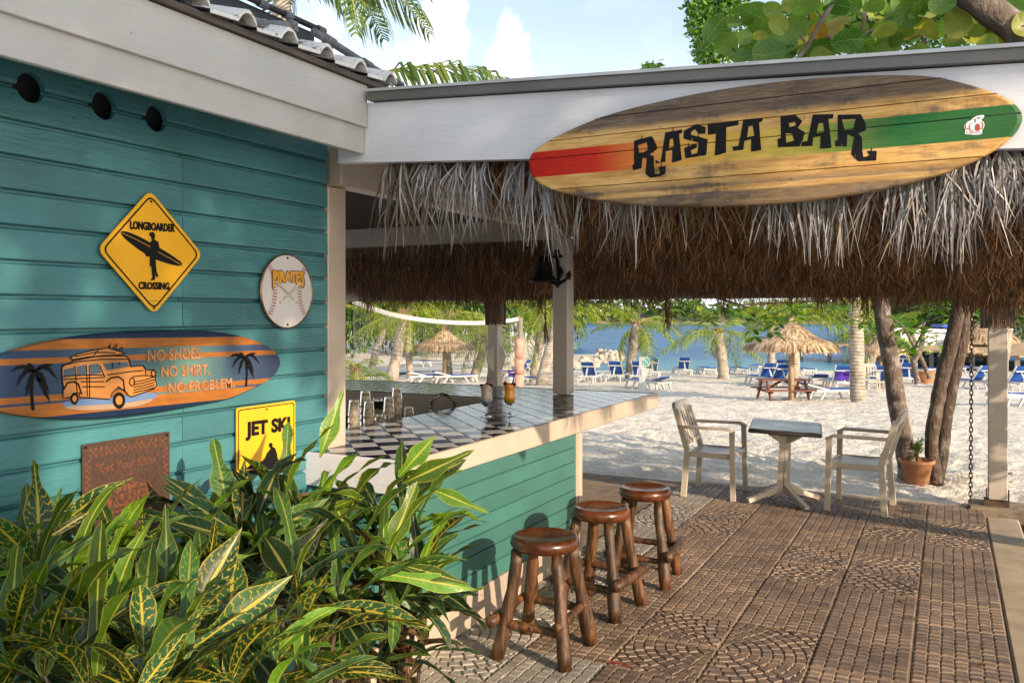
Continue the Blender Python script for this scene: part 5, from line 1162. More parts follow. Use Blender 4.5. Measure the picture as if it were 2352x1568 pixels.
# ================================================================== CROTONS
GRD = (.022, .062, .012)
CR = [croton('croton_green', (.036, .095, .016), (.27, .27, .05), .12, .08), croton('croton_dark', (.011, .036, .014), (.24, .22, .07), .08, .02),
      croton('croton_lime', (.080, .165, .012), (.42, .42, .06), .08, .03), croton('croton_yellow', (.016, .055, .012), (.46, .36, .04), .10, .40)]
DRY = croton('croton_dry', (.16, .085, .04), (.30, .18, .09), .1, .1); BRONZE = croton('croton_bronze', (.045, .035, .014), (.34, .20, .08), .1, .05)
def leaf_mesh(name, mat, L, wd, droop, wave, fold, twist=0, n=11):
    m = MB(); P = []; UV = []
    ph = random.uniform(0, 6)
    for k in range(n + 1):
        t = k / n; w_ = wd * (math.sin(math.pi * min(1, (t * .93 + .05)) ** .85) ** .75) * (.72 + .28 * math.sin(ph + t * 9)) if k < n else .0006
        if t < .09: w_ = wd * .09
        a = droop * t; x0 = L * (math.sin(a) / max(droop, .01) if abs(droop) > .01 else t); z0 = -L * (1 - math.cos(a)) / (droop if abs(droop) > .01 else 1)
        tw = twist * t
        for j, s in enumerate((-1, -.5, 0, .5, 1)):
            y = s * w_; z = abs(s) * w_ * fold + wave * math.sin(ph + t * 15 + (2 if s < 0 else 0)) * abs(s) * (1 if 0 < k < n else 0)
            y, z = y * math.cos(tw) - z * math.sin(tw), y * math.sin(tw) + z * math.cos(tw)
            P.append((x0 + z * math.sin(a), y, z0 + z * math.cos(a))); UV.append((.5 + .5 * s, t))
    m.faces(P, [(k * 5 + j, (k + 1) * 5 + j, (k + 1) * 5 + j + 1, k * 5 + j + 1) for k in range(n) for j in range(4)], 0, UV)
    return m.mesh(name, mat, smooth=True)
LV = {}
for i, mt in enumerate(CR + [DRY, BRONZE]):
    LV[i] = [leaf_mesh('croton_leaf_shape', mt, random.uniform(.30, .41) * (.6 if i == 4 else 1), random.uniform(.030, .038) * (1.2 if i == 3 else 1), random.uniform(.35, 1.25) * (1.5 if i == 4 else 1), random.uniform(.004, .010) * (2.0 if i == 4 else 1), random.uniform(.15, .6), random.uniform(-.6, .6)) for _ in range(5)]
def aim(o, d, roll=0, sc=1):
    d = Vector(d).normalized(); z = Vector((0, 0, 1)); y = z.cross(d)
    if y.length < .05: y = Vector((0, 1, 0))
    y.normalize(); z = d.cross(y); M_ = Matrix((d, y, z)).transposed().to_4x4()
    return Matrix.Translation(o) @ M_ @ Matrix.Rotation(roll, 4, 'X') @ Matrix.Scale(sc, 4)
def bush(label, base, ros, mix, hero=(), nleaf=9, low=75):
    t = thing('croton_bush', label, 'shrub', base, 'variegated croton shrubs in the bed')
    st = MB(); bv = Vector(base)
    for (u, v, s, sc) in ros:
        v += low if v < 1300 else 0
        c = atS(u, v, s); b = Vector((base[0] + (c.x - base[0]) * .45 + random.gauss(0, .04), base[1] + (c.y - base[1]) * .45 + random.gauss(0, .04), 0))
        st.tube([b, b.lerp(c, .5) + Vector((random.gauss(0, .03), random.gauss(0, .03), 0)), c], [.010, .008, .005], 6)
        n = nleaf + random.randint(-2, 2)
        for k in range(n):
            az = k * 2.4 + random.uniform(-.3, .3); f = k / n; el = 1.30 - 1.35 * f + random.uniform(-.2, .2)
            d = Vector((math.cos(az) * math.cos(el), math.sin(az) * math.cos(el), math.sin(el)))
            wt = list(mix); wt[2] *= 2.6 * (1 - f) ** 1.5; wt[1] *= .3 + 1.6 * f; wt[5] *= 2 * f; kind = random.choices(range(6), wt)[0]
            if c.x + d.x * .28 < WX + .05: d.x = abs(d.x) * .4
            o = c - Vector((0, 0, .09 * f))
            inst('leaf', random.choice(LV[kind]), t, aim(o, d, random.uniform(-.5, .5), sc * random.uniform(.72, 1.12)))
    for (u0, v0, s0, u1, v1, s1, wd, kind, fold) in hero:
        a, b = atS(u0, v0, s0), atS(u1, v1, s1); L_ = (b - a).length
        me = leaf_mesh('croton_leaf_shape', (CR + [DRY, BRONZE])[kind], L_ * 1.04, wd * s0 / 1950, .28, .003, fold)
        view = (EYEV - a).normalized(); d = (b - a).normalized(); z = (view - d * view.dot(d)).normalized(); y = z.cross(d)
        M_ = Matrix((d, y, z)).transposed().to_4x4(); inst('leaf', me, t, Matrix.Translation(a) @ M_ @ Matrix.Rotation(.10, 4, 'Y'))
    st.build('stems', wood('croton_stem', (.05, .035, .02), (.14, .11, .07)), t, kind='stuff')
bush('tall dark green croton against the bar corner, right of the jet ski sign', (-1.95, 2.75, 0), [(735, 1085, 3.2, 1), (800, 1110, 3.2, .95), (860, 1140, 3.15, .95), (930, 1130, 3.15, 1), (955, 1170, 3.1, .85), (900, 1200, 3.0, .95), (965, 1235, 3.05, .8), (820, 1220, 2.9, 1), (920, 1270, 2.95, .85), (965, 1330, 3.0, .8), (880, 1320, 2.8, 1), (920, 1390, 2.9, .85), (760, 1290, 2.8, .95), (900, 1430, 2.8, .9)], (4, 4, 2.2, .5, .1, 1.2),
     [(735, 1050, 3.1, 787, 898, 3.1, 22, 2, .25), (915, 1095, 3.1, 992, 1008, 3.05, 24, 2, .2), (925, 1110, 3.1, 1070, 1042, 3.0, 24, 2, .2), (940, 1120, 3.1, 1060, 1060, 3.05, 24, 0, .2), (900, 1250, 2.9, 955, 1112, 2.9, 27, 2, .3), (985, 1120, 3.1, 1110, 1172, 3.0, 18, 2, .2), (850, 1310, 2.75, 1085, 1352, 2.7, 26, 2, .2), (900, 1290, 2.8, 1060, 1335, 2.7, 18, 2, .2), (655, 1090, 3.1, 662, 965, 3.15, 20, 0, .4), (880, 1370, 2.8, 1010, 1392, 2.8, 24, 0, .2)])
bush('spreading croton below the rusty plate, green leaves with pale ribs', (-2.0, 2.25, 0), [(520, 1140, 3.0, 1), (590, 1115, 3.0, 1), (650, 1120, 3.05, 1), (560, 1200, 2.85, 1), (640, 1190, 2.8, 1), (700, 1165, 2.95, 1), (470, 1200, 2.9, .95), (620, 1270, 2.65, 1), (720, 1250, 2.7, 1), (520, 1280, 2.7, 1), (680, 1340, 2.5, 1), (780, 1370, 2.6, 1), (430, 1250, 2.8, .9)], (4, 4, 1.2, .6, .05, .8),
     [(520, 1150, 2.95, 488, 1000, 3.0, 30, 0, .3), (545, 1210, 2.9, 348, 1075, 2.95, 24, 1, .2), (560, 1230, 2.8, 350, 1100, 2.85, 26, 1, .3), (590, 1190, 2.8, 650, 1040, 2.95, 26, 1, .4), (600, 1240, 2.7, 745, 1150, 2.7, 30, 0, .2), (640, 1330, 2.6, 745, 1200, 2.6, 26, 1, .2), (520, 1230, 2.7, 282, 1165, 2.75, 28, 1, .2)])
bush('croton at the left edge with long green leaves', (-2.05, 1.45, 0), [(50, 1210, 2.5, .9), (110, 1240, 2.5, .9), (180, 1265, 2.55, .9), (20, 1280, 2.3, .9), (90, 1300, 2.3, 1), (170, 1320, 2.35, .95), (260, 1300, 2.6, .95), (-40, 1250, 2.4, .9), (330, 1330, 2.55, .9), (230, 1380, 2.4, .9)], (4, 3, 1, 1.3, .02, .3),
     [(65, 1270, 2.4, 60, 1105, 2.45, 26, 0, .3), (0, 1300, 2.3, 190, 1185, 2.35, 24, 3, .3), (-20, 1390, 2.2, 200, 1240, 2.2, 30, 0, .3), (260, 1270, 2.5, 205, 1262, 2.5, 20, 3, .3)])
bush('yellow veined croton in the front, lowest in the bed', (-1.35, 1.45, 0), [(60, 1440, 1.85, .85), (160, 1470, 1.8, .85), (250, 1450, 1.9, .85), (330, 1490, 1.85, .85), (420, 1520, 1.85, .85), (100, 1550, 1.7, .85), (220, 1560, 1.7, .85), (330, 1590, 1.7, .85), (530, 1560, 1.95, .85), (20, 1500, 1.75, .85), (470, 1420, 2.15, .9), (380, 1400, 2.15, .9), (600, 1530, 2.1, .85), (690, 1480, 2.3, .9), (700, 1570, 2.2, .9), (620, 1620, 2.0, .9)], (3.2, 1.2, 1.2, 4.5, .05, .1),
     [(395, 1490, 2.0, 548, 1225, 2.05, 46, 3, .35), (440, 1490, 1.95, 662, 1328, 2.0, 46, 3, .3), (165, 1530, 1.75, 5, 1342, 1.8, 36, 3, .25), (300, 1520, 1.85, 240, 1300, 1.95, 40, 0, .5), (340, 1470, 1.85, 220, 1350, 1.9, 34, 3, .3), (540, 1450, 2.1, 660, 1600, 1.95, 30, 1, .3), (200, 1580, 1.6, 110, 1420, 1.7, 32, 3, .3), (310, 1600, 1.6, 480, 1380, 1.75, 30, 3, .4)])
bush('low croton with dry curled brown leaves beside the bar base', (-1.95, 2.95, 0), [(900, 1470, 2.95, .8), (970, 1450, 3.1, .75), (830, 1510, 2.8, .8), (930, 1530, 2.9, .75), (760, 1480, 2.7, .85)], (2, 3, .8, .1, 4, 2), (), 11)
m = MB(); rng = [(-2.66, -1.2), (-2.34, 3.08), (-1.96, 3.10), (-1.5, 2.62), (-.9, 1.2), (-.9, -1.2)]
m.prism([[Vector((x, y, -.04)) for x, y in rng]], (0, 0, 1), .1); m.build('planting_bed', simple('bed_soil', (.045, .032, .022), .95, .4, 12, bump=.9, bscale=30), kind='structure')
# ================================================================== TREES
BARK = simple('grey_bark', (.12, .090, .070), .9, .35, 5, (1, 1, .25), 1.0, 34, .035, dirt=((.34, .31, .28), 9, .5, .66, .8))
BARKD = simple('brown_bark', (.070, .045, .031), .9, .4, 5, (1, 1, .3), 1.0, 34, .035, dirt=((.22, .18, .15), 9, .5, .66, .7))
ALM = leafmat('almond_leaf', [(0, (.025, .095, .008)), (.45, (.085, .22, .012)), (.8, (.19, .34, .02)), (1, (.32, .40, .03))], .35, .45)
SGR = leafmat('sea_grape_leaf', [(0, (.05, .13, .018)), (.45, (.11, .22, .035)), (.75, (.19, .29, .06)), (.9, (.30, .30, .05)), (1, (.42, .25, .05))], .45, .45)
def seagrape():
    t = Nt('sea_grape_leaf'); isl = t.rnd(); c = t.ramp(isl, [(0, (.05, .13, .018)), (.45, (.10, .20, .03)), (.75, (.17, .27, .05)), (.93, (.26, .28, .045)), (1, (.40, .22, .04))])
    sp = t.n('ShaderNodeSeparateXYZ'); tc = t.n('ShaderNodeTexCoord'); t.L.new(tc.outputs['Object'], sp.inputs[0]); ay = t.math('ABSOLUTE', sp.outputs[1])
    k = t.math('FRACT', t.math('MULTIPLY', t.math('SUBTRACT', sp.outputs[0], t.math('MULTIPLY', ay, .75)), 34.0)); k = t.math('MULTIPLY', t.math('ABSOLUTE', t.math('SUBTRACT', k, .5)), 2.0)
    vein = t.math('MAXIMUM', t.math('MULTIPLY', t.step(k, .14, .03), .55), t.step(ay, .0030, .0012)); n = t.noise(t.coord(), 16, 5, .6); blot = t.step(t.noise(t.coord(), 30, 4, .6), .64, .72)
    c = t.hsv(c, t.math('MULTIPLY_ADD', n, .8, .6)); c = t.mix(t.math('MULTIPLY', vein, .6), c, (.34, .36, .14)); c = t.mix(t.math('MULTIPLY', blot, .45), c, (.20, .12, .04))
    t.set(Base_Color=c, Roughness=.4, Normal=t.bump(vein, .4, .004)); tr = t.n('ShaderNodeBsdfTranslucent'); t.L.new(t.hsv(c, 1.5, 1.1), tr.inputs['Color']); mx = t.n('ShaderNodeMixShader'); mx.inputs[0].default_value = .45
    t.L.new(t.b.outputs[0], mx.inputs[1]); t.L.new(tr.outputs[0], mx.inputs[2]); t.L.new(mx.outputs[0], t.N['Material Output'].inputs['Surface']); return t.m
SGR2 = seagrape()
SML = leafmat('small_tree_leaf', [(0, (.02, .07, .008)), (.5, (.07, .17, .015)), (1, (.16, .29, .03))], .4, .35)
def obl(name, mat, L, wd, rounded=False):
    m = MB(); P = [(0, 0, 0)]; n = 7 if not rounded else 12
    if rounded:
        pts = [(L * .5 + L * .52 * math.cos(a) * (1 - .10 * math.cos(a)), wd * math.sin(a), .020 * math.sin(2 * a + L * 90) + .022 * abs(math.sin(a))) for a in [math.pi + 2 * math.pi * (i + .5) / 16 for i in range(16)]]
        pts = [(-.01, 0, 0)] + pts; c = (L * .5, 0, -.015)
        m.faces([c] + pts, [(0, i, i + 1) for i in range(1, len(pts))] + [(0, len(pts), 1)])
    else:
        up = [(L * t, wd * math.sin(math.pi * t ** 1.25) , .15 * wd * math.sin(6 * t) - .35 * L * t * t * .4) for t in [i / 6 for i in range(7)]]
        md = [(x, 0, z - .25 * wd) for x, y, z in up]; dn = [(x, -y, z) for x, y, z in up]; P = up + md + dn
        m.faces(P, [(r * 7 + i, r * 7 + i + 1, (r + 1) * 7 + i + 1, (r + 1) * 7 + i) for r in (0, 1) for i in range(6)])
    return m.mesh(name, mat, smooth=True)
AL = [obl('almond_leaf_shape', ALM, .15, .032) for _ in range(2)]; SG = [obl('sea_grape_leaf_shape', SGR2, random.uniform(.14, .17), random.uniform(.07, .082), True) for _ in range(3)]
def rdir(lo=-1, hi=1):
    z = random.uniform(lo, hi); a = random.uniform(0, 2 * math.pi); r = math.sqrt(1 - z * z); return Vector((r * math.cos(a), r * math.sin(a), z))
def trunk(t, path, r0, r1, mat, n=10):
    m = MB(); P = smooth_loop(path, 2, False); k = len(P); m.tube(P, [(r0 + (r1 - r0) * i / (k - 1)) * (1 + .12 * noise.noise((i * .9, r0 * 50, 0))) * (1.25 if i == 0 else 1) for i in range(k)], n, jit=.05); return m.build('trunk', mat, t, True)
def sprig(t, c, n, me, up=.2, sc=1.0, spread=.05):
    for k in range(n):
        az = 2 * math.pi * k / n + random.uniform(-.3, .3); el = random.uniform(-.5, .7) + up * .4
        d = Vector((math.cos(az) * math.cos(el), math.sin(az) * math.cos(el), math.sin(el))); inst('leaf', random.choice(me), t, aim(c + d * spread * random.random(), d, random.uniform(-.4, .4), sc * random.uniform(.7, 1.1)))
# trunks just beyond the patio
b = atS(2085, 1092, 8.96); t = thing('almond_tree', 'grey leaning tree trunk left of the terracotta pot, glossy leaves above', 'tree', (b.x, b.y, -.1)); ALM1 = t
trunk(t, [b - Vector((0, 0, .08))] + [atS(u, v, s) for u, v, s in ((2082, 1040, 8.96), (2062, 940, 9.0), (2050, 850, 9.05), (2035, 770, 9.1), (2022, 690, 9.15), (2000, 560, 9.3))], .098, .085, BARK)
for (u, v, s, n) in ((1640, 735, 9.5, 7), (1700, 715, 9.6, 8), (1660, 705, 9.6, 8), (1770, 720, 9.3, 6), (1610, 708, 9.8, 6), (1730, 745, 9.4, 6), (1790, 755, 9.2, 7), (1755, 775, 9.2, 5), (1840, 715, 9.5, 7), (1970, 725, 9.3, 7), (2000, 750, 9.2, 6), (1940, 710, 9.4, 7), (1560, 700, 9.8, 6), (1890, 705, 9.4, 7), (1350, 700, 10, 7), (1420, 695, 10.2, 7), (1480, 702, 10, 6), (1810, 722, 9.5, 6), (1865, 715, 9.6, 6)):
    for _ in range(2): sprig(t, atS(u + random.uniform(-22, 22), v + random.uniform(-14, 14), s + random.uniform(-.3, .3)), n, AL)
b = atS(2155, 1100, 8.85); t = thing('almond_tree', 'dark forked double tree trunk right of the terracotta pot', 'tree', (b.x, b.y, -.1)); ALM2 = t
trunk(t, [b - Vector((0, 0, .08))] + [atS(u, v, s) for u, v, s in ((2135, 1030, 8.9), (2150, 940, 8.95), (2165, 860, 9.0), (2188, 780, 9.0), (2205, 690, 9.0), (2225, 560, 9.1))], .066, .075, BARKD)
b2 = atS(2188, 1092, 9.0); trunk(t, [atS(2152, 1104, 8.95) - Vector((0, 0, .08))] + [atS(u, v, s) for u, v, s in ((2165, 1040, 9.0), (2172, 960, 9.05), (2190, 870, 9.1), (2212, 780, 9.1), (2225, 690, 9.1), (2240, 560, 9.2))], .062, .070, BARKD)
for (u, v, s, n) in ((2080, 760, 9.4, 7), (2040, 735, 9.3, 8), (2110, 745, 9.5, 7), (2130, 770, 9.6, 7), (2060, 790, 9.4, 6), (2100, 795, 9.5, 6), (2150, 715, 9.3, 7), (2030, 770, 9.3, 6), (2195, 720, 9.4, 6), (2120, 715, 9.5, 7), (2240, 730, 9.6, 6), (2155, 795, 9.5, 4)):
    for _ in range(2): sprig(t, atS(u + random.uniform(-22, 22), v + random.uniform(-14, 14), s + random.uniform(-.3, .3)), n, AL)
for o in (t,):
    m = MB(); m.tube([atS(1500, 640, 9.4), atS(1700, 700, 9.5), atS(1900, 690, 9.4), atS(2015, 640, 9.2)], .012, 6)
    m.tube([atS(2100, 800, 9.5), atS(2130, 740, 9.5), atS(2200, 660, 9.1)], .010, 6); m.build('branch', BARKD, o)
def leafcloud(m, c, rad, n, L, wd, shell=.35, cl=0, keep=None):
    c = Vector(c); k = 0
    while k < n:
        d = rdir(); r = (shell + (1 - shell) * random.random() ** .5); p = c + Vector((d.x * rad[0], d.y * rad[1], d.z * rad[2])) * r
        k += 1
        if cl and noise.noise(p * cl) < -.05: continue
        if keep and not keep(p): continue
        a = (rdir() + Vector((0, 0, -.2))).normalized(); s = a.cross(rdir()).normalized() * wd; l = L * random.uniform(.6, 1.2)
        m.poly([p, p + a * l * .5 + s, p + a * l, p + a * l * .5 - s])
# sea grape over the roof, reaching out past the right of the frame; low unseen leaf clumps added to shade chairs and post
t = thing('sea_grape_tree', 'sea grape tree with big round leaves above the porch roof at upper right', 'tree', (3.2, 6.6, 0))
trunk(t, [(3.2, 6.6, -.1), (3.0, 6.0, 1.6), (2.4, 5.2, 3.0), (1.5, 4.7, 3.30), atS(2560, 210, 4.4), atS(2440, 130, 4.35), atS(2330, 62, 4.3), atS(2200, -25, 4.25)], .14, .06, BARK)
C24 = crop(2400, 0, 1.6333); at24 = lambda cx, cy, s: atS(*C24(cx, cy), s)
m = MB(); m.tube([at24(930, 400, 4.3), at24(1010, 310, 4.3), at24(1100, 150, 4.3), at24(1200, -10, 4.3)], [.010, .011, .012, .013], 7); m.tube([at24(1030, 40, 4.3), at24(1090, 75, 4.3), at24(1110, 110, 4.3)], .006, 5); m.tube([at24(1010, 260, 4.3), at24(980, 215, 4.3)], .005, 5); m.tube([at24(1100, 190, 4.35), at24(1200, 260, 4.4), at24(1250, 400, 4.4)], .008, 6)
m.tube([at24(1290, 380, 4.5), at24(1360, 200, 4.5), at24(1395, -20, 4.5)], [.009, .010, .012], 6); m.tube([at24(1340, 230, 4.4), at24(1430, 180, 4.4)], .006, 5); m.tube([at24(500, 200, 4.35), at24(700, 260, 4.4), at24(960, 330, 4.35)], .006, 5); m.build('branch', BARK, t)
m2 = MB()
for (c, rad, n) in (((3.3, 6.3, 2.1), (.8, .6, .75), 420), ((3.2, 7.5, 1.9), (.8, .6, .85), 420), ((3.6, 5.4, 3.4), (1.1, 1.0, .7), 300)): leafcloud(m2, c, rad, n, .17, .08, .1)
m2.build('crown', SGR, t)
hero = [(455, 185, 75), (530, 265, 70), (610, 345, 65), (680, 300, 68), (730, 250, 60), (790, 330, 90), (870, 270, 85), (965, 155, 72), (1205, 165, 80), (1010, 25, 80), (1075, 300, 85), (930, 20, 60), (1270, 250, 80), (1490, 180, 70), (1530, 235, 75), (1650, 75, 95), (1760, 20, 90), (1945, 140, 85), (2075, 130, 95), (2180, 240, 80), (2250, 250, 95), (2310, 30, 60), (850, 150, 60), (1090, 190, 55), (1350, 170, 50), (1200, 40, 70), (1300, 20, 60), (640, 230, 45), (1430, 30, 60), (1110, 360, 70), (900, 340, 60), (1400, 320, 55), (1330, 330, 50), (2340, 160, 70), (2120, 270, 60), (1600, 10, 70), (1850, 30, 70), (810, 60, 55), (700, 370, 55), (1180, 100, 45)]
for (cx, cy, r) in hero:
    c = at24(cx, cy, random.uniform(4.15, 4.6)); sc = r / 1.6333 / 1.63265 * 4.35 / 1950 * 2 / .155
    view = (EYEV - c).normalized(); d = (rdir(-.8, .8)); d = (d - view * d.dot(view)).normalized(); z = (view + rdir() * .75).normalized(); z = (z - d * z.dot(d)).normalized(); y = z.cross(d)
    M_ = Matrix((d, y, z)).transposed().to_4x4(); inst('leaf', random.choice(SG), t, Matrix.Translation(c - d * .075 * sc) @ M_ @ Matrix.Scale(sc, 4))
for _ in range(90):
    c = at24(random.uniform(430, 2352), random.uniform(-60, 330), random.uniform(4.5, 5.2))
    if C24(0, 0) and random.random() < .25: c = at24(random.uniform(1500, 2352), random.uniform(-60, 300), random.uniform(4.4, 5.2))
    inst('leaf', random.choice(SG), t, aim(c, rdir(-.6, .5), random.uniform(-1, 1), random.uniform(.8, 1.15)))
st = MB()
# upper crowns of the two trees behind the roof
def crown_part(t, u, v, s, rad, n, root):
    c = atS(u, v, s); m = MB()
    for k in range(7): d = rdir(); leafcloud(m, c + Vector((d.x * rad[0] * .6, d.y * rad[1] * .6, d.z * rad[2] * .6)), [r * .55 for r in rad], n // 7, .10, .022, .2)
    m.build('crown', SML, t); tr = MB(); tr.tube([Vector(root), Vector(root).lerp(c, .5) + Vector((0, 0, .15)), c], [.045, .03, .02], 7)
    for _ in range(8): d = rdir(-.3, 1); tr.tube([c - Vector((0, 0, .1)), c + Vector((d.x * rad[0], d.y * rad[1], d.z * rad[2])) * .8], [.014, .004], 5)
    tr.build('limb', BARKD, t)
RA, RB = atS(2000, 562, 9.3), atS(2225, 562, 9.1)
for tt, top in ((ALM1, (RA, atS(1960, 330, 9.9))), (ALM2, (RB, atS(2230, 330, 9.9)))): q = MB(); q.tube([top[0], top[1]], [.08, .05], 8); q.build('trunk_top', BARKD, tt)
RA, RB = atS(1960, 330, 9.9), atS(2230, 330, 9.9)
crown_part(ALM1, 1640, 52, 11.0, (.42, .5, .66), 2600, RA); crown_part(ALM1, 1500, 168, 11.0, (.20, .3, .14), 330, RA); crown_part(ALM1, 1890, 75, 11.5, (.6, .6, .6), 1300, RA)
crown_part(ALM2, 2100, 60, 10.8, (1.6, .8, .75), 5200, RB)
# shade tree standing out of the frame to the right; throws the dappled shade on eaves and beam
t = thing('shade_tree', 'broad leafy shade tree standing right of the porch', 'tree', (6.6, -2.2, 0))
trunk(t, [(6.9, -3.6, -.1), (6.7, -3.3, 2.0), (6.4, -2.4, 4.2), (6.2, -2.0, 5.4)], .16, .08, BARKD)
m = MB()
for (c, rad, n) in (((6.0, -2.3, 5.9), (1.2, 1.9, 1.2), 1700), ((6.0, -.3, 5.6), (1.2, 1.6, 1.05), 1700), ((6.0, 1.0, 5.5), (1.1, 1.1, .9), 1000), ((6.2, -4.4, 5.8), (1.1, 1.5, 1.1), 1200), ((6.2, -1.2, 6.6), (1.0, 2.2, .9), 1000)): leafcloud(m, c, rad, n, .26, .07, .15)
m.build('crown', SML, t)
# ================================================================== PALMS
PLM = leafmat('palm_leaf', [(0, (.05, .12, .010)), (.4, (.14, .23, .015)), (.75, (.27, .33, .022)), (1, (.44, .42, .035))], .35, .5)
PLD = leafmat('palm_dead_leaf', [(0, (.14, .09, .04)), (.6, (.30, .19, .08)), (1, (.42, .30, .14))], .6, .2)
RACH = simple('palm_rachis', (.26, .27, .06), .5)
PTR = Nt('palm_trunk'); v = PTR.coord((1, 1, 1)); wv = PTR.n('ShaderNodeTexWave', bands_direction='Z'); PTR.L.new(v, wv.inputs[0]); wv.inputs['Scale'].default_value = 3.2; wv.inputs['Distortion'].default_value = 2.5; wv.inputs['Detail'].default_value = 3
n = PTR.noise(v, 4, 6, .7); c = PTR.ramp(PTR.math('ADD', PTR.math('MULTIPLY', wv.outputs['Fac'], .16), PTR.math('MULTIPLY', n, .84)), [(.3, (.10, .08, .065)), (.45, (.26, .22, .18)), (.62, (.42, .37, .31))])
PTR.set(Base_Color=c, Roughness=.9, Normal=PTR.bump(wv.outputs['Fac'], .35, .02)); PTR = PTR.m
def frond_mesh(L, droop, nl=30, lw=.030, ll=.62, mat=PLM, hang=.6):
    m = MB(); P = []
    for k in range(13):
        t = k / 12; a = droop * t ** 1.3; P.append(Vector((0, 0, 0)) if k == 0 else P[-1] + Vector((math.cos(a), 0, -math.sin(a))) * L / 12)
    m.tube(P, [.022 * (1 - .8 * k / 12) for k in range(13)], 5, 1)
    for i in range(nl):
        t = .12 + .88 * i / nl; x = t * 12; k = min(11, int(x)); p = P[k].lerp(P[k + 1], x - k); d = (P[k + 1] - P[k]).normalized(); l = ll * (math.sin(math.pi * (t * .85 + .12)) ** .6) * random.uniform(.85, 1.1)
        for s in (-1, 1):
            out = (d * random.uniform(.45, .75) + Vector((0, s, 0)) * .8 + Vector((0, 0, random.uniform(-.1, .25)))).normalized(); dn = Vector((0, 0, -1)); w_ = d * lw * .5
            q0 = p; q1 = p + out * l * .45 + dn * l * .06; q2 = q1 + (out * (1 - hang) + dn * hang * random.uniform(.6, 1.2)).normalized() * l * .35; q3 = q2 + (out * .3 * (1 - hang) + dn).normalized() * l * .22
            m.faces([q0 - w_ * .5, q0 + w_ * .5, q1 + w_, q1 - w_, q2 + w_ * .8, q2 - w_ * .8, q3], [(0, 1, 2, 3), (3, 2, 4, 5), (5, 4, 6)])
    return m.mesh('frond_shape', [mat, RACH])
FR = [frond_mesh(random.uniform(1.9, 2.4), d) for d in (.5, .8, 1.15, 1.5, 1.8)]; FD = [frond_mesh(1.5, 1.9, mat=PLD, hang=.8)]
def palm(label, pts, s, r0, r1, nf=13, fs=1.0, base_z=None, dead=2, az0=None, ds=0):
    P = [atS(u, v, s + ds * i) for i, (u, v) in enumerate(pts)]; t = thing('palm_tree', label, 'palm', P[0], 'coconut palms on the beach')
    P[0] = P[0] - Vector((0, 0, .25)); trunk(t, P, r0 * .8, r1 * .8, PTR, 12); top = P[-1]
    for k in range(nf):
        az = k * 2.4 + random.uniform(-.3, .3) + (az0 or 0); el = random.uniform(.1, 1.1) - (k / nf) * .9; me = random.choice(FR)
        inst('frond', me, t, Matrix.Translation(top) @ Matrix.Rotation(az, 4, 'Z') @ Matrix.Rotation(-el, 4, 'Y') @ Matrix.Rotation(random.uniform(-.4, .4), 4, 'X') @ Matrix.Scale(fs * random.uniform(.85, 1.1), 4))
    for k in range(dead): inst('frond', FD[0], t, Matrix.Translation(top - Vector((0, 0, .1))) @ Matrix.Rotation(k * 2.1 + 1, 4, 'Z') @ Matrix.Rotation(.6, 4, 'Y') @ Matrix.Scale(fs * .7, 4))
    m = MB()
    for k in range(9): a = k * .7; m.bar(top + Vector((.12 * math.cos(a), .12 * math.sin(a), -.35)), top + Vector((.2 * math.cos(a), .2 * math.sin(a), .25)), .10, .03)
    m.build('crown_shaft', simple('palm_fibre', (.24, .17, .10), .9, .4, 9), t)
palm('short young palm just right of the hut corner post', [(820, 905), (818, 880), (815, 850)], 33, .22, .18, 12, .95)
palm('leaning palm behind the path beside the hedge', [(853, 843), (862, 810), (878, 768), (886, 735)], 48, .28, .2, 12, 1.15)
palm('tall white trunked palm in front of the volleyball net, thick at the foot', [(896, 885), (904, 850), (915, 800), (922, 750), (926, 722)], 38, .36, .25, 13, 1.15)
palm('slim dark trunked palm standing upright beside the hedge lounger', [(943, 868), (940, 830), (938, 780), (940, 730), (942, 690)], 39, .21, .17, 12, 1.1)
palm('palm with its trunk directly behind the left straw parasol', [(1031, 870), (1028, 830), (1026, 780), (1030, 725)], 41, .28, .2, 13, 1.15)
palm('palm leaning right with a short thick trunk, behind the slim post', [(1085, 866), (1096, 845), (1108, 810), (1115, 778)], 40, .30, .2, 13, 1.1)
palm('thin palm by the hedge, right of the left straw parasol', [(1092, 835), (1098, 800), (1102, 765)], 48, .22, .18, 10, 1.0)
palm('pale palm trunk leaning right, left of the bell post', [(1240, 888), (1252, 840), (1268, 790), (1276, 745), (1276, 700)], 34, .34, .2, 12, 1.1)
palm('pale palm behind the pink padded post, leaning slightly right', [(1222, 885), (1232, 830), (1240, 780), (1244, 735)], 37, .27, .2, 13, 1.15)
palm('palm with golden drooping fronds between the bell post and the sign post', [(1446, 872), (1449, 830), (1456, 785), (1462, 745)], 39, .30, .24, 15, 1.25)
palm('palm in the middle of the beach with fronds over the water', [(1662, 864), (1660, 830), (1654, 795), (1650, 765)], 40, .34, .27, 15, 1.2)
palm('thin palm just left of the big straw parasol', [(1771, 860), (1772, 820), (1770, 770), (1772, 710)], 43, .26, .22, 11, 1.1)
palm('palm with its trunk hidden behind the big straw parasol pole', [(1829, 890), (1826, 840), (1824, 780), (1820, 720)], 33, .24, .2, 14, 1.1)
palm('stout pale palm trunk right of the blue lounger, near the parasol', [(1973, 915), (1969, 870), (1968, 800), (1966, 730), (1960, 610)], 24.5, .28, .23, 14, 1.1)
palm('dark palm leaning behind the stout pale palm', [(1993, 868), (2000, 830), (2008, 800), (2015, 770)], 37, .25, .2, 13, 1.1)
palm('grey palm stem right of the cream post at the picture edge', [(2300, 868), (2303, 830), (2306, 810), (2312, 780), (2325, 600)], 36, .30, .24, 8, 1.0)
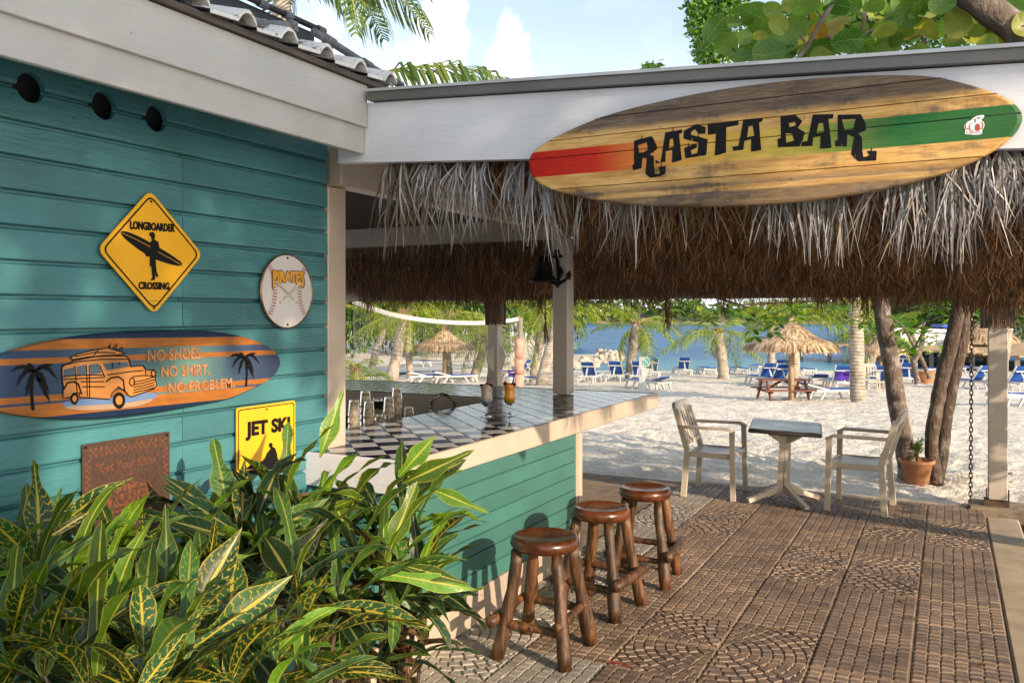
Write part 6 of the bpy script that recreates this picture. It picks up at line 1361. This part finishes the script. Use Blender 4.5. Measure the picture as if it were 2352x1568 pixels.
PLG = leafmat('dull_palm_leaf', [(0, (.03, .075, .012)), (.5, (.07, .13, .02)), (1, (.15, .19, .035))], .4, .4)
FRG = [frond_mesh(2.3, d, 46, .042, .66, PLG, .85) for d in (.5, .9, 1.3, 1.7)]
# palms behind the hut roof
def top_frond(label, u, v, s, nf, els, fs, az):
    p = atS(u, v, s); t = thing('palm_tree', label, 'palm', (p.x, p.y, -.3), 'tall palms behind the hut'); bs = atS(660, 900, s); trunk(t, [(bs.x, bs.y, -.4), ((bs.x + p.x) / 2 - .35, (bs.y + p.y) / 2, p.z * .6), p], .16, .10, PTR)
    for k in range(nf): inst('frond', FRG[els[k % len(els)]], t, Matrix.Translation(p) @ Matrix.Rotation(az[k % len(az)] + random.uniform(-.1, .1), 4, 'Z') @ Matrix.Rotation(-.35 + random.uniform(-.2, .2), 4, 'Y') @ Matrix.Scale(fs, 4))
top_frond('palm with hanging fronds behind the roof pipes at the top', 655, -62, 11, 9, [1, 2, 3, 2], 1.0, [.3, 1.0, -.3, .0, -.9, 1.6, 2.4, 3.6, 4.8])
top_frond('palm with one long frond arching over the valley of the roofs', 840, 178, 12, 2, [1, 2], 1.1, [.50, 1.9])
# ================================================================== HEDGE AND FAR TREES
HED = leafmat('hedge_leaf', [(0, (.010, .035, .006)), (.5, (.035, .09, .010)), (1, (.10, .19, .02))], .5, .25)
MAN = leafmat('mangrove_leaf', [(0, (.03, .06, .012)), (.5, (.085, .13, .03)), (1, (.19, .23, .06))], .6, .3)
def bush_mesh(mat, n, L):
    m = MB()
    for k in range(9): d = rdir(-.2, 1); leafcloud(m, (d.x * .55, d.y * .55, .5 + d.z * .35), (.5, .5, .45), n // 9, L, L * .35, .4)
    return m.mesh('bush_shape', mat)
HB = [bush_mesh(HED, 2600, .085) for _ in range(3)]; MBs = [bush_mesh(MAN, 2600, .075) for _ in range(3)]
for i, (u, s, wd, h) in enumerate(((790, 56, 4.2, 6.5), (850, 58, 4.4, 6.2), (905, 57, 4.0, 6.8), (965, 58, 4.0, 6.4), (1015, 57, 3.6, 6.6), (1065, 60, 3.8, 5.2), (1105, 64, 4.5, 6.0), (1150, 74, 6, 7), (740, 54, 4, 6), (1230, 80, 6, 7.5), (1290, 84, 5, 7))):
    lab = ['hedge shrub behind the young palm next to the hut post', 'hedge shrub behind the leaning palm by the path', 'hedge shrub behind the thick white palm trunk', 'dark hedge shrub behind the lounger on the path', 'hedge shrub left of the straw parasol top', 'hedge shrub right of the left straw parasol', 'hedge shrub by the slim post', 'bushes left of the white pavilion', 'hedge shrub hidden behind the hut post', 'trees behind the white pavilion', 'trees behind the two pale palms'][i]
    p = SL(s, (u - 1176) / 1950 * s, -1.4); o = inst('hedge_shrub', HB[i % 3], None, Matrix.Translation(p) @ Matrix.Rotation(i * 1.3, 4, 'Z') @ Matrix.Diagonal((wd / 1.7, wd / 1.7, h * 1.5 / 1.4, 1)), label=lab, cat='shrub', group='dense hedge behind the path')
for i, (u, s, wd, h) in enumerate(((2030, 104, 11, 9), (2090, 96, 10, 9), (2150, 92, 10, 8), (2200, 88, 10, 9), (2255, 84, 10, 10), (2310, 80, 11, 10), (2360, 72, 10, 9), (2010, 130, 14, 8))):
    lab = ['pale mangrove behind the bow of the boat', 'mangrove behind the boat cabin', 'mangrove behind the stern of the boat', 'mangrove behind the hanging chain', 'mangrove left of the cream post', 'mangrove right of the cream post', 'mangrove at the right picture edge', 'farthest mangrove left of the boat'][i]
    p = SL(s, (u - 1176) / 1950 * s, -1.5); inst('mangrove', MBs[i % 3], None, Matrix.Translation(p) @ Matrix.Rotation(i * 1.1, 4, 'Z') @ Matrix.Diagonal((wd / 1.7, wd / 1.7, h / 1.4, 1)), label=lab, cat='tree', group='mangroves along the far bank')
bank = MB(); Pb = [SL(68, 60, -1.75), SL(70, 44, -1.3), SL(78, 40, -1.2), SL(100, 40, -1.2), SL(135, 52, -1.3), SL(140, 150, -1.2), SL(68, 140, -1.2)]; bank.poly(Pb); bank.build('far_bank', simple('bank_ground', (.14, .12, .06), .95, .4, 2), kind='structure')
m = MB()
for _ in range(2600):
    l = random.uniform(-110, 330); p = SL(268 + random.uniform(0, 14), l, 0); h = 3.2 + 4.5 * max(0, noise.noise((l * .035, 2, 0)) + .45); c = p + Vector((0, 0, random.uniform(-1, h)))
    for _ in range(3):
        a = rdir(); s_ = a.cross(rdir()).normalized() * 1.0; q = c + rdir() * 1.6; m.poly([q, q + a * 1.2 + s_, q + a * 2.2, q + a * 1.2 - s_])
m.build('far_trees', MAN, None, kind='stuff')
# ================================================================== BEACH
STRAWB = wood('old_pole', (.20, .13, .07), (.42, .31, .19), 'z', 10, .7, .5)
def palapa(label, u, v, s, dia, pole, rise, group='straw parasols on the beach', n=2600):
    b = atS(u, v, s); t = thing('straw_parasol', label, 'parasol', b, group)
    m = MB(); m.tube([b - Vector((0, 0, .2)), b + Vector((.02, 0, pole + rise * .9))], .085, 10); m.build('pole', STRAWB, t, True)
    m = MB(); R_ = dia / 2; z0 = b.z + pole
    prof_ = lambda f: z0 + rise * (1 - f) ** 1.0 + .10 * math.sin(math.pi * f * 3) * .35
    m.lathe([(R_ * .97 * f, prof_(f) - .06 - b.z) for f in (0.02, .15, .3, .45, .6, .75, .9, 1)], b, 30)
    for k in range(n):
        tier = random.choice((.22, .42, .62, .80, .93, 1.0, 1.0)); a = random.uniform(0, 6.2832); f1 = tier * random.uniform(.93, 1.06); f0 = max(.0, tier - random.uniform(.2, .34)); cs, sn = math.cos(a), math.sin(a); w_ = .024 * random.uniform(.6, 1.3)
        j = random.gauss(0, .035); P = []
        for f, w2 in ((f0, w_), ((f0 + f1) / 2, w_), (f1, w_ * .35)):
            x, y = R_ * f * math.cos(a + j * f), R_ * f * math.sin(a + j * f); z = prof_(f) + .03 - (.10 if f == f1 else 0) * random.uniform(.2, 1.3) - b.z
            P += [b + Vector((x - sn * w2, y + cs * w2, z)), b + Vector((x + sn * w2, y - cs * w2, z))]
        m.faces(P, [(0, 1, 3, 2), (2, 3, 5, 4)])
    m.build('canopy', STRAPALE, t)
    m = MB()
    for k in range(60): a = random.uniform(0, 6.28); m.bar(b + Vector((.10 * math.cos(a), .10 * math.sin(a), pole + rise - .02)), b + Vector((.05 * math.cos(a), .05 * math.sin(a), pole + rise + random.uniform(.12, .24))), .03, .01)
    m.build('tuft', STRAPALE, t); return t
palapa('big straw parasol over the picnic table', 1817, 917, 25.5, 2.85, 1.52, .78)
palapa('straw parasol on the left with shaggy layered top, behind the bar', 1020, 880, 39, 2.85, 1.60, .85)
palapa('straw parasol half hidden behind the stout pale palm', 2022, 880, 33, 1.9, 1.2, .6, n=1200)
palapa('straw parasol near the boat behind the hanging chain', 2212, 850, 50, 2.8, .9, .75, n=1000)
palapa('farther straw parasol left of the cream post beside the wooden pier', 2262, 842, 56, 4.2, 1.7, 1.5, n=1200)

# ---- loungers
def lounger(name, ang):
    t = thing(name, 'x', 'sun lounger', (0, 0, 0), 'blue sun loungers on the beach'); hz = .75; L = 1.95; w_ = .31
    for s in (-1, 1):
        m = MB(); m.bar((s * w_, hz - .72, .30), (s * w_, L, .30), .05, .06); m.build('rail', PLWHITE, t)
        for (y0, y1) in ((.18, .05), (L - .15, L + .0), (.62, .42), (1.35, 1.52)): m = MB(); m.bar((s * w_, y0, .29), (s * (w_ + .02), y1, 0), .045, .055); m.build('leg', PLWHITE, t)
    m = MB(); m.bar((-w_, L - .02, .30), (w_, L - .02, .30), .05, .05); m.build('crossbar', PLWHITE, t)
    m = MB(); m.bar((-w_, .06, .30), (w_, .06, .30), .05, .05); m.build('crossbar', PLWHITE, t)
    m = MB(); m.box(-w_ + .03, w_ - .03, hz + .02, L - .05, .315, .345, bev=.01); m.build('seat_sling', BLUEF, t)
    c, s_ = math.cos(ang), math.sin(ang); e = lambda d, o: (hz - d * c + o * s_ * 0, .325 + d * s_)
    m = MB(); (ya, za), (yb, zb_) = e(.02, 0), e(.72, 0); nx, nz2 = s_ * .015, c * .015
    p = [(-w_ + .04, ya, za), (w_ - .04, ya, za), (w_ - .04, yb, zb_), (-w_ + .04, yb, zb_)]; q = [(x, y + nx * 2, z + nz2 * 2) for x, y, z in p]
    m.faces(p + q, [(3, 2, 1, 0), (4, 5, 6, 7), (0, 1, 5, 4), (1, 2, 6, 5), (2, 3, 7, 6), (3, 0, 4, 7)]); m.build('back_sling', BLUEF, t)
    m = MB()
    for s in (-1, 1): m.bar((s * (w_ - .02), hz, .32), (s * (w_ - .02), yb - .02 * c, zb_ + .02 * s_), .045, .05)
    m.bar((-w_ + .02, yb, zb_ - .22 * s_), (w_ - .02, yb, zb_ - .22 * s_), .04, .04) if ang > .3 else None
    m.build('back_frame', PLWHITE, t)
    if ang > .3:
        m = MB(); m.bar((0, hz - .5 * c, .32 + .5 * s_ - .02), (0, .15, .30), .06, .02); m.build('prop', PLWHITE, t)
    return t
LU = lounger('sun_lounger', R(52)); LF = lounger('sun_lounger', R(14)); LF2 = lounger('sun_lounger', R(3))
index_children()
protos = {'u': LU, 'f': LF, 'g': LF2}; usedp = set()
def gs(u, v):   # where the beach is seen at this pixel
    lo, hi = 9.0, 70.0
    for _ in range(50):
        s = (lo + hi) / 2; l = (u - 1176) / 1950 * s
        if EYE + (HOR - v) / FOC * s > prof(s, l): lo = s
        else: hi = s
    return s, (u - 1176) / 1950 * s
for (u, v, k, az, lab) in (
    (1349, 879, 'u', -20, 'blue lounger with raised back, first right of the bell post'), (1412, 876, 'u', -22, 'blue lounger with raised back, second right of the bell post'), (1466, 877, 'u', -18, 'blue lounger with raised back just left of the white sign post'),
    (1498, 866, 'u', 0, 'blue lounger with raised back directly behind the white sign post'), (1512, 895, 'f', 30, 'flat blue lounger right of the white sign post, nearest of its cluster'), (1572, 861, 'u', 0, 'lone blue lounger with raised back by the water, right of the sign post'),
    (1629, 860, 'g', 0, 'flat white edged lounger by the water, left of the middle palm'), (1703, 860, 'g', 0, 'flat lounger by the water, right of the middle palm'), (1752, 853, 'g', 0, 'flat lounger by the water behind the left end of the picnic table'),
    (1768, 884, 'u', 10, 'raised lounger behind the left end of the picnic table'), (1797, 870, 'u', -5, 'raised lounger behind the picnic table, close to the parasol pole'), (1799, 888, 'u', 8, 'raised lounger right behind the middle of the picnic table'),
    (1855, 862, 'g', 0, 'flat lounger by the water, right of the parasol pole'), (1884, 887, 'f', -15, 'half reclined lounger right of the picnic table'), (1908, 916, 'f', -82, 'bright blue lounger seen from the side, left of the stout palm'),
    (1937, 894, 'u', -5, 'raised lounger left of the stout palm trunk, under the purple towel'), (2016, 893, 'u', -20, 'raised lounger left of the grey almond trunk'), (2010, 876, 'u', -12, 'raised lounger behind others, between stout palm and almond trunk'), (2088, 884, 'u', -18, 'raised lounger right of the grey almond trunk'),
    (2120, 862, 'g', -40, 'flat lounger by the water left of the forked trunk'), (2185, 860, 'f', -50, 'lounger by the water right of the forked trunk'), (2250, 857, 'g', 10, 'flat lounger by the water next to the chain'), (2262, 894, 'u', 25, 'raised lounger between the chain and the cream post'), (2348, 897, 'u', 5, 'raised lounger right of the cream post'), (2352, 932, 'g', -75, 'nearest bright blue lounger cut by the right picture edge'),
    (952, 842, 'f', -85, 'lounger on the path in front of the hedge'), (985, 878, 'f', -70, 'lounger left of the left parasol pole'), (1042, 878, 'f', -70, 'lounger right of the left parasol pole'), (1188, 868, 'u', 60, 'lounger behind the pink padded post with towel'), (1228, 884, 'f', 75, 'lounger right of the pink padded post by the pale palms'), (2074, 852, 'u', -40, 'tilted blue lounger at the water edge right of the almond trunk')):
    s, l = gs(u, v); p = SL(s, l, prof(s, l) - .015); off = Vector((-math.sin(HEAD + R(az)), math.cos(HEAD + R(az)), 0)) * .95
    pr = protos[k]; loc = p - off * (.4 if abs(az) < 45 else 1)
    if k not in usedp: usedp.add(k); pr.location = loc; pr.rotation_euler = (0, 0, HEAD + R(az)); pr['label'] = lab
    else: dup(pr, loc, HEAD + R(az), lab)
def towel(label, u, v, s): 
    c = atS(u, v, s); m = MB(); P = []
    for i in range(7):
        for j in range(7): a = i / 6 - .5; b_ = j / 6; P.append(c + RGT * (a * .52) + Vector((0, 0, .03 * math.sin(7 * a + 3 * b_) - b_ * .36)) + FWD * (.02 * math.sin(9 * a) - .16 * (b_ < .2) + .26 * b_ * .4))
    m.faces(P, [(i * 7 + j, (i + 1) * 7 + j, (i + 1) * 7 + j + 1, i * 7 + j + 1) for i in range(6) for j in range(6)]); m.build('beach_towel', PURPLE, None, True, origin=c, label=label, cat='towel')
s, l = gs(1937, 894); towel('purple towel draped over a raised lounger left of the stout palm', 1936, 852, s - .3)
s, l = gs(1188, 868); towel('purple towel on the lounger behind the pink padded post', 1180, 848, s - .2)
# ---- picnic table
PIC = wood('red_brown_plank', (.10, .022, .010), (.24, .065, .030), 'x', 8, .5, .4)
s, l = gs(1790, 917); p = SL(s, l, prof(s, l)); t = thing('picnic_table', 'red brown wooden picnic table under the big straw parasol', 'picnic table', (0, 0, 0)); LP = 1.42 * s / 25.5
for k in range(4): m = MB(); m.box(-LP / 2, LP / 2, -.33 + .17 * k, -.33 + .155 + .17 * k, .62, .655, bev=.005); m.build('table_plank', PIC, t)
for sg in (-1, 1):
    m = MB(); m.box(-LP / 2 - .04, LP / 2 + .04, sg * .60 - .12, sg * .60 + .12, .34, .375, bev=.005); m.build('bench_plank', PIC, t)
    x = sg * LP * .40
    for s2 in (-1, 1): m = MB(); m.bar((x, s2 * .62, 0), (x, s2 * .22, .62), .045, .09); m.build('leg', PIC, t)
    m = MB(); m.bar((x + .03, -.68, .31), (x + .03, .68, .31), .04, .08); m.build('crosspiece', PIC, t)
    m = MB(); m.bar((x, 0, .30), (sg * .06, 0, .60), .04, .07); m.build('brace', PIC, t)
t.location = p - FWD * .35; t.rotation_euler = (0, 0, HEAD + R(3))
# ---- white sign post
s, l = gs(1475, 905); p = SL(s, l, prof(s, l)); t = thing('sign_post', 'white post with round green sign and small notice on the sand', 'sign post', p); hP = (905 - 820) / FOC * s
m = MB(); m.box(p.x - .085, p.x + .085, p.y - .085, p.y + .085, p.z - .2, p.z + hP, bev=.01); m.build('post', PLWHITE, t)
fr = lambda u, v, o: atS(u, v, s - .11 - o)
cs = fr(1485, 831, 0); m = MB(); ring = [cs + RGT * (.135 * math.cos(i * .2618)) + Vector((0, 0, .175 * math.sin(i * .2618))) for i in range(24)]; m.prism([ring], -FWD, .01); m.build('round_sign', flat('sign_green', (.05, .22, .20)), t)
m = MB(); m.stroke([fr(1478, 823, .01), fr(1492, 839, .01)], .02, -FWD); r2 = [cs - FWD * .012 + RGT * (.125 * math.cos(i * .2618)) + Vector((0, 0, .163 * math.sin(i * .2618))) for i in range(24)]; m.prism([r2, [cs - FWD * .012 + (q - cs + FWD * .012) * .9 for q in r2]], -FWD, 0); m.build('sign_mark', PLWHITE, t)
m = MB(); q = [fr(1474, 846, 0), fr(1474, 862, 0), fr(1497, 862, 0), fr(1497, 846, 0)]; m.prism([q], -FWD, .01); m.build('notice', PLWHITE, t)
m = MB(); lettering(m, 'NOTICE', fr(1478, 851, .005), fr(1493, 851, .005), Vector((0, 0, .05)), .02, nrm=-FWD)
for k in range(3): m.stroke([fr(1476, 854 + 2.6 * k, .005), fr(1495, 854 + 2.6 * k, .005)], .012, -FWD)
m.build('notice_print', flat('grey_print', (.15, .17, .19)), t)
# ---- white beach chair, pots, towel bag
index_children()
s, l = gs(1997, 902); dup(ch1, SL(s, l, prof(s, l)), HEAD + R(165), 'white plastic chair on the sand behind the stout palm trunk', scale=1.15, group=None)
s, l = gs(2126, 881); p = SL(s, l, prof(s, l)); t = thing('planter', 'terracotta planter with a bare branched shrub far out on the sand', 'planter', p)
m = MB(); m.lathe([(.0001, -.05), (.24, -.05), (.36, .46), (.39, .46), (.39, .54), (.33, .54), (.0001, .45)], p, 20); m.build('pot', TERRA, t)
# ---- slim bare tree in the middle right
s0 = 20.0
t = thing('slender_tree', 'slender pale tree with forked bare stems behind the almond leaves', 'tree', SL(*gs(2110, 878), z=-1))
for pts, r in (([(2108, 880), (2100, 845), (2098, 830), (2112, 812), (2118, 780), (2122, 740)], .10), ([(2112, 812), (2100, 795), (2085, 765), (2070, 745), (2055, 735)], .075), ([(2135, 868), (2124, 840), (2112, 815), (2098, 775), (2088, 755), (2070, 735)], .075), ([(2085, 765), (2105, 758), (2118, 745)], .05), ([(2088, 757), (2078, 735)], .05)):
    trunk(t, [atS(u, v, 27) for u, v in pts], r, r * .6, BARK, 7)
# ---- volleyball net
WOODP = wood('grey_post', (.16, .13, .11), (.36, .32, .28), 'z', 8, .8)
s, l = gs(1195, 905); p = SL(s, l, prof(s, l)); t = thing('volleyball_net', 'volleyball net with sagging white top band and pink padded post', 'net', p)
m = MB(); topn = atS(1195, 729, s); m.tube([p - Vector((0, 0, .2)), topn], .085, 10); m.build('post', WOODP, t)
PINK = simple('faded_pink_pad', (.52, .25, .19), .8, .25, 4, bump=.3, dirt=((.40, .10, .06), 3, .5, .7, .6))
for k, (a, b) in enumerate(((777, 822), (824, 858), (860, 902))): m = MB(); A_, B_ = atS(1193, b, s), atS(1193, a, s); m.tube([A_, A_.lerp(B_, .5), B_], [.17, .165, .175], 14); m.build('pad', PINK, t, True)
m = MB(); tp = [(812, 692, -9), (870, 714, -7), (920, 727, -5), (980, 736, -4), (1040, 741, -3), (1100, 742, -2), (1150, 739, -1), (1193, 732, 0)]; T = smooth_loop([atS(u, v, s + d) for u, v, d in tp], 2, False)
m.stroke(T, .12, -FWD); m.build('top_band', PLWHITE, t)
bt = [(812, 790, -9), (870, 806, -7), (920, 818, -5), (980, 828, -4), (1040, 831, -3), (1100, 828, -2), (1150, 815, -1), (1193, 800, 0)]; B2 = smooth_loop([atS(u, v, s + d) for u, v, d in bt], 2, False)
m = MB(); m.tube(B2, .012, 4); NETM = simple('net_cord', (.07, .07, .065), .8)
def lerpl(L_, f): x = f * (len(L_) - 1); i = min(len(L_) - 2, int(x)); return L_[i].lerp(L_[i + 1], x - i)
for k in range(90): f = k / 89; m.tube([lerpl(T, f), lerpl(B2, f)], .0045, 3, cap=False)
for k in range(1, 9): m.tube([lerpl(T, f / 24).lerp(lerpl(B2, f / 24), k / 9) for f in range(25)], .0045, 3, cap=False)
m.build('netting', NETM, t, kind='stuff')
# ---- rocks
ROCK = simple('pale_rock', (.42, .37, .30), .95, .3, 3, bump=.8, bscale=12, dirt=((.22, .17, .12), 3, .5, .7, .7))
def rock_mesh():
    bm = bmesh.new(); bmesh.ops.create_icosphere(bm, subdivisions=2, radius=.5); o = random.uniform(0, 99)
    for v in bm.verts: v.co *= 1 + .38 * noise.noise(v.co * 1.6 + Vector((o, 0, 0))); v.co.z *= .7
    m = MB(); m.bm(bm); return m.mesh('rock_shape', ROCK)
RK = [rock_mesh() for _ in range(5)]
t = thing('rock_jetty', 'pale stone jetty reaching into the water right of the bell post', 'jetty', SL(58, 4.5, -1.7))
core = [SL(s, l, -1.30) for s, l in ((50, 2), (51.5, 4.6), (55, 5.0), (58.5, 6.9), (61, 7.4), (63, 6.6), (62, 2), (58, 1))]; m = MB(); m.prism([core], (0, 0, 1), .8); m.build('core', simple('jetty_fill', (.46, .42, .34), .95, .2, 3, bump=.6), t)
for k in range(190):
    f = random.random(); i = random.choice((0, 1, 2, 3, 4, 4, 3)); j = (i + 1) % len(core); q = core[i].lerp(core[j], f) + Vector((random.uniform(-.4, .4), random.uniform(-.4, .4), random.uniform(-.4, .12)))
    inst('rock', random.choice(RK), t, Matrix.Translation(q) @ Euler((random.uniform(0, 6), random.uniform(0, 6), random.uniform(0, 6))).to_matrix().to_4x4() @ Matrix.Scale(random.uniform(.3, .75), 4))
t = thing('rock_border', 'row of rough boulders on the sand bank behind the pink padded post', 'rocks', SL(42, 0, -1.4))
for k in range(46):
    u = random.uniform(1150, 1262); s, l = gs(u, 858 - random.uniform(0, 16) + (u - 1200) * .02); s = min(s, 52)
    inst('rock', random.choice(RK), t, Matrix.Translation(SL(s, l, prof(s, l) + .05)) @ Euler((random.uniform(0, 6), random.uniform(0, 6), random.uniform(0, 6))).to_matrix().to_4x4() @ Matrix.Scale(random.uniform(.35, .95), 4))
# ---- concrete path
m = MB(); Pp = []
for u, vn, vf in ((760, 868, 852), (860, 860, 842), (960, 853, 835), (1040, 848, 828), (1110, 842, 822), (1180, 838, 818), (1262, 834, 816)):
    for v in (vn, vf): s = (EYE + 1.33) * FOC / (v - HOR); Pp.append(SL(s, (u - 1176) / 1950 * s, -1.33))
m.faces(Pp, [(2 * i, 2 * i + 2, 2 * i + 3, 2 * i + 1) for i in range(6)]); m.build('path', simple('pale_concrete', (.40, .40, .39), .85, .12, 2), kind='structure')
# ---- white pavilion
t = thing('white_pavilion', 'white railed pavilion among the palms left of the bell post', 'pavilion', SL(56, 1.5, -1.3)); PAV = PLWHITE
pv = lambda u, v: atS(u, v, 56)
for u in (1176, 1187, 1205, 1226, 1262, 1280): m = MB(); a, b = pv(u, 823), pv(u, 764); m.bar(a, b, .17, .17); m.build('post', PAV, t)
for (u0, u1) in ((1176, 1215), (1226, 1285)):
    for v in (792, 818): m = MB(); m.bar(pv(u0, v), pv(u1, v), .08, .10); m.build('rail', PAV, t)
    for k in range(int((u1 - u0) / 4)): m = MB(); u = u0 + 2 + k * 4; m.bar(pv(u, 818), pv(u, 792), .06, .04); m.build('baluster', PAV, t)
m = MB(); m.bar(pv(1170, 826), pv(1290, 826), 2.5, .25, up=(0, 0, 1)); m.build('deck', PAV, t)

# ---- boat
HUL = simple('boat_white', (.74, .75, .76), .3, .05, 3); HBL = simple('boat_blue', (.008, .06, .40), .3, .1, 3); LBL = simple('boat_light_blue', (.15, .33, .50), .4, .1, 3); WIN = simple('boat_window', (.02, .03, .04), .15)
sB = 57.0; t = thing('tour_boat', 'white tour boat with blue hull stripe moored beyond the beach', 'boat', atS(2140, 828, sB)); bp = lambda u, v, d=0: atS(u, v, sB + d)
st_ = [(2008, .05), (2030, .9), (2080, 1.5), (2150, 1.7), (2220, 1.6), (2275, 1.35)]
def hull(va, vb, mat, nm, grow=0):
    m = MB(); P = []
    for i, (u, hw) in enumerate(st_):
        dy = (u - 2008) / 267 * 6
        for sg in (-1, 1):
            for v in (va, vb): P.append(bp(u - (8 if v == va else 0) * (i == 0), v + dy - 3, 1.7 + sg * (hw * (1 if v == va else .85) + grow)))
    fs = []
    for i in range(len(st_) - 1):
        b = i * 4; n_ = b + 4; fs += [(b, n_, n_ + 1, b + 1), (b + 2, b + 3, n_ + 3, n_ + 2), (b, b + 2, n_ + 2, n_), (b + 1, n_ + 1, n_ + 3, b + 3)]
    fs += [(0, 1, 3, 2), (20, 22, 23, 21)]; m.faces(P, fs); m.build(nm, mat, t)
hull(800, 810, HUL, 'hull'); hull(806.5, 809.5, LBL, 'hull_stripe', .02); hull(810.2, 820, HBL, 'hull_band'); hull(820.2, 824, HUL, 'waterline_band'); hull(824.2, 833, LBL, 'hull_bottom')
m = MB(); P = [bp(2050, 801), bp(2200, 803), bp(2196, 762), bp(2082, 758)]; m.prism([P], -FWD, 3.0); m.build('cabin', HUL, t)
m = MB(); P = [bp(2030, 760, -.3), bp(2210, 764, -.3), bp(2210, 757, -.3), bp(2034, 753, -.3)]; m.prism([P], -FWD, 3.6); m.build('canopy_roof', HUL, t)
m = MB(); P = [bp(2165, 752, .5), bp(2200, 753, .5), bp(2200, 745, .5), bp(2165, 745, .5)]; m.prism([P], -FWD, 1.6); m.build('blue_cover', HBL, t)
for u in (2040, 2070, 2100, 2130, 2160, 2190): m = MB(); m.bar(bp(u, 803, -.2), bp(u, 760, -.2), .06, .06); m.build('stanchion', HUL, t)
m = MB(); m.bar(bp(2030, 784, -.25), bp(2205, 788, -.25), .03, .04); m.build('rail', WIN, t)
# ---- pier
DK = wood('pier_plank', (.24, .17, .09), (.42, .32, .19), 'x', 4, .8); sP = 50.0
t = thing('wooden_pier', 'wooden pier with pale planks and posts behind the cream post', 'pier', atS(2330, 830, sP)); ctr = SL(50, 31.5, -.55)
for k in range(26): m = MB(); c = SL(46 + k * .62, 31.5 - k * .30, -.62 + .008 * k); m.bar(c - RGT * 4.2, c + RGT * 12, .58, .10); m.build('plank', DK, t)
for k in range(7):
    for dl in (-4.0, 0): m = MB(); c = SL(46.2 + k * 2.4, 31.5 + dl - k * 1.15, 0); m.bar(Vector((c.x, c.y, -2.2)), Vector((c.x, c.y, -.70)), .25, .25); m.build('pier_post', WOODP, t)
# ---- litter
LFM = leafmat('fallen_leaf_mat', [(0, (.10, .06, .03)), (.6, (.24, .15, .06)), (1, (.30, .28, .06))])
fl = obl('fallen_leaf_shape', LFM, .06, .016)
for (u, v, lab) in ((2545 / 1.0, 0, ''),): pass
for (cx, cy, lab) in ((1440, 460, 'small fallen leaf on the upper edge of the middle ring of paving'), (1770, 700, 'small fallen leaf on the paving near the right edge'), (1250, 860, 'small fallen leaf on the big front paving ring'), (1835, 780, 'small fallen leaf on a joint of the right paving column'), (2170, 1005, 'small fallen leaf at the lower right corner of the paving'), (995, 362, 'small fallen leaf on the paving behind the stools'), (1860, 575, 'small fallen leaf right of the middle paving ring')):
    u, v = crop(2000, 1700, 1.2783)(cx, cy); p = onZ(u, v, .006); inst('fallen_leaf', fl, None, Matrix.Translation(p) @ Matrix.Rotation(random.uniform(0, 6), 4, 'Z'), label=lab, cat='leaf')
a, b = onZ(*crop(2000, 1700, 1.2783)(348, 993), .006), onZ(*crop(2000, 1700, 1.2783)(458, 1016), .006); m = MB(); m.tube([a, a.lerp(b, .5) + Vector((0, .006, 0)), b], .003, 6); m.build('red_straw', flat('straw_red', (.30, .02, .015)), None, origin=a, label='thin red drinking straw dropped on the paving in front of the stools', cat='straw')
m = MB()
for k in range(70):
    u, v = random.gauss(2180, 45), random.gauss(1100, 7); p = onZ(u, v, -.02); aa = rdir(-.2, .3); s_ = aa.cross(Vector((0, 0, 1))).normalized() * .015; m.poly([p, p + aa * .03 + s_, p + aa * .06, p + aa * .03 - s_])
m.build('leaf_litter', LFM, None, kind='stuff')
